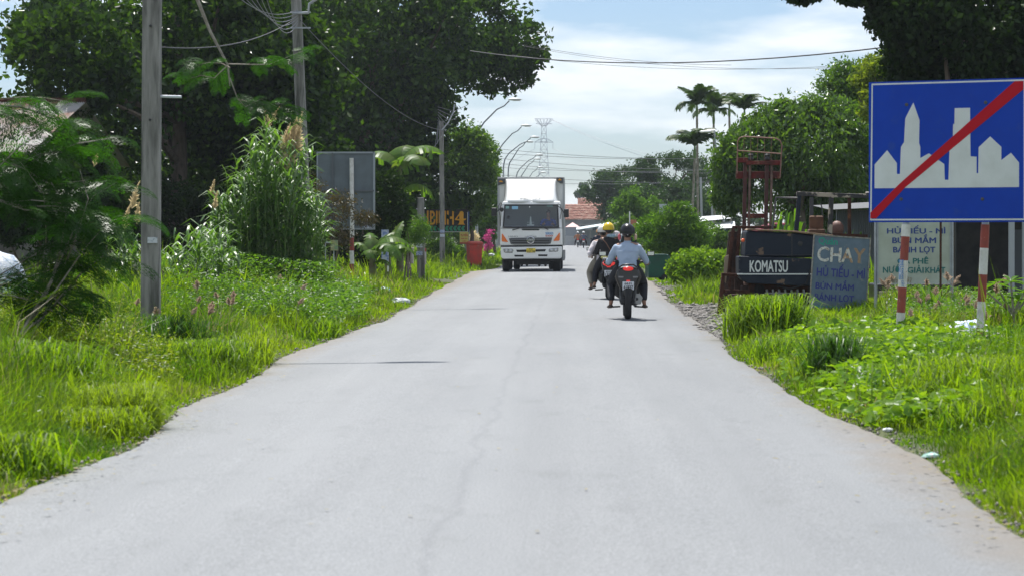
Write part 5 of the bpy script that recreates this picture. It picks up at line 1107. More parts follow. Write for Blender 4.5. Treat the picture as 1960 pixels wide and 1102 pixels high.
# frangipani at right
fg = empty('frangipani', (GX(1925, 33), 33, 0), label='frangipani with paddle-shaped bright leaves at the right edge', cat='plant')
for i, (x, y) in enumerate(((1905, 545), (1935, 540), (1950, 575), (1960, 560), (1890, 560), (1985, 550))):
    tip = P(x, y, 33 + random.uniform(-.3, .3)); MB().tube([(GX(1945, 33), 33, -.02), (GX(1940, 33), 33, .35), tip], [.025, .02, .012], 6).build('branch', M_palebark, fg, True)
    for j in range(8):
        a = j * 2.4 + i; L = .24; V = []; b_ = MB(); d = Vector((math.cos(a), math.sin(a) * .8, random.uniform(-.1, .7))).normalized(); s = d.cross(Vector((0, 0, 1))).normalized(); 
        for t, w in ((0, .006), (.3, .03), (.6, .042), (.85, .032), (1, .004)): c = tip + d * L * t + Vector((0, 0, -.07 * t * t)); V += [c - s * w + Vector((0, 0, .012)), c, c + s * w + Vector((0, 0, .012))]
        b_.add(V, [(3 * q + r_, 3 * q + r_ + 1, 3 * q + r_ + 4, 3 * q + r_ + 3) for q in range(4) for r_ in range(2)]); b_.build('leaf', L_vine, fg, True)
def spiky(label, px, Y, h, n, m, wid=.02):
    tuft('leafy_plant', label, px, Y, .18, h, n, m, wid, 'plant')
spiky('dark strappy-leaved plant in front of the TOYOTA plate', 1785, 36.5, .75, 46, L_mid)
spiky('strappy-leaved plant left of the right striped post', 1835, 35.5, .6, 40, L_mid)
bush('small leafy shrub at the foot of the open shop', 1935, 35, [(1930, 620, 40, 16, 0), (1905, 625, 30, 12, 0)], 2200, .06, L_light)

# ------------------------------------------------------------------ left side: sign back, billboard, bins, markers
def sign_back():
    Y = 58; root = empty('road_sign', (GX(672, Y), Y, 0), label='grey back of a road sign on a red and white striped post on the left', cat='road sign')
    gm = mat('sign_back_grey', (.14, .17, .185), .6, .1, c2=(.11, .13, .14), scale=2.5)
    MB().bb(P(608, 438, Y), P(716, 293, Y + .02)).build('plate', gm, root)
    fm = mat('sign_rim', (.3, .33, .35), .5, .3)
    for a, b_ in (((606, 440), (609, 291)), ((714, 440), (718, 291)), ((608, 294), (716, 291)), ((608, 440), (716, 437))): MB().bb(P(*a, Y - .03), P(*b_, Y + .02)).build('rim', fm, root)
    for y in (365,): MB().bb(P(608, y + 2, Y - .05), P(716, y - 1, Y)).build('stiffener', mat('sign_rib', (.12, .13, .14), .6), root)
    MB().bb(P(635, 437, Y - .04), P(638, 293, Y)).build('stiffener', MATS['sign_rib'], root)
    MB().bb(P(697, 437, Y - .006), P(711, 413, Y)).build('notice', mat('notice_white', (.5, .52, .56), .6), root)
    L0 = root.location
    for i, (s, m) in enumerate((('THI HÀNH', mat('txt_red', (.4, .08, .06), .6)), ('KHÔNG LAU', mat('txt_blue', (.05, .08, .3), .6)), ('BÀO TRÌ', MATS['txt_blue']))):
        a = P(698.5, 421 + 7 * i, Y) - L0; b_ = P(709.5, 416 + 7 * i, Y) - L0; text(s, m, root, a.x, b_.x, a.z, b_.z, -.009, .03)
    cuts = [(303, 455, M_wsteel), (455, 480, M_wred), (480, 505, M_wsteel), (505, 530, M_wred), (530, 575, M_wsteel)]
    for a, b_, m in cuts: MB().tube([P(673, a, Y - .1), P(674, b_, Y - .1)], .052, 12).build('post_band', m, root, True)
sign_back()
def billboard():
    Y = 118
    def z(zx, zy, y=Y): return P(740 + zx / 5.51, 360 + zy / 5.51, y)
    root = empty('billboard', (z(500, 0).x, Y, 0), label='black billboard with orange letters and a row of green arrows', cat='billboard')
    MB().bb(z(120, 462, Y), z(862, 225, Y + .1)).build('panel', mat('billboard_black', (.028, .02, .018), .6), root)
    MB().bb(z(120, 467, Y - .03), z(858, 461, Y + .1)).build('frame_bar', M_swhite, root); MB().bb(z(852, 465, Y - .03), z(858, 255, Y)).build('frame_bar', M_swhite, root)
    for x in (130, 845): MB().bb(z(x, 760, Y + .1), z(x + 16, 470, Y + .2)).build('post', M_dsteel, root)
    MB().bb(z(862, 640, Y), z(872, 250, Y + .1)).build('side_post', mat('post_blue', (.03, .07, .28), .5), root)
    L0 = root.location; m = mat('letter_orange', (.92, .42, .02), .55)
    def tx(s, x0, y0, x1, y1, mm, b_=.0): a = z(x0, y1) - L0; c = z(x1, y0) - L0; text(s, mm, root, a.x, c.x, a.z, c.z, -.02, b_)
    tx('THẢN', 130, 225, 365, 385, m); tx('H', 372, 242, 440, 382, m, .0); tx('BINH', 460, 245, 706, 386, m, .0)
    MB().prism([(z(a, b_).x, z(a, b_).z) for a, b_ in ((750, 388), (765, 375), (768, 345), (722, 340), (722, 330), (760, 280), (775, 250), (800, 245), (812, 262), (812, 325), (840, 325), (835, 338), (812, 345), (814, 375), (828, 388))], Y - .03, Y - .01).build('numeral', m, root)
    MB().prism([(z(a, b_).x, z(a, b_).z) for a, b_ in ((742, 328), (765, 292), (768, 328))], Y - .035, Y - .028).build('numeral_gap', MATS['billboard_black'], root)
    gm = mat('arrow_green', (.03, .30, .15), .6)
    for i in range(15):
        x = 785 - i * 42.5; MB().prism([(z(a, b_).x, z(a, b_).z) for a, b_ in ((x + 44, 402), (x + 18, 402), (x, 428), (x + 18, 454), (x + 44, 454), (x + 28, 428))], Y - .02, Y - .004).build('arrow', gm, root)
    yb = empty('notice_board', (z(815, 0, 112).x, 112, 0), label='yellow notice board with red lettering above the red bin', cat='notice board')
    MB().bb(z(770, 588, 112), z(865, 465, 112.05)).build('panel', mat('notice_yellow', (.62, .52, .14), .6), yb); MB().bb(z(772, 588, 111.98), z(865, 574, 112)).build('footer_band', mat('notice_red', (.5, .08, .05), .6), yb)
    MB().bb(z(822, 780, 112.05), z(848, 590, 112.12)).build('post', M_conc, yb)
    L1 = yb.location; r = mat('letter_red', (.5, .03, .04), .6)
    for s, x0, y0, x1, y1 in (('TUYỂN', 780, 478, 858, 512), ('THỢ MAY', 782, 528, 855, 544), ('GẤP', 800, 553, 840, 568)):
        a = z(x0, y1, 112) - L1; c = z(x1, y0, 112) - L1; text(s, r, yb, a.x, c.x, a.z, c.z, -.01, .02)
billboard()
def wheelie(root, m, w=.5, d=.55, h=.95, lid=True):
    b_ = MB(); t = .87
    V = []
    for z, s in ((.08, t), (h, 1.0)): V += [(-w / 2 * s, -d / 2 * s, z), (w / 2 * s, -d / 2 * s, z), (w / 2 * s, d / 2 * s, z), (-w / 2 * s, d / 2 * s, z)]
    b_.add(V, [(0, 1, 5, 4), (1, 2, 6, 5), (2, 3, 7, 6), (3, 0, 4, 7), (4, 5, 6, 7), (0, 3, 2, 1)]).build('body', m, root, bevel=.025, world=False)
    MB().box((0, 0, h - .02), (w * 1.08, d * 1.08, .06)).build('rim', m, root, bevel=.012, world=False)
    for x in (-.12, .12): MB().box((x, -d / 2 * .95, h * .5), (.02, .02, h * .75), (R(-3), 0, 0)).build('rib', m, root, world=False)
    MB().tube([(-w * .5, d * .5 + .04, h - .03), (w * .5, d * .5 + .04, h - .03)], .016, 8).build('handle', m, root, world=False)
    for s in (-1, 1): MB().lathe([(.03, -.025), (.1, -.025), (.1, .025), (.03, .025)], 18, (s * w * .42, d * .42, .1), 'x').build('wheel', M_rubber, root, True, world=False)
    MB().tube([(-w * .42, d * .42, .1), (w * .42, d * .42, .1)], .015, 6).build('axle', M_steel, root, world=False)
M_bred = mat('bin_red', (.52, .035, .02), .5, c2=(.33, .045, .03), scale=4, c3=(.3, .2, .15), c3scale=7, c3lo=.64)
rbn = empty('wheelie_bin', (GX(908, 101), 101, 0), (0, 0, R(196)), label='red wheelie bin with closed lid at the left asphalt edge', cat='bin')
wheelie(rbn, M_bred, .56, .62, 1.04)
MB().box((0, .02, 1.085), (.62, .68, .07), taper=.8).build('lid', mat('bin_lid_red', (.48, .09, .06), .45), rbn, bevel=.02, world=False)
M_bgr = mat('bin_green', (.008, .085, .055), .45, c2=(.012, .06, .045), scale=4, c3=(.05, .12, .08), c3scale=8, c3lo=.62)
gbn = empty('wheelie_bin', (GX(1254, 75), 75, 0), (0, 0, R(-82)), label='dark green wheelie bin with its lid hanging open on the right', cat='bin')
wheelie(gbn, M_bgr, .62, .58, .80)
def lidp(pts, m, y0=-.3, y1=.3): return MB().prism(pts, y0, y1)
gl = MB().prism([(.0, 0), (.1, .04), (.32, -.26), (.36, -.38), (.5, -.36), (.44, -.58), (.38, -.62), (.36, -.46), (.2, -.42), (.02, -.5)], -.30, .26).build('lid', M_bgr, gbn, bevel=.015, world=False)
gl.location = (0.0, .30, .76); gl.rotation_euler = (0, 0, R(82)); 
mk = empty('concrete_marker', (GX(786, 69), 69, 0), label='white-painted concrete marker stone left of the stickered pole', cat='marker stone')
MB().bb(P(779, 505, 69), P(792, 474, 69.3)).build('block', mat('painted_conc', (.5, .48, .44), .8, c2=(.3, .2, .18), scale=8), mk, bevel=.02)
mk2 = empty('concrete_marker', (GX(812, 72), 72, 0), label='slim white marker stone with red top right of the stickered pole', cat='marker stone')
MB().bb(P(808, 507, 72), P(816, 482, 72.2)).build('block', MATS['painted_conc'], mk2, bevel=.02); MB().bb(P(808, 482, 72), P(816, 475, 72.2)).build('red_cap', M_wred, mk2, bevel=.01)
mk3 = empty('poster_post', (GX(628, 55), 55, 0), label='narrow rusty frame with a small coloured poster left of the striped post', cat='post')
for x in (622, 638): MB().bb(P(x, 545, 55), P(x + 2, 462, 55.03)).build('post', M_steel, mk3)
MB().bb(P(633, 480, 54.97), P(647, 460, 55)).build('poster', mat('poster', (.35, .3, .15), .6, c2=(.12, .25, .15), scale=9), mk3); MB().bb(P(622, 466, 55), P(640, 462, 55.04)).build('bar', M_steel, mk3)
mk4 = empty('poster_post', (GX(735, 63), 63, 0), label='pale post with blue and white notices behind the low banana leaf', cat='post')
MB().bb(P(730, 500, 63.5), P(744, 440, 63.6)).build('notice', mat('notice_mix', (.42, .47, .55), .6, c2=(.15, .22, .45), scale=12, lo=.5, hi=.55), mk4); MB().bb(P(741, 520, 63.6), P(744, 440, 63.7)).build('post', M_white, mk4)

# right: street lamp pole, roadside sign, van, awnings
rl = empty('street_lamp', (GX(1388, 105), 105, 0), label='slim leaning street lamp with a flat arm beside the palms', cat='street lamp')
MB().tube([P(1392, 500, 105), P(1385, 420, 105), P(1367, 252, 105)], [.06, .055, .04], 7).build('mast', M_steel, rl, True)
MB().tube([P(1341, 253, 105), P(1368, 250, 105)], [.05, .05], 7).build('arm', M_white, rl, True)
MB().box(P(1350, 252.5, 105), (.5, .14, .06)).build('lamp_head', M_white, rl, bevel=.02)
for i, (xa, ya, xb_, yb_) in enumerate(((1345, 490, 1341, 340), (1364, 490, 1362, 300))):
    o = MB().tube([P(xa, ya, 100 + i * 5), P(xb_, yb_, 100 + i * 5)], .05, 7).build('slim_pole', mat('pole_pale', (.36, .37, .38), .7), smooth=True); tag(o, ['slim pale pole directly below the leftmost palms', 'slim pale pole just left of the leaning street lamp'][i], 'pole')
van = empty('van', (GX(1213, 112), 112, 0), label='white van parked on the right verge half hidden by the front rider', cat='van')
def zp(zx, zy, y=112): return P(1080 + zx / 4.59, 400 + zy / 4.59, y)
def vpoly(pts): return [(zp(a, b_).x, zp(a, b_).z) for a, b_ in pts]
vm = mat('van_silver', (.52, .54, .56), .3, .2, coat=.5)
MB().prism(vpoly([(470, 440), (475, 300), (500, 225), (530, 206), (670, 208), (700, 232), (716, 300), (716, 440)]), 112, 116.5).build('body', vm, van, bevel=.08)
MB().prism(vpoly([(488, 300), (508, 238), (532, 222), (668, 224), (690, 242), (704, 300)]), 111.98, 112.02).build('windscreen', M_glassd, van, bevel=.02)
for a in (486, 680): MB().bb(zp(a, 345, 111.97), zp(a + 22, 312, 112.02)).build('tail_lamp', mat('tail_red', (.4, .02, .02), .3), van)
MB().bb(zp(560, 395, 111.98), zp(620, 370, 112)).build('number_plate', M_white, van)
for s in (490, 690): MB().lathe([(.15, -.1), (.32, -.1), (.32, .1), (.15, .1)], 16, (zp(s, 0).x, 112.8, .32), 'x').build('wheel', M_rubber, van, True)
sg = empty('shop_sign', (GX(1212, 118), 118, 0), label='small red and yellow sign on a thin white pole in the bushes', cat='sign')
MB().bb(P(1207, 433, 118), P(1218, 421, 118.05)).build('panel', mat('sign_redbrown', (.4, .14, .08), .6), sg); MB().bb(P(1207, 438, 118), P(1218, 433, 118.05)).build('panel', mat('sign_yel', (.6, .45, .08), .6), sg)
MB().tube([P(1206, 470, 118), P(1205, 405, 118)], .03, 6).build('pole', M_white, sg)
sg = empty('shop_sign', (GX(1310, 88), 88, 0), label='pale sign with red lettering above the bright feathery bush', cat='sign')
MB().bb(P(1262, 415, 100), P(1324, 391, 100.1)).build('panel', mat('sign_pale', (.42, .46, .50), .6), sg)
a = P(1304, 411, 100) - sg.location; c = P(1322, 402, 100) - sg.location; text('CƠM', mat('letter_red', (.5, .03, .04), .6), sg, a.x, c.x, a.z, c.z, a.y - .01, .04); a = P(1304, 415, 100) - sg.location; c = P(1322, 411.5, 100) - sg.location; text('PHỞ', MATS['letter_red'], sg, a.x, c.x, a.z, c.z, a.y - .01, .04)
aw2 = empty('roadside_stall', (GX(1365, 96), 96, 0), label='white-roofed stall with a blue-green side behind the slim poles', cat='stall')
MB().add([P(1338, 424, 94), P(1402, 418, 94), P(1402, 411, 98), P(1338, 415, 98)], [(0, 1, 2, 3)]).build('roof_sheet', mat('stall_white', (.62, .64, .66), .5), aw2)
MB().add([P(1340, 440, 92), P(1408, 436, 92), P(1406, 424, 95), P(1340, 428, 95)], [(0, 1, 2, 3)]).build('awning', MATS['stall_white'], aw2)
MB().bb(P(1342, 500, 95), P(1392, 440, 95.2)).build('side_wall', mat('stall_blue', (.05, .13, .16), .7), aw2)
for x in (1343, 1400): MB().tube([P(x, 500, 93.5), P(x, 426, 93.5)], .04, 6).build('post', M_steel, aw2)
# ------------------------------------------------------------------ figures by Skin modifier
def skin(name, J, E, m, parent, sub=1, root_i=0, smooth=True):
    """J: list of (pos, radius or (rx, ry)); E: edges"""
    me = bpy.data.meshes.new(name); me.from_pydata([tuple(j[0]) for j in J], E, []); me.materials.append(m)
    o = link(name, me, parent); md = o.modifiers.new('skin', 'SKIN'); md.use_smooth_shade = True
    if not me.skin_vertices: 
        try: me.skin_vertices
        except Exception: pass
    sv = me.skin_vertices[0].data if me.skin_vertices else None
    if sv is None:
        import bmesh; bm = bmesh.new(); bm.from_mesh(me); bm.verts.layers.skin.verify(); bm.to_mesh(me); bm.free(); sv = me.skin_vertices[0].data
    for i, j in enumerate(J):
        r = j[1]; sv[i].radius = r if hasattr(r, '__len__') else (r, r); sv[i].use_root = (i == root_i)
    md.branch_smoothing = .3
    s = o.modifiers.new('sub', 'SUBSURF'); s.levels = sub; s.render_levels = sub
    return o
M_skin = mat('skin', (.32, .17, .11), .55, c2=(.26, .13, .085), scale=12)
M_hair = mat('hair', (.012, .01, .009), .5)
def hand(parent, wr, s, name='hand'):
    """palm with four bent fingers and a thumb closed round a grip that runs along x"""
    wr = Vector(wr); J = [(wr, .026), (wr + Vector((0, .05, -.005)), (.022, .036))]; E = [(0, 1)]
    for k in range(4):
        x = (k - 1.5) * .019; b0 = wr + Vector((x, .078, 0)); L = [.9, 1, .95, .78][k]
        n = len(J); J += [(b0, .0095), (b0 + Vector((0, .028 * L, -.012)), .0085), (b0 + Vector((0, .030 * L, -.038)), .008), (b0 + Vector((0, .010, -.052)), .007)]; E += [(1, n), (n, n + 1), (n + 1, n + 2), (n + 2, n + 3)]
    n = len(J); J += [(wr + Vector((-s * .03, .035, -.012)), .011), (wr + Vector((-s * .042, .058, -.03)), .0095), (wr + Vector((-s * .03, .07, -.045)), .008)]; E += [(0, n), (n, n + 1), (n + 1, n + 2)]
    return J, E
def rider(root_loc, label, shirt, pants, helmet_m, seat_z=.78, seat_y=.30, hands=((-.335, .80, .90), (.335, .80, .90)), feet=((-.30, .42, .22), (.30, .42, .22)), knees=((-.27, .66, .50), (.27, .66, .50)), sh=.20, lean=.06, head_turn=0, barefoot=True, scale=1, group=None, elbows=None, shoulder_z=1.27, helmet_half=False, shirt_r=1.0, cloth_extra=None, skirt=False):
    root = empty('person', root_loc, (0, 0, 0), label=label, cat='person', group=group); root.scale = (scale,) * 3
    pel = Vector((0, seat_y, seat_z + .09)); ch = Vector((0, seat_y + lean * .7, seat_z + .34)); nk = Vector((0, seat_y + lean, shoulder_z + .045)); S = [Vector((s * sh, seat_y + lean, shoulder_z - .02)) for s in (-1, 1)]
    H = [Vector(h) for h in hands]; Fv = [Vector(f) for f in feet]; Kn = [Vector(k) for k in knees]
    El = [Vector(e) for e in elbows] if elbows else [S[i].lerp(H[i], .5) + Vector(((-1, 1)[i] * .09, -.10, -.06)) for i in (0, 1)]
    hd = nk + Vector((0, .035, .14)); HP = [Vector(((-1, 1)[i] * .10, seat_y + .02, seat_z + .06)) for i in (0, 1)]
    # continuous body with five-fingered hands and feet
    J = [(pel, (.13, .11)), (ch, (.13, .10)), (nk - Vector((0, 0, .06)), (.11, .08)), (nk, .055), (hd - Vector((0, 0, .06)), .062), (hd + Vector((0, .005, .02)), (.078, .09)), (hd + Vector((0, 0, .08)), .06)]
    E = [(0, 1), (1, 2), (2, 3), (3, 4), (4, 5), (5, 6)]
    for i in (0, 1):
        s = (-1, 1)[i]; n = len(J); J += [(S[i], .052), (El[i], .040), (H[i] + Vector((0, -.05, .0)), .028)]; E += [(2, n), (n, n + 1), (n + 1, n + 2)]
        hj, he = hand(None, H[i] + Vector((0, -.035, 0)), -s); m0 = len(J); J += hj; E += [(n + 2, m0)] + [(a + m0, b + m0) for a, b in he]
        n = len(J); ank = Fv[i] + Vector((0, -.06, .06)); J += [(HP[i], .085), (Kn[i], .06), (ank, .038), (Fv[i] + Vector((s * .015, .06, .0)), (.04, .028)), (Fv[i] + Vector((s * .03, .15, -.015)), (.045, .02))]; E += [(0, n), (n, n + 1), (n + 1, n + 2), (n + 2, n + 3), (n + 3, n + 4)]
    skin('body', J, E, M_skin, root)
    MB().ball(hd + Vector((0, -.03, .035)), 1, 14, 9, (.088, .09, .105)).build('hair', M_hair, root, True, world=False)
    # face details: nose, eyes, ears are part of the head front
    f = MB(); f.ball(hd + Vector((0, .10, -.01)), .016, 8, 5, (.8, 1, 1.3)); f.ball(hd + Vector((-.08, .0, 0)), .022, 8, 5, (.5, .8, 1.2)); f.ball(hd + Vector((.08, .0, 0)), .022, 8, 5, (.5, .8, 1.2)); f.build('face', M_skin, root, True, world=False)
    r = shirt_r; sb = MB(); up = nk - pel
    prof = [(-.09, .175, .14), (-.02, .18, .14), (.10, .172, .13), (.22, .185, .13), (.32, .20, .125), (.38, .185, .11), (.425, .12, .085), (.45, .068, .066)]
    N_ = 18; b0 = len(sb.v); tot = up.length
    for (t, rx, ry) in prof:
        c = pel + up * (t / .45) * (1 if t > 0 else 1)
        c = pel + Vector((0, up.y * max(t, 0) / .45, up.z * t / .45)) + Vector((0, -.015, 0))
        for q in range(N_): a_ = 2 * math.pi * q / N_; sb.v.append(c + Vector((rx * r * math.cos(a_), ry * r * math.sin(a_), 0)))
    for j in range(len(prof) - 1):
        for q in range(N_): sb.f.append((b0 + j * N_ + q, b0 + j * N_ + (q + 1) % N_, b0 + (j + 1) * N_ + (q + 1) % N_, b0 + (j + 1) * N_ + q))
    sb.f.append(tuple(b0 + q for q in reversed(range(N_)))); sb.f.append(tuple(b0 + (len(prof) - 1) * N_ + q for q in range(N_)))
    for i in (0, 1):
        s_ = (-1, 1)[i]; wr = H[i].lerp(El[i], .2); so = S[i] + Vector((s_ * -.015, -.01, -.03)); sb.ball(so, .068 * r, 10, 7)
        sb.tube([so + Vector((-s_ * .06, 0, 0)), so, so.lerp(El[i], .5) + Vector((s_ * .008, -.01, 0)), El[i], El[i].lerp(wr, .5), wr], [.06, .072 * r, .062, .056, .052, .045], 12)
        sb.ball(El[i], .057, 10, 7)
    so_ = sb.build('shirt', shirt, root, True, world=False); md = so_.modifiers.new('fuse', 'REMESH'); md.mode = 'VOXEL'; md.voxel_size = .013; md.use_smooth_shade = True
    md = so_.modifiers.new('soft', 'SMOOTH'); md.iterations = 7; md.factor = .6
    tx_ = bpy.data.textures.get('folds') or bpy.data.textures.new('folds', 'CLOUDS'); tx_.noise_scale = .09; md = so_.modifiers.new('folds', 'DISPLACE'); md.texture = tx_; md.strength = .022; md.mid_level = .5
    J = [(pel - Vector((0, 0, .01)), (.155, .13))]; E = []
    for i in (0, 1):
        n = len(J); ank = Fv[i] + Vector((0, -.06, .09)); J += [(HP[i] + Vector((0, .02, .0)), .105), (HP[i].lerp(Kn[i], .5) + Vector(((-1, 1)[i] * .02, 0, .01)), .098), (Kn[i], .082), (Kn[i].lerp(ank, .5), .07), (ank, .058)]; E += [(0, n), (n, n + 1), (n + 1, n + 2), (n + 2, n + 3), (n + 3, n + 4)]
    skin('trousers', J, E, pants, root, 2)
    for i in (0, 1):
        s = (-1, 1)[i]; p = Fv[i]; J = [(p + Vector((0, -.06, .0)), (.042, .035)), (p + Vector((s * .02, .05, -.01)), (.05, .032)), (p + Vector((s * .035, .15, -.02)), (.045, .02))]
        skin('sandal' if barefoot else 'shoe', J, [(0, 1), (1, 2)], M_shoe, root, 2)
    # helmet
    hc = hd + Vector((0, -.01, .045)); b = MB(); n = 20; rings = 9
    prof = [(math.sin(a) if a < 1.6 else 1 - (a - 1.57) * .05, math.cos(a)) for a in [.02 + 1.9 * i / rings for i in range(rings + 1)]]
    b.lathe([(r_ * .138, z * .135) for r_, z in reversed(prof)], n, hc, 'z', (.93, 1.1)); b.build('helmet', helmet_m, root, True, world=False)
    MB().lathe([(.137, 0), (.14, .004), (.137, .012)], 20, hc + Vector((0, 0, -.045)), 'z', (.93, 1.1)).build('helmet_rim', M_black, root, True, world=False)
    MB().prism([(-.08, 0), (.08, 0), (.06, .02), (-.06, .02)], 0, .06).build('helmet_visor', M_black, root, world=False).location = hc + Vector((0, .13, -.02))
    return root, dict(hd=hd, nk=nk, ch=ch, pel=pel, S=S, hc=hc)
M_shoe = mat('sandal_brown', (.05, .032, .024), .6)
M_shirt = mat('shirt_blue_grey', (.37, .45, .57), .8, c2=(.32, .40, .51), scale=4, bump=.35, bscale=7, stretch=(1, 1, 2.4))
M_pantsd = mat('trousers_dark', (.014, .015, .02), .85, bump=.5, bscale=9)
M_blackcl = mat('jacket_black', (.012, .012, .014), .85, bump=.5, bscale=9)
M_helm = mat('helmet_black', (.008, .008, .009), .3, spec=.4); M_helmy = mat('helmet_yellow', (.70, .50, .02), .25); M_helmw = mat('helmet_white', (.7, .7, .7), .25); M_helmo = mat('helmet_orange', (.65, .28, .05), .3)
M_whitecl = mat('shirt_white', (.62, .58, .60), .8, bump=.4, bscale=9); M_khaki = mat('trousers_khaki', (.22, .20, .16), .85, bump=.5, bscale=9)

# ------------------------------------------------------------------ motorbikes, seen from behind; +y is forward, origin under the rear wheel
M_bdark = mat('bike_black', (.016, .016, .018), .3, coat=.4); M_bgrey = mat('bike_engine', (.10, .10, .10), .5, .5, c2=(.05, .05, .05), scale=14); M_chrome = mat('chrome', (.55, .55, .56), .22, .9)
M_tl = emis('tail_light', (1, .06, .05), .3, (.5, .02, .02)); M_bred2 = mat('bike_red', (.45, .02, .03), .35)
def motorbike(loc, label, plate, style='round', group='motorbikes riding away', detail=True, body=None, rz=0):
    root = empty('motorbike', loc, (0, 0, rz), label=label, cat='motorbike', group=group); body = body or M_bdark
    def B(mb, nm, m, smooth=False, bevel=0): return mb.build(nm, m, root, smooth, bevel, world=False)
    r = .285; w = .055
    for y in (0, 1.24):
        ty = MB(); n = 28; pr = [(r - .07, -w * .6), (r - .03, -w), (r - .008, -w * .75), (r, 0), (r - .008, w * .75), (r - .03, w), (r - .07, w * .6)]
        for a in range(n):
            for rr, x in pr: ty.v.append(Vector((x, y + rr * math.cos(2 * math.pi * a / n), r + rr * math.sin(2 * math.pi * a / n))))
        k = len(pr)
        for a in range(n):
            for j in range(k): ty.f.append((a * k + j, a * k + (j + 1) % k, ((a + 1) % n) * k + (j + 1) % k, ((a + 1) % n) * k + j))
        t = B(ty, 'tyre', M_rubber, True)
        if detail:
            wm = MB().lathe([(.02, -.05), (.05, -.05), (.05, .05), (.02, .05)], 12, (0, y, r), 'x'); 
            for q in range(5): a = 2 * math.pi * q / 5; wm.tube([(0, y, r), (0, y + (r - .06) * math.cos(a), r + (r - .06) * math.sin(a))], .014, 5)
            B(wm, 'wheel_rim', M_bgrey)
    if not detail:
        B(MB().box((0, .55, .62), (.26, 1.0, .34)), 'body', body, bevel=.08); B(MB().box((0, .35, .80), (.26, .7, .07)), 'seat', M_black, bevel=.02)
        B(MB().box((0, 1.1, .8), (.34, .2, .45)), 'front_cowl', body, bevel=.06); B(MB().tube([(-.33, 1.0, 1.0), (.33, 1.0, 1.0)], .018, 6), 'handlebar', M_black); B(MB().box((0, -.12, .8), (.16, .05, .08)), 'tail_lamp', M_tl); B(MB().box((0, -.16, .62), (.19, .012, .14)), 'number_plate', M_white)
        for s in (-1, 1): B(MB().tube([(s * .3, 1.0, 1.0), (s * .33, .98, 1.12)], .007, 5).box((s * .35, .97, 1.15), (.10, .02, .06)), 'mirror', M_black)
        return root
    # engine, swingarm, shocks
    B(MB().box((.02, .62, .36), (.26, .42, .28)), 'engine', M_bgrey, bevel=.04); B(MB().box((-.08, .3, .3), (.10, .62, .12)), 'chain_case', M_black, bevel=.03)
    for s in (-1, 1):
        B(MB().tube([(s * .115, .02, .3), (s * .12, .12, .62)], [.03, .022], 10), 'shock_absorber', M_bgrey, True)
        B(MB().tube([(s * .09, 0, .285), (s * .09, .5, .33)], .02, 8), 'swingarm', M_dsteel)
    ex = MB().tube([(.16, .05, .34), (.15, .35, .30), (.13, .6, .22)], [.062, .055, .03], 12); B(ex, 'exhaust', M_bgrey, True)
    B(MB().prism([(.105, .33), (.13, .43), (.20, .42), (.245, .36), (.215, .25), (.13, .245)], -.04, .0), 'exhaust_cap', mat('exhaust_shield', (.28, .28, .27), .4, .5), bevel=.012)
    B(MB().tube([(.13, -.05, .335), (.165, -.045, .34)], .022, 10), 'exhaust_pipe', M_black)
    # frame body and seat
    B(MB().box((0, .70, .60), (.22, .5, .26)), 'body', body, bevel=.07)
    B(MB().box((0, .42, .765), (.27, .78, .08), (R(-3), 0, 0)), 'seat', mat('seat_vinyl', (.015, .015, .015), .7), bevel=.03)
    # tail
    if style == 'round':
        B(MB().prism([(-.155, .60), (-.20, .70), (-.19, .80), (-.12, .865), (0, .885), (.12, .865), (.19, .80), (.20, .70), (.155, .60), (.09, .50), (-.09, .50)], -.13, .25), 'tail_fairing', body, bevel=.035)
        B(MB().ball((0, -.135, .835), 1, 16, 8, (.088, .03, .036)), 'tail_lamp', M_tl, True)
        B(MB().tube([(-.165, -.05, .80), (-.15, -.16, .86), (-.09, -.19, .90), (.0, -.2, .905), (.09, -.19, .90), (.15, -.16, .86), (.165, -.05, .80)], .014, 8), 'grab_rail', M_black, True)
        for s in (-1, 1):
            B(MB().tube([(s * .175, -.10, .80), (s * .205, -.10, .70), (s * .16, -.08, .585), (s * .12, -.06, .50)], .016, 8), 'side_cowl', mat('cowl_brown', (.07, .06, .05), .4), True)
            B(MB().box((s * .12, -.135, .70), (.085, .03, .028)), 'turn_signal', mat('smoke_lens', (.2, .2, .2), .25), bevel=.008)
        B(MB().box((0, -.14, .635), (.06, .03, .03)), 'reflector', M_tl, bevel=.004)
    else:
        B(MB().prism([(-.13, .62), (-.17, .78), (-.12, .86), (.12, .86), (.17, .78), (.13, .62), (.06, .52), (-.06, .52)], -.10, .3), 'tail_fairing', body, bevel=.035)
        for s in (-1, 1): B(MB().prism([(s * .03, .70), (s * .12, .74), (s * .14, .78), (s * .10, .83), (s * .06, .77)], -.125, -.09), 'tail_lamp', M_tl, bevel=.006)
        B(MB().box((0, -.11, .70), (.08, .03, .03)), 'reflector', M_tl)
        B(MB().tube([(-.12, 0, .84), (-.12, -.14, .88), (.12, -.14, .88), (.12, 0, .84)], .015, 8), 'grab_rail', M_chrome, True)
        B(MB().box((-.15, .15, .45), (.09, .5, .22)), 'belt_cover', M_black, bevel=.04); B(MB().box((0, .45, .50), (.40, .6, .26)), 'side_panel', body, bevel=.08)
    # plate and rear mudguard
    B(MB().box((0, -.155, .555), (.19, .006, .14), (R(8), 0, 0)), 'number_plate', mat('plate_white', (.62, .64, .68), .4), bevel=.004)
    tm = mat('plate_ink', (.03, .03, .035), .6)
    text(plate[0], tm, root, -.06, .06, .572, .610, -.168, .035, name='plate_text'); text(plate[1], tm, root, -.08, .08, .500, .560, -.160, .035, name='plate_text')
    B(MB().prism([(-.075, .50), (.075, .50), (.06, .40), (.035, .365), (-.035, .365), (-.06, .40)], -.16, -.13), 'mudguard', M_bdark, bevel=.01)
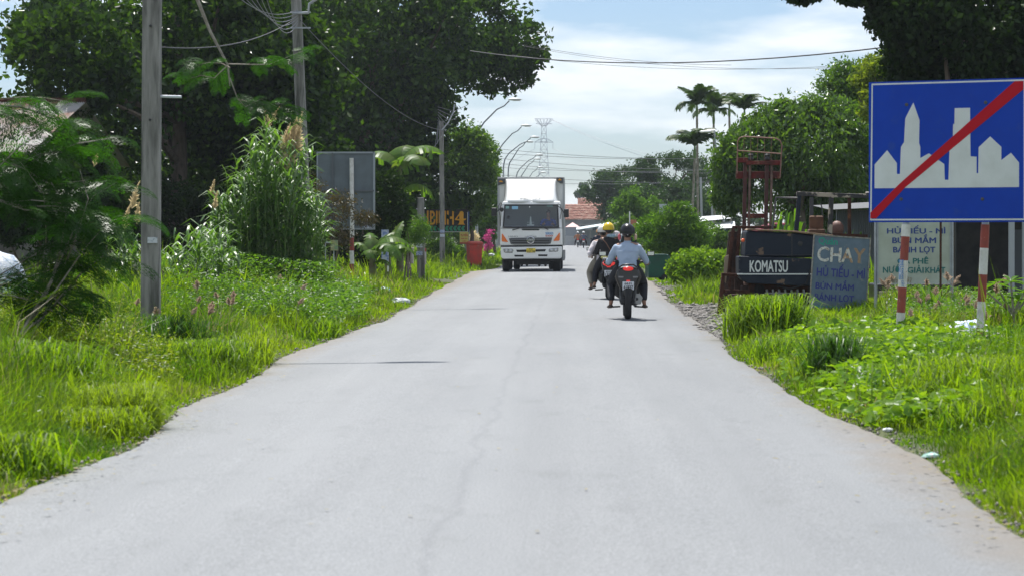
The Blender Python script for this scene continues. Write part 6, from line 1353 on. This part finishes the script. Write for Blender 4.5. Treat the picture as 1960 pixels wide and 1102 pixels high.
    # front: fork, fender, leg shield, bars, mirrors
    for s in (-1, 1): B(MB().tube([(s * .08, 1.24, .285), (s * .08, 1.08, .80)], .024, 8), 'fork', M_dsteel)
    B(MB().box((0, 1.22, .58), (.13, .3, .05), (R(-10), 0, 0)), 'fender', body, bevel=.02); B(MB().box((0, 1.02, .82), (.30, .16, .30), (R(20), 0, 0)), 'front_cowl', body, bevel=.06)
    for s in (-1, 1): B(MB().prism([(s * .10, .30), (s * .22, .38), (s * .24, .75), (s * .12, .82)], .96, 1.02), 'leg_shield', body, bevel=.015)
    B(MB().tube([(-.36, .86, .93), (-.24, .90, .95), (-.1, .98, .93), (.1, .98, .93), (.24, .90, .95), (.36, .86, .93)], .014, 8), 'handlebar', M_dsteel, True)
    for s in (-1, 1):
        B(MB().tube([(s * .27, .885, .94), (s * .385, .85, .925)], .021, 10), 'grip', M_rubber, True); B(MB().tube([(s * .25, .93, .95), (s * .40, .93, .915)], .006, 6), 'brake_lever', M_chrome)
        mr = B(MB().tube([(s * .24, .93, .96), (s * .36, .95, 1.05)], .007, 6).box((s * .41, .96, 1.075), (.13, .03, .075)), 'mirror', M_black, bevel=.012)
        MB().box((s * .41, .942, 1.075), (.105, .004, .055)).build('mirror_glass', mat('mirror_glass', (.75, .78, .8), .08, .9), mr, world=False)
        B(MB().tube([(s * .12, .46, .20), (s * .29, .44, .19)], .014, 8), 'footrest', M_rubber)
    pass
    return root
Yr = 40.2; bx = GX(1202, Yr)
motorbike((bx, Yr, .03), 'black motorbike with a round red tail light ridden by the man in the blue-grey shirt', ('64-F1', '4193?'.replace('?', '7')))
r1, d1 = rider((bx, Yr, .03), 'man in a blue-grey shirt and black helmet riding the nearest motorbike', M_shirt, M_pantsd, M_helm, seat_z=.80, seat_y=.28, feet=((-.275, .34, .21), (.275, .36, .21)), knees=((-.275, .62, .56), (.275, .62, .56)), hands=((-.325, .80, .93), (.33, .80, .93)), shoulder_z=1.225, sh=.195, lean=.07, elbows=((-.30, .42, .96), (.31, .42, .96)))
MB().tube([(-.205, .34, 1.13), (-.17, .20, 1.12), (0, .165, 1.125), (.17, .20, 1.12), (.205, .34, 1.13)], .004, 5).build('yoke_seam', M_shirt, r1, True, world=False)
MB().lathe([(.062, 0), (.066, .02), (.06, .045)], 16, d1['nk'] + Vector((0, -.005, -.02))).build('collar', M_shirt, r1, True, world=False)
MB().ball(d1['hc'] + Vector((0, -.145, -.06)), .008, 8, 5).build('helmet_stud', M_chrome, r1, world=False)
MB().box((0, .56, .95), (.38, .14, .18)).build('red_jacket_front', M_bred2, r1, bevel=.06, world=False)
for s in (-1, 1): MB().ball((s * .135, .37, 1.36), 1, 8, 6, (.028, .03, .055)).build('mask_strap', mat('mask_pink' if s < 0 else 'mask_beige', (.6, .12, .14) if s < 0 else (.5, .36, .27), .7), r1, True, world=False)

Y2 = 52.5; bx2 = GX(1165, Y2)
motorbike((bx2, Y2, .03), 'dark scooter with V-shaped red tail lights carrying two people', ('65-F1', '1350'), style='vee')
rider((bx2 - .11, Y2 + .38, .03), 'driver in a white shirt and pale helmet on the scooter with two people', M_whitecl, M_khaki, M_helmw, seat_z=.80, seat_y=.22, feet=((-.26, .25, .22), (.26, .25, .22)), knees=((-.30, .40, .56), (.28, .40, .56)), hands=((-.28, .48, .93), (.40, .48, .93)), shoulder_z=1.25, elbows=((-.30, .12, .98), (.36, .12, .98)), sh=.20)
r3, d3 = rider((bx2, Y2, .03), 'pillion rider in black jacket and yellow helmet with a shoulder strap', M_blackcl, M_pantsd, M_helmy, seat_z=.82, seat_y=.16, feet=((-.30, .30, .26), (.26, .30, .26)), knees=((-.27, .46, .60), (.26, .46, .60)), hands=((-.16, .50, 1.0), (.16, .50, 1.0)), shoulder_z=1.30, elbows=((-.27, .26, 1.0), (.27, .26, 1.0)), sh=.19, barefoot=False)
MB().tube([(-.16, .13, 1.32), (-.06, .025, 1.22), (.06, .02, 1.02), (.15, .06, .88)], .011, 5).build('shoulder_strap', mat('strap', (.16, .08, .05), .7), r3, True, world=False)
MB().ball((0, .12, .90), 1, 16, 8, (.19, .13, .06)).build('yellow_shirt_hem', mat('cloth_yellow', (.62, .58, .22), .8), r3, True, world=False)
MB().ball(d3['nk'] + Vector((.06, -.03, .02)), 1, 10, 7, (.11, .08, .05)).build('scarf', mat('scarf_print', (.5, .55, .6), .8, c2=(.12, .3, .4), scale=30), r3, True, world=False)
MB().ball(d3['nk'] + Vector((.17, .05, .06)), 1, 10, 7, (.085, .06, .07)).build('hood', M_whitecl, r3, True, world=False)

Y4 = 118; bx4 = GX(1146, Y4)
motorbike((bx4, Y4, .03), 'red and white motorbike ridden by the person with the orange helmet', ('', ''), detail=False, body=M_bred2)
rider((bx4, Y4, .03), 'rider in a dark navy jacket with an orange helmet further down the road', mat('jacket_navy', (.015, .022, .045), .8), M_pantsd, M_helmo)
for (px, Yf, sm, hm, lb, lr) in ((1106, 245, mat('shirt_rust', (.35, .14, .06), .8), M_helmw, 'faint distant motorbike in the dust, left of two', 'distant rider with an orange-brown top in the dust'), (1117, 235, mat('shirt_slate', (.07, .09, .14), .8), M_helmw, 'faint distant motorbike in the dust, right of two', 'distant rider in dark clothes in the dust')):
    motorbike((GX(px, Yf), Yf, .03), lb, ('', ''), detail=False); rider((GX(px, Yf), Yf, .03), lr, sm, M_pantsd, hm)

# ------------------------------------------------------------------ truck (front faces the camera)
def truck():
    Y = 90.0; k = F / Y; cx = GX(1017, Y); root = empty('box_truck', (cx, Y, .03), label='white HINO box truck with a roof deflector coming towards the camera', cat='truck')
    def T(zx, zy): return ((920 + zx / 5.01 - 1017) / k, (HY - (320 + zy / 5.01)) / k + EYE - .03)
    def pz(pts, y0, y1, nm, m, bev=0, par=None, sm=False): return MB().prism([T(*p) for p in pts], y0, y1).build(nm, m, par or root, sm, bev, world=False)
    def B(mb, nm, m, smooth=False, bevel=0, par=None): return mb.build(nm, m, par or root, smooth, bevel, world=False)
    M_tg = mat('truck_grey', (.10, .105, .11), .4); M_gap = mat('truck_gap', (.012, .012, .012), .7)
    # cargo box
    x0, zt = T(152, 90); x1, zb = T(801, 800); yb = 1.75
    B(MB().bb((x0, yb, .95), (x1, yb + 6.4, zt)), 'cargo_box', mat('box_white', (.78, .78, .76), .4, c2=(.66, .65, .62), scale=1.2, lo=.5, hi=.8), bevel=.03)
    for x in (x0 + .02, x1 - .02): B(MB().bb((x - .035, yb - .03, .95), (x + .035, yb + .02, zt)), 'corner_post', mat('box_edge', (.45, .46, .46), .4, .3), bevel=.006)
    B(MB().bb((x0, yb - .035, zt - .06), (x1, yb + .02, zt + .01)), 'top_rail', MATS['box_edge'], bevel=.006)
    for i in range(7): B(MB().bb((x0 - .012, yb + .5 + i * .85, 1.0), (x0, yb + .56 + i * .85, zt - .05)).bb((x1, yb + .5 + i * .85, 1.0), (x1 + .012, yb + .56 + i * .85, zt - .05)), 'side_rib', MATS['box_edge'])
    for pts, ly in (([(152, 98), (225, 98), (225, 150), (200, 155), (160, 168), (152, 168)], [(158, 135), (178, 120), (198, 128), (198, 138)]), ([(725, 90), (790, 88), (790, 150), (760, 148), (735, 128), (718, 122)], [(735, 120), (752, 103), (768, 108), (776, 120)])):
        c = pz(pts, yb - .10, yb + .05, 'corner_cap', mat('cap_grey', (.09, .095, .10), .6), .02); pz(ly, yb - .125, yb - .10, 'marker_lamp', mat('amber', (.75, .32, .02), .35), .006)
    # deflector
    n, mrows = 24, 12; V = []; a0 = T(218, 335); a1 = T(740, 335); b0 = T(228, 107); b1 = T(726, 104)
    for j in range(mrows + 1):
        v = j / mrows
        for i in range(n + 1):
            u = i / n; xa = a0[0] + (a1[0] - a0[0]) * u; xb_ = b0[0] + (b1[0] - b0[0]) * u; x = xa + (xb_ - xa) * v; z = a0[1] + (b0[1] - a0[1]) * v
            e = min(u, 1 - u); yy = .42 + 1.15 * v ** 1.25 + (.35 * (1 - min(e / .09, 1)) ** 2) * (1 - v * .6) - .10 * math.sin(math.pi * min(1, e * 2)) * (1 - v)
            x *= 1 - .03 * math.sin(math.pi * v) * (1 if e < .1 else .3)
            V.append((x, yy, z))
    nn = n + 1; i = (np.arange(mrows)[:, None] * nn + np.arange(n)[None]).ravel()
    o = link('roof_deflector', np_mesh('roof_deflector', V, [np.stack([i, i + 1, i + nn + 1, i + nn], -1)], M_twhite, True), root); md = o.modifiers.new('s', 'SOLIDIFY'); md.thickness = .03
    for s, q in ((0, a0), (1, a1)): B(MB().add([V[0 if s == 0 else n], (q[0], 1.7, q[1]), ((b0 if s == 0 else b1)[0], 1.7, b0[1]), V[-nn if s == 0 else -1]], [(0, 1, 2, 3)]), 'deflector_side', M_twhite)
    t = text('HINO', mat('emboss', (.66, .63, .55), .4), root, *[T(378, 0)[0], T(572, 0)[0]], T(0, 296)[1], T(0, 262)[1], .44, .03)
    t.rotation_euler = (R(43), 0, 0); 
    rg = MB(); 
    for q in range(24): a = 2 * math.pi * q / 24; rg.v.append(Vector((T(462, 0)[0] + .17 * math.cos(a), .63, T(0, 230)[1] + .09 * math.sin(a)))); rg.v.append(Vector((T(462, 0)[0] + .15 * math.cos(a), .63, T(0, 230)[1] + .075 * math.sin(a))))
    rg.f = [(2 * q, 2 * ((q + 1) % 24), 2 * ((q + 1) % 24) + 1, 2 * q + 1) for q in range(24)]; 
    for v in rg.v: v.y = .80 + (v.z - T(0, 230)[1]) * 1.25
    B(rg, 'deflector_emblem', MATS['emboss'])
    # cab: shell with windscreen opening
    zl = T(0, 585)[1]; zr = T(0, 352)[1]; xl, xr = T(192, 0)[0], T(780, 0)[0]; yt = .36
    z97 = T(0, 757)[1]
    B(MB().prism([(xl - .02, z97), (xr + .02, z97), (xr + .01, T(0, 600)[1]), (xr - .0, zl), (xl + .0, zl), (xl - .01, T(0, 600)[1])], 0, 1.55), 'cab_lower', M_twhite, bevel=.06)
    cab = MB(); th = .07
    def ring(z, y, inset): return [(xl + inset, y, z), (xr - inset, y, z)]
    zt2 = T(0, 342)[1]
    # side walls / roof / back
    for s in (0, 1):
        X = (xl, xr)[s]; d = (1, -1)[s]; ins = .06
        cab.add([(X, .05, zl), (X, 1.55, zl), (X + d * ins, 1.55, zt2), (X + d * ins, yt + .10, zt2), (X + d * th, .05, zl), (X + d * th, 1.55, zl), (X + d * (ins + th), 1.55, zt2), (X + d * (ins + th), yt + .10, zt2)], [(0, 1, 2, 3), (4, 7, 6, 5), (0, 3, 7, 4), (3, 2, 6, 7)])
    B(cab, 'cab_side', M_twhite)
    B(MB().add([(xl + .04, yt - .02, zr - .03), (xr - .04, yt - .02, zr - .03), (xr - .07, 1.6, zt2), (xl + .07, 1.6, zt2), (xl + .07, yt + .05, zt2 + .05), (xr - .07, yt + .05, zt2 + .05), (xr - .1, 1.6, zt2 + .1), (xl + .1, 1.6, zt2 + .1)], [(0, 1, 5, 4), (1, 2, 6, 5), (2, 3, 7, 6), (3, 0, 4, 7), (4, 5, 6, 7), (0, 3, 2, 1)]), 'cab_roof', M_twhite, bevel=.03)
    B(MB().bb((xl + .08, 1.5, zl), (xr - .08, 1.55, zt2)), 'cab_back', mat('cab_inner', (.28, .31, .30), .8)); B(MB().bb((xl + .08, .15, zl - .02), (xr - .08, .45, zl + .08)), 'dashboard', mat('dash', (.05, .055, .06), .7), bevel=.03)
    # A pillars, black surround
    gx0, gx1 = T(212, 0)[0], T(750, 0)[0]; gt = T(0, 360)[1]; gb = T(0, 582)[1]
    def ws(x, z): return (x, .02 + (z - gb) / (gt - gb) * (yt - .02), z)
    fr = MB(); o_ = [(gx0 - .01, gb), (gx1 + .01, gb), (gx1 - .03, gt), (gx0 + .05, gt)]; i_ = [(gx0 + .045, gb + .03), (gx1 - .05, gb + .03), (gx1 - .075, gt - .035), (gx0 + .10, gt - .035)]
    fr.add([Vector(ws(*p)) + Vector((0, -.02, 0)) for p in o_ + i_] + [Vector(ws(*p)) + Vector((0, .05, 0)) for p in o_ + i_], [(0, 1, 5, 4), (1, 2, 6, 5), (2, 3, 7, 6), (3, 0, 4, 7), (8, 12, 13, 9), (9, 13, 14, 10), (10, 14, 15, 11), (11, 15, 12, 8), (0, 8, 9, 1), (1, 9, 10, 2), (2, 10, 11, 3), (3, 11, 8, 0), (4, 5, 13, 12), (5, 6, 14, 13), (6, 7, 15, 14), (7, 4, 12, 15)])
    fo = B(fr, 'windscreen_frame', M_black)
    for s in (0, 1):
        X = (xl, xr)[s]; g = (gx0 - .01, gx1 + .01)[s]; g2 = (gx0 + .05, gx1 - .03)[s]; X2 = (xl + .06, xr - .06)[s]
        B(MB().add([ws(X, gb), ws(g, gb), ws(g2, gt), ws(X2, gt), (X, .12, gb), (g, .12, gb), (g2, yt + .1, gt), (X2, yt + .1, gt)], [(0, 1, 2, 3), (4, 7, 6, 5), (0, 3, 7, 4), (1, 5, 6, 2)]), 'pillar', M_twhite)
    gm = bpy.data.materials.new('windscreen_glass'); gm.use_nodes = True; N = gm.node_tree.nodes; L = gm.node_tree.links; N.clear(); out = N.new('ShaderNodeOutputMaterial'); tr = N.new('ShaderNodeBsdfTransparent'); tr.inputs[0].default_value = (.80, .86, .86, 1); gl = N.new('ShaderNodeBsdfGlossy'); gl.inputs['Roughness'].default_value = .05; mx = N.new('ShaderNodeMixShader'); mx.inputs[0].default_value = .10; L.new(tr.outputs[0], mx.inputs[1]); L.new(gl.outputs[0], mx.inputs[2]); L.new(mx.outputs[0], out.inputs[0])
    B(MB().add([ws(*p) for p in i_], [(0, 1, 2, 3)]), 'windscreen', gm)
    for (a, b_, c_, d_, m) in ((237, 374, 270, 400, mat('sticker_green', (.25, .42, .38), .5)), (298, 375, 356, 405, mat('sticker_cyan', (.25, .50, .66), .5)), (633, 362, 690, 378, MATS['sticker_green'])):
        p = [T(a, d_), T(c_, d_), T(c_, b_), T(a, b_)]; B(MB().add([Vector(ws(*q)) - Vector((0, .006, 0)) for q in p], [(0, 1, 2, 3)]), 'windscreen_sticker', m)
    c_ = T(468, 382); B(MB().lathe([(.045, 0), (.045, -.004)], 16, Vector(ws(*c_)) - Vector((0, .004, 0)), 'y'), 'windscreen_emblem', mat('emblem_dark', (.03, .05, .05), .5)); B(MB().lathe([(.03, 0), (.03, -.004)], 16, Vector(ws(*c_)) - Vector((0, .010, 0)), 'y'), 'windscreen_emblem', M_swhite)
    B(MB().tube([(gx0 + .02, -.02, gb + .0), (gx1 - .02, -.02, gb + .0)], .018, 6), 'cowl_strip', M_black)
    for (a, b_) in (((305, 605), (425, 568)), ((650, 600), (560, 570))): p, q = T(*a), T(*b_); B(MB().tube([(p[0], -.05, p[1]), (p[0] + (q[0] - p[0]) * .4, -.05, p[1] + .05), (q[0], -.03, q[1])], [.022, .014, .010], 6), 'wiper', M_black)
    # panel details
    pz([(392, 597), (400, 594), (558, 594), (566, 600), (556, 608), (400, 608)], -.02, .03, 'panel_handle', M_gap, .006)
    gr = [(270, 684), (300, 681), (440, 678), (520, 678), (650, 676), (688, 676), (672, 735), (640, 742), (320, 745), (288, 738)]
    pz(gr, -.035, .03, 'grille', M_tg, .012)
    for y_ in (706, 722): pz([(300, y_), (662, y_ - 4), (660, y_ + 3), (302, y_ + 7)], -.05, -.03, 'grille_slat', M_gap, .003)
    for y_ in (694, 714, 733): pz([(296, y_), (668, y_ - 4), (666, y_ + 2), (298, y_ + 5)], -.055, -.03, 'grille_slat', mat('slat_grey', (.17, .175, .18), .4), .003)
    c_ = T(480, 700); em = B(MB().lathe([(.145, 0), (.145, -.02), (.13, -.03)], 24, (c_[0], -.05, c_[1]), 'y'), 'badge', M_chrome, True); 
    B(MB().lathe([(.115, 0), (.11, -.008)], 24, (c_[0], -.075, c_[1]), 'y'), 'badge_field', M_tg, par=root)
    B(MB().box((c_[0], -.088, c_[1]), (.19, .012, .028)), 'badge_bar', M_chrome); B(MB().tube([(c_[0] - .05, -.088, c_[1] - .07), (c_[0] - .05, -.088, c_[1] + .07)], .012, 6), 'badge_bar', M_chrome); B(MB().tube([(c_[0] + .05, -.088, c_[1] - .07), (c_[0] + .05, -.088, c_[1] + .07)], .012, 6), 'badge_bar', M_chrome)
    lg = mat('letter_grey', (.35, .35, .35), .4); a, b_ = T(268, 674), T(356, 660); text('HINO', lg, root, a[0], b_[0], a[1], b_[1], -.006, .02)
    a, b_ = T(425, 670), T(535, 654); text('HINO 500', lg, root, a[0], b_[0], a[1] - .005, b_[1] - .03, -.006, .0)
    a, b_ = T(622, 648), T(696, 626); text('SERIES', mat('letter_cyan', (.05, .25, .55), .5), root, a[0], b_[0], a[1], b_[1], -.006, .03); a, b_ = T(622, 668), T(692, 653); text('500', mat('letter_red', (.5, .03, .04), .6), root, a[0], b_[0], a[1], b_[1], -.006, .03)
    am = mat('amber_lens', (.80, .17, .02), .25, coat=.5)
    for pts in ([(203, 640), (212, 642), (262, 718), (258, 722), (205, 714), (201, 700)], [(756, 628), (760, 640), (758, 700), (748, 708), (702, 710), (698, 704)]): pz(pts, -.03, .05, 'turn_signal', am, .01)
    pz([(192, 753), (782, 747), (782, 762), (192, 768)], -.005, .04, 'panel_gap', M_gap)
    for s, pts in ((0, [(196, 585), (212, 585), (206, 640), (198, 640)]),): pass
    # bumper
    pz([(198, 768), (780, 762), (782, 800), (778, 868), (760, 878), (215, 880), (196, 862), (192, 800)], -.10, .25, 'bumper', M_twhite, .035)
    for pts in ([(218, 783), (308, 784), (316, 800), (306, 826), (232, 824), (220, 806)], [(745, 772), (660, 782), (650, 800), (654, 815), (740, 813), (746, 800)]):
        hl = pz(pts, -.115, -.05, 'headlight', mat('lamp_glass', (.30, .31, .31), .12, .3, coat=.8), .02)
        xs = [T(*p)[0] for p in pts]; cxh = sum(xs) / len(xs); zh = sum(T(*p)[1] for p in pts) / len(pts)
        for d in (-.08, .08): B(MB().lathe([(.055, 0), (.045, -.012), (.02, -.018)], 14, (cxh + d, -.116, zh), 'y'), 'reflector', M_chrome, True, par=hl)
    for pts in ([(340, 794), (440, 792), (440, 815), (350, 816)], [(526, 790), (626, 788), (618, 810), (526, 812)], [(322, 842), (412, 842), (412, 860), (328, 860)], [(552, 838), (642, 838), (638, 856), (552, 856)]): pz(pts, -.108, -.02, 'air_intake', M_gap, .008)
    pl = pz([(440, 780), (525, 778), (525, 820), (440, 822)], -.125, -.108, 'number_plate', mat('plate_yellow', (.78, .60, .04), .4), .004); tm = mat('plate_ink', (.03, .03, .035), .6)
    a, b_ = T(464, 796), T(502, 782); text('71C', tm, root, a[0], b_[0], a[1], b_[1], -.128, .03, name='plate_text'); a, b_ = T(446, 819), T(522, 801); text('027.98', tm, root, a[0], b_[0], a[1], b_[1], -.128, .03, name='plate_text')
    # undercarriage
    pz([(206, 872), (770, 872), (770, 900), (655, 905), (655, 936), (350, 938), (340, 900), (206, 900)], .1, .9, 'underrun', M_gap, .01)
    for x in (390, 440, 560, 620): B(MB().tube([(T(x, 0)[0], .6, T(0, 945)[1]), (T(x, 0)[0], 1.2, T(0, 900)[1])], .05, 6), 'suspension_arm', M_gap)
    B(MB().tube([(T(230, 0)[0], 1.0, .45), (T(745, 0)[0], 1.0, .45)], .07, 8), 'axle', M_gap); B(MB().tube([(T(230, 0)[0], 6.2, .45), (T(745, 0)[0], 6.2, .45)], .08, 8), 'axle', M_gap)
    B(MB().bb((-.45, 1.0, .55), (.45, 8.0, .85)), 'chassis', M_gap); B(MB().bb((-1.0, 2.0, .45), (-.55, 4.5, .9)).bb((.55, 2.0, .45), (1.0, 4.0, .9)), 'side_tank', M_gap, bevel=.03)
    def wheel(x, y, w, nm='wheel'):
        t = B(MB().lathe([(.25, -w / 2), (.42, -w / 2), (.475, -w / 2 + .04), (.475, w / 2 - .04), (.42, w / 2), (.25, w / 2)], 30, (x, y, .475), 'x'), nm, M_rubber, True)
        B(MB().lathe([(.05, -w / 2 + .04), (.26, -w / 2 + .03), (.26, w / 2 - .03), (.05, w / 2 - .04)], 20, (x, y, .475), 'x'), 'hub', mat('hub_grey', (.4, .4, .4), .5), True, par=t)
    wheel(T(238, 0)[0] - .0, 1.0, .28); wheel(T(716, 0)[0] + .05, 1.0, .30)
    for x in (-.98, -.68, .72, 1.02): wheel(x, 6.2, .26)
    B(MB().bb((xl - .01, 1.25, .55), (xl + .12, 1.95, 1.0)).bb((xr - .12, 1.25, .45), (xr + .03, 1.95, 1.0)), 'mudguard', M_tg, bevel=.03)
    pz([(772, 800), (812, 795), (812, 880), (800, 905), (778, 890)], 1.3, 1.6, 'side_step', mat('step_grey', (.4, .4, .4), .5), .02)
    # mirrors
    for (a, b_, c2_, d_, arm) in ((103, 392, 157, 472, [(200, 350), (185, 400), (158, 430)]), (798, 402, 846, 486, [(742, 375), (775, 400), (798, 440)])):
        x0_, z1_ = T(a, b_); x1_, z0_ = T(c2_, d_)
        B(MB().bb((x0_, -.12, z0_), (x1_, .06, z1_)), 'mirror', M_black, bevel=.035); B(MB().tube([(T(*p)[0], -.03 if q else .2, T(*p)[1]) for q, p in enumerate(arm)], .018, 6), 'mirror_arm', M_black, True)
    B(MB().tube([(T(205, 0)[0], -.02, T(0, 352)[1]), (T(190, 0)[0], -.1, T(0, 345)[1]), (T(168, 0)[0], -.14, T(0, 385)[1]), (T(188, 0)[0], -.14, T(0, 470)[1]), (T(192, 0)[0], -.02, T(0, 570)[1])], .012, 6), 'mirror_arm', M_black, True)
    B(MB().tube([(T(740, 0)[0], -.0, T(0, 352)[1]), (T(765, 0)[0], -.1, T(0, 365)[1]), (T(772, 0)[0], -.14, T(0, 430)[1]), (T(762, 0)[0], -.06, T(0, 500)[1])], .012, 6), 'mirror_arm', M_black, True)
    a = T(203, 408); B(MB().ball((a[0], -.15, a[1]), 1, 12, 8, (.08, .05, .09)), 'kerb_mirror', M_black, True); a = T(265, 482); B(MB().ball((a[0], .2, a[1]), 1, 10, 7, (.06, .04, .08)), 'cab_mirror', M_black, True)
    # little shrine rack on the dashboard
    c_ = T(478, 560); B(MB().bb((c_[0] - .13, .22, zl + .06), (c_[0] + .13, .23, zl + .14)).tube([(c_[0], .25, zl + .08), (c_[0], .25, zl + .42)], [.05, .02], 6).bb((c_[0] - .13, .25, zl + .2), (c_[0] + .13, .26, zl + .22)), 'dashboard_figure', M_swhite)
    # driver
    d = empty('person', (cx + T(648, 0)[0], Y + .62, T(0, 585)[1] + .06), label='blurred driver in a blue shirt behind the truck windscreen', cat='person')
    sm = mat('shirt_royal', (.03, .07, .35), .8)
    J = [((0, 0, -.2), (.15, .12)), ((0, 0, .1), (.16, .12)), ((0, 0, .28), (.15, .1)), ((0, 0, .36), .055), ((0, -.02, .44), .06), ((0, -.02, .52), (.08, .09)), ((0, -.01, .58), .06)]; E = [(i_, i_ + 1) for i_ in range(6)]
    for s in (-1, 1):
        nn = len(J); J += [((s * .19, 0, .27), .055), ((s * .26, -.15, .08), .042), ((s * .15, -.36, .14), .028)]; E += [(2, nn), (nn, nn + 1), (nn + 1, nn + 2)]
        hj, he = hand(None, Vector((0, 0, 0)), s); m0 = len(J); J += [(Vector((s * .15 + v.x, -.37 - v.y, .14 + v.z)), r) for v, r in hj]; E += [(nn + 2, m0)] + [(a_ + m0, b2 + m0) for a_, b2 in he]
    skin('body', J, E, M_skin, d)
    J = [((0, 0, -.2), (.18, .14)), ((0, 0, .1), (.18, .14)), ((0, 0, .27), (.16, .11)), ((0, 0, .34), .07)]; E = [(0, 1), (1, 2), (2, 3)]
    for s in (-1, 1): nn = len(J); J += [((s * .2, 0, .26), .08), ((s * .27, -.14, .09), .062), ((s * .22, -.25, .11), .05)]; E += [(2, nn), (nn, nn + 1), (nn + 1, nn + 2)]
    skin('shirt', J, E, sm, d)
    MB().ball((0, .01, .57), 1, 12, 8, (.09, .095, .09)).build('hair', M_hair, d, True, world=False)
    pts = [(T(648, 0)[0] + .2 * math.cos(a), .36 + .06 * math.sin(a), zl + .12 + .16 * math.sin(a)) for a in [2 * math.pi * q / 20 for q in range(21)]]; B(MB().tube(pts, .014, 6), 'steering_wheel', M_black, True)
truck()

# ------------------------------------------------------------------ dust and haze
def haze():
    m = bpy.data.materials.new('haze'); m.use_nodes = True; N = m.node_tree.nodes; L = m.node_tree.links; N.clear(); out = N.new('ShaderNodeOutputMaterial'); v = N.new('ShaderNodeVolumePrincipled')
    v.inputs['Color'].default_value = (.80, .89, 1, 1); v.inputs['Density'].default_value = .00018; v.inputs['Anisotropy'].default_value = .3; L.new(v.outputs[0], out.inputs['Volume'])
    o = MB().bb((-700, -40, -1.2), (700, 1400, 80)).build('haze', m); tag(o, label='thin daylight haze filling the air', kind='stuff')
haze()
fit_texts()
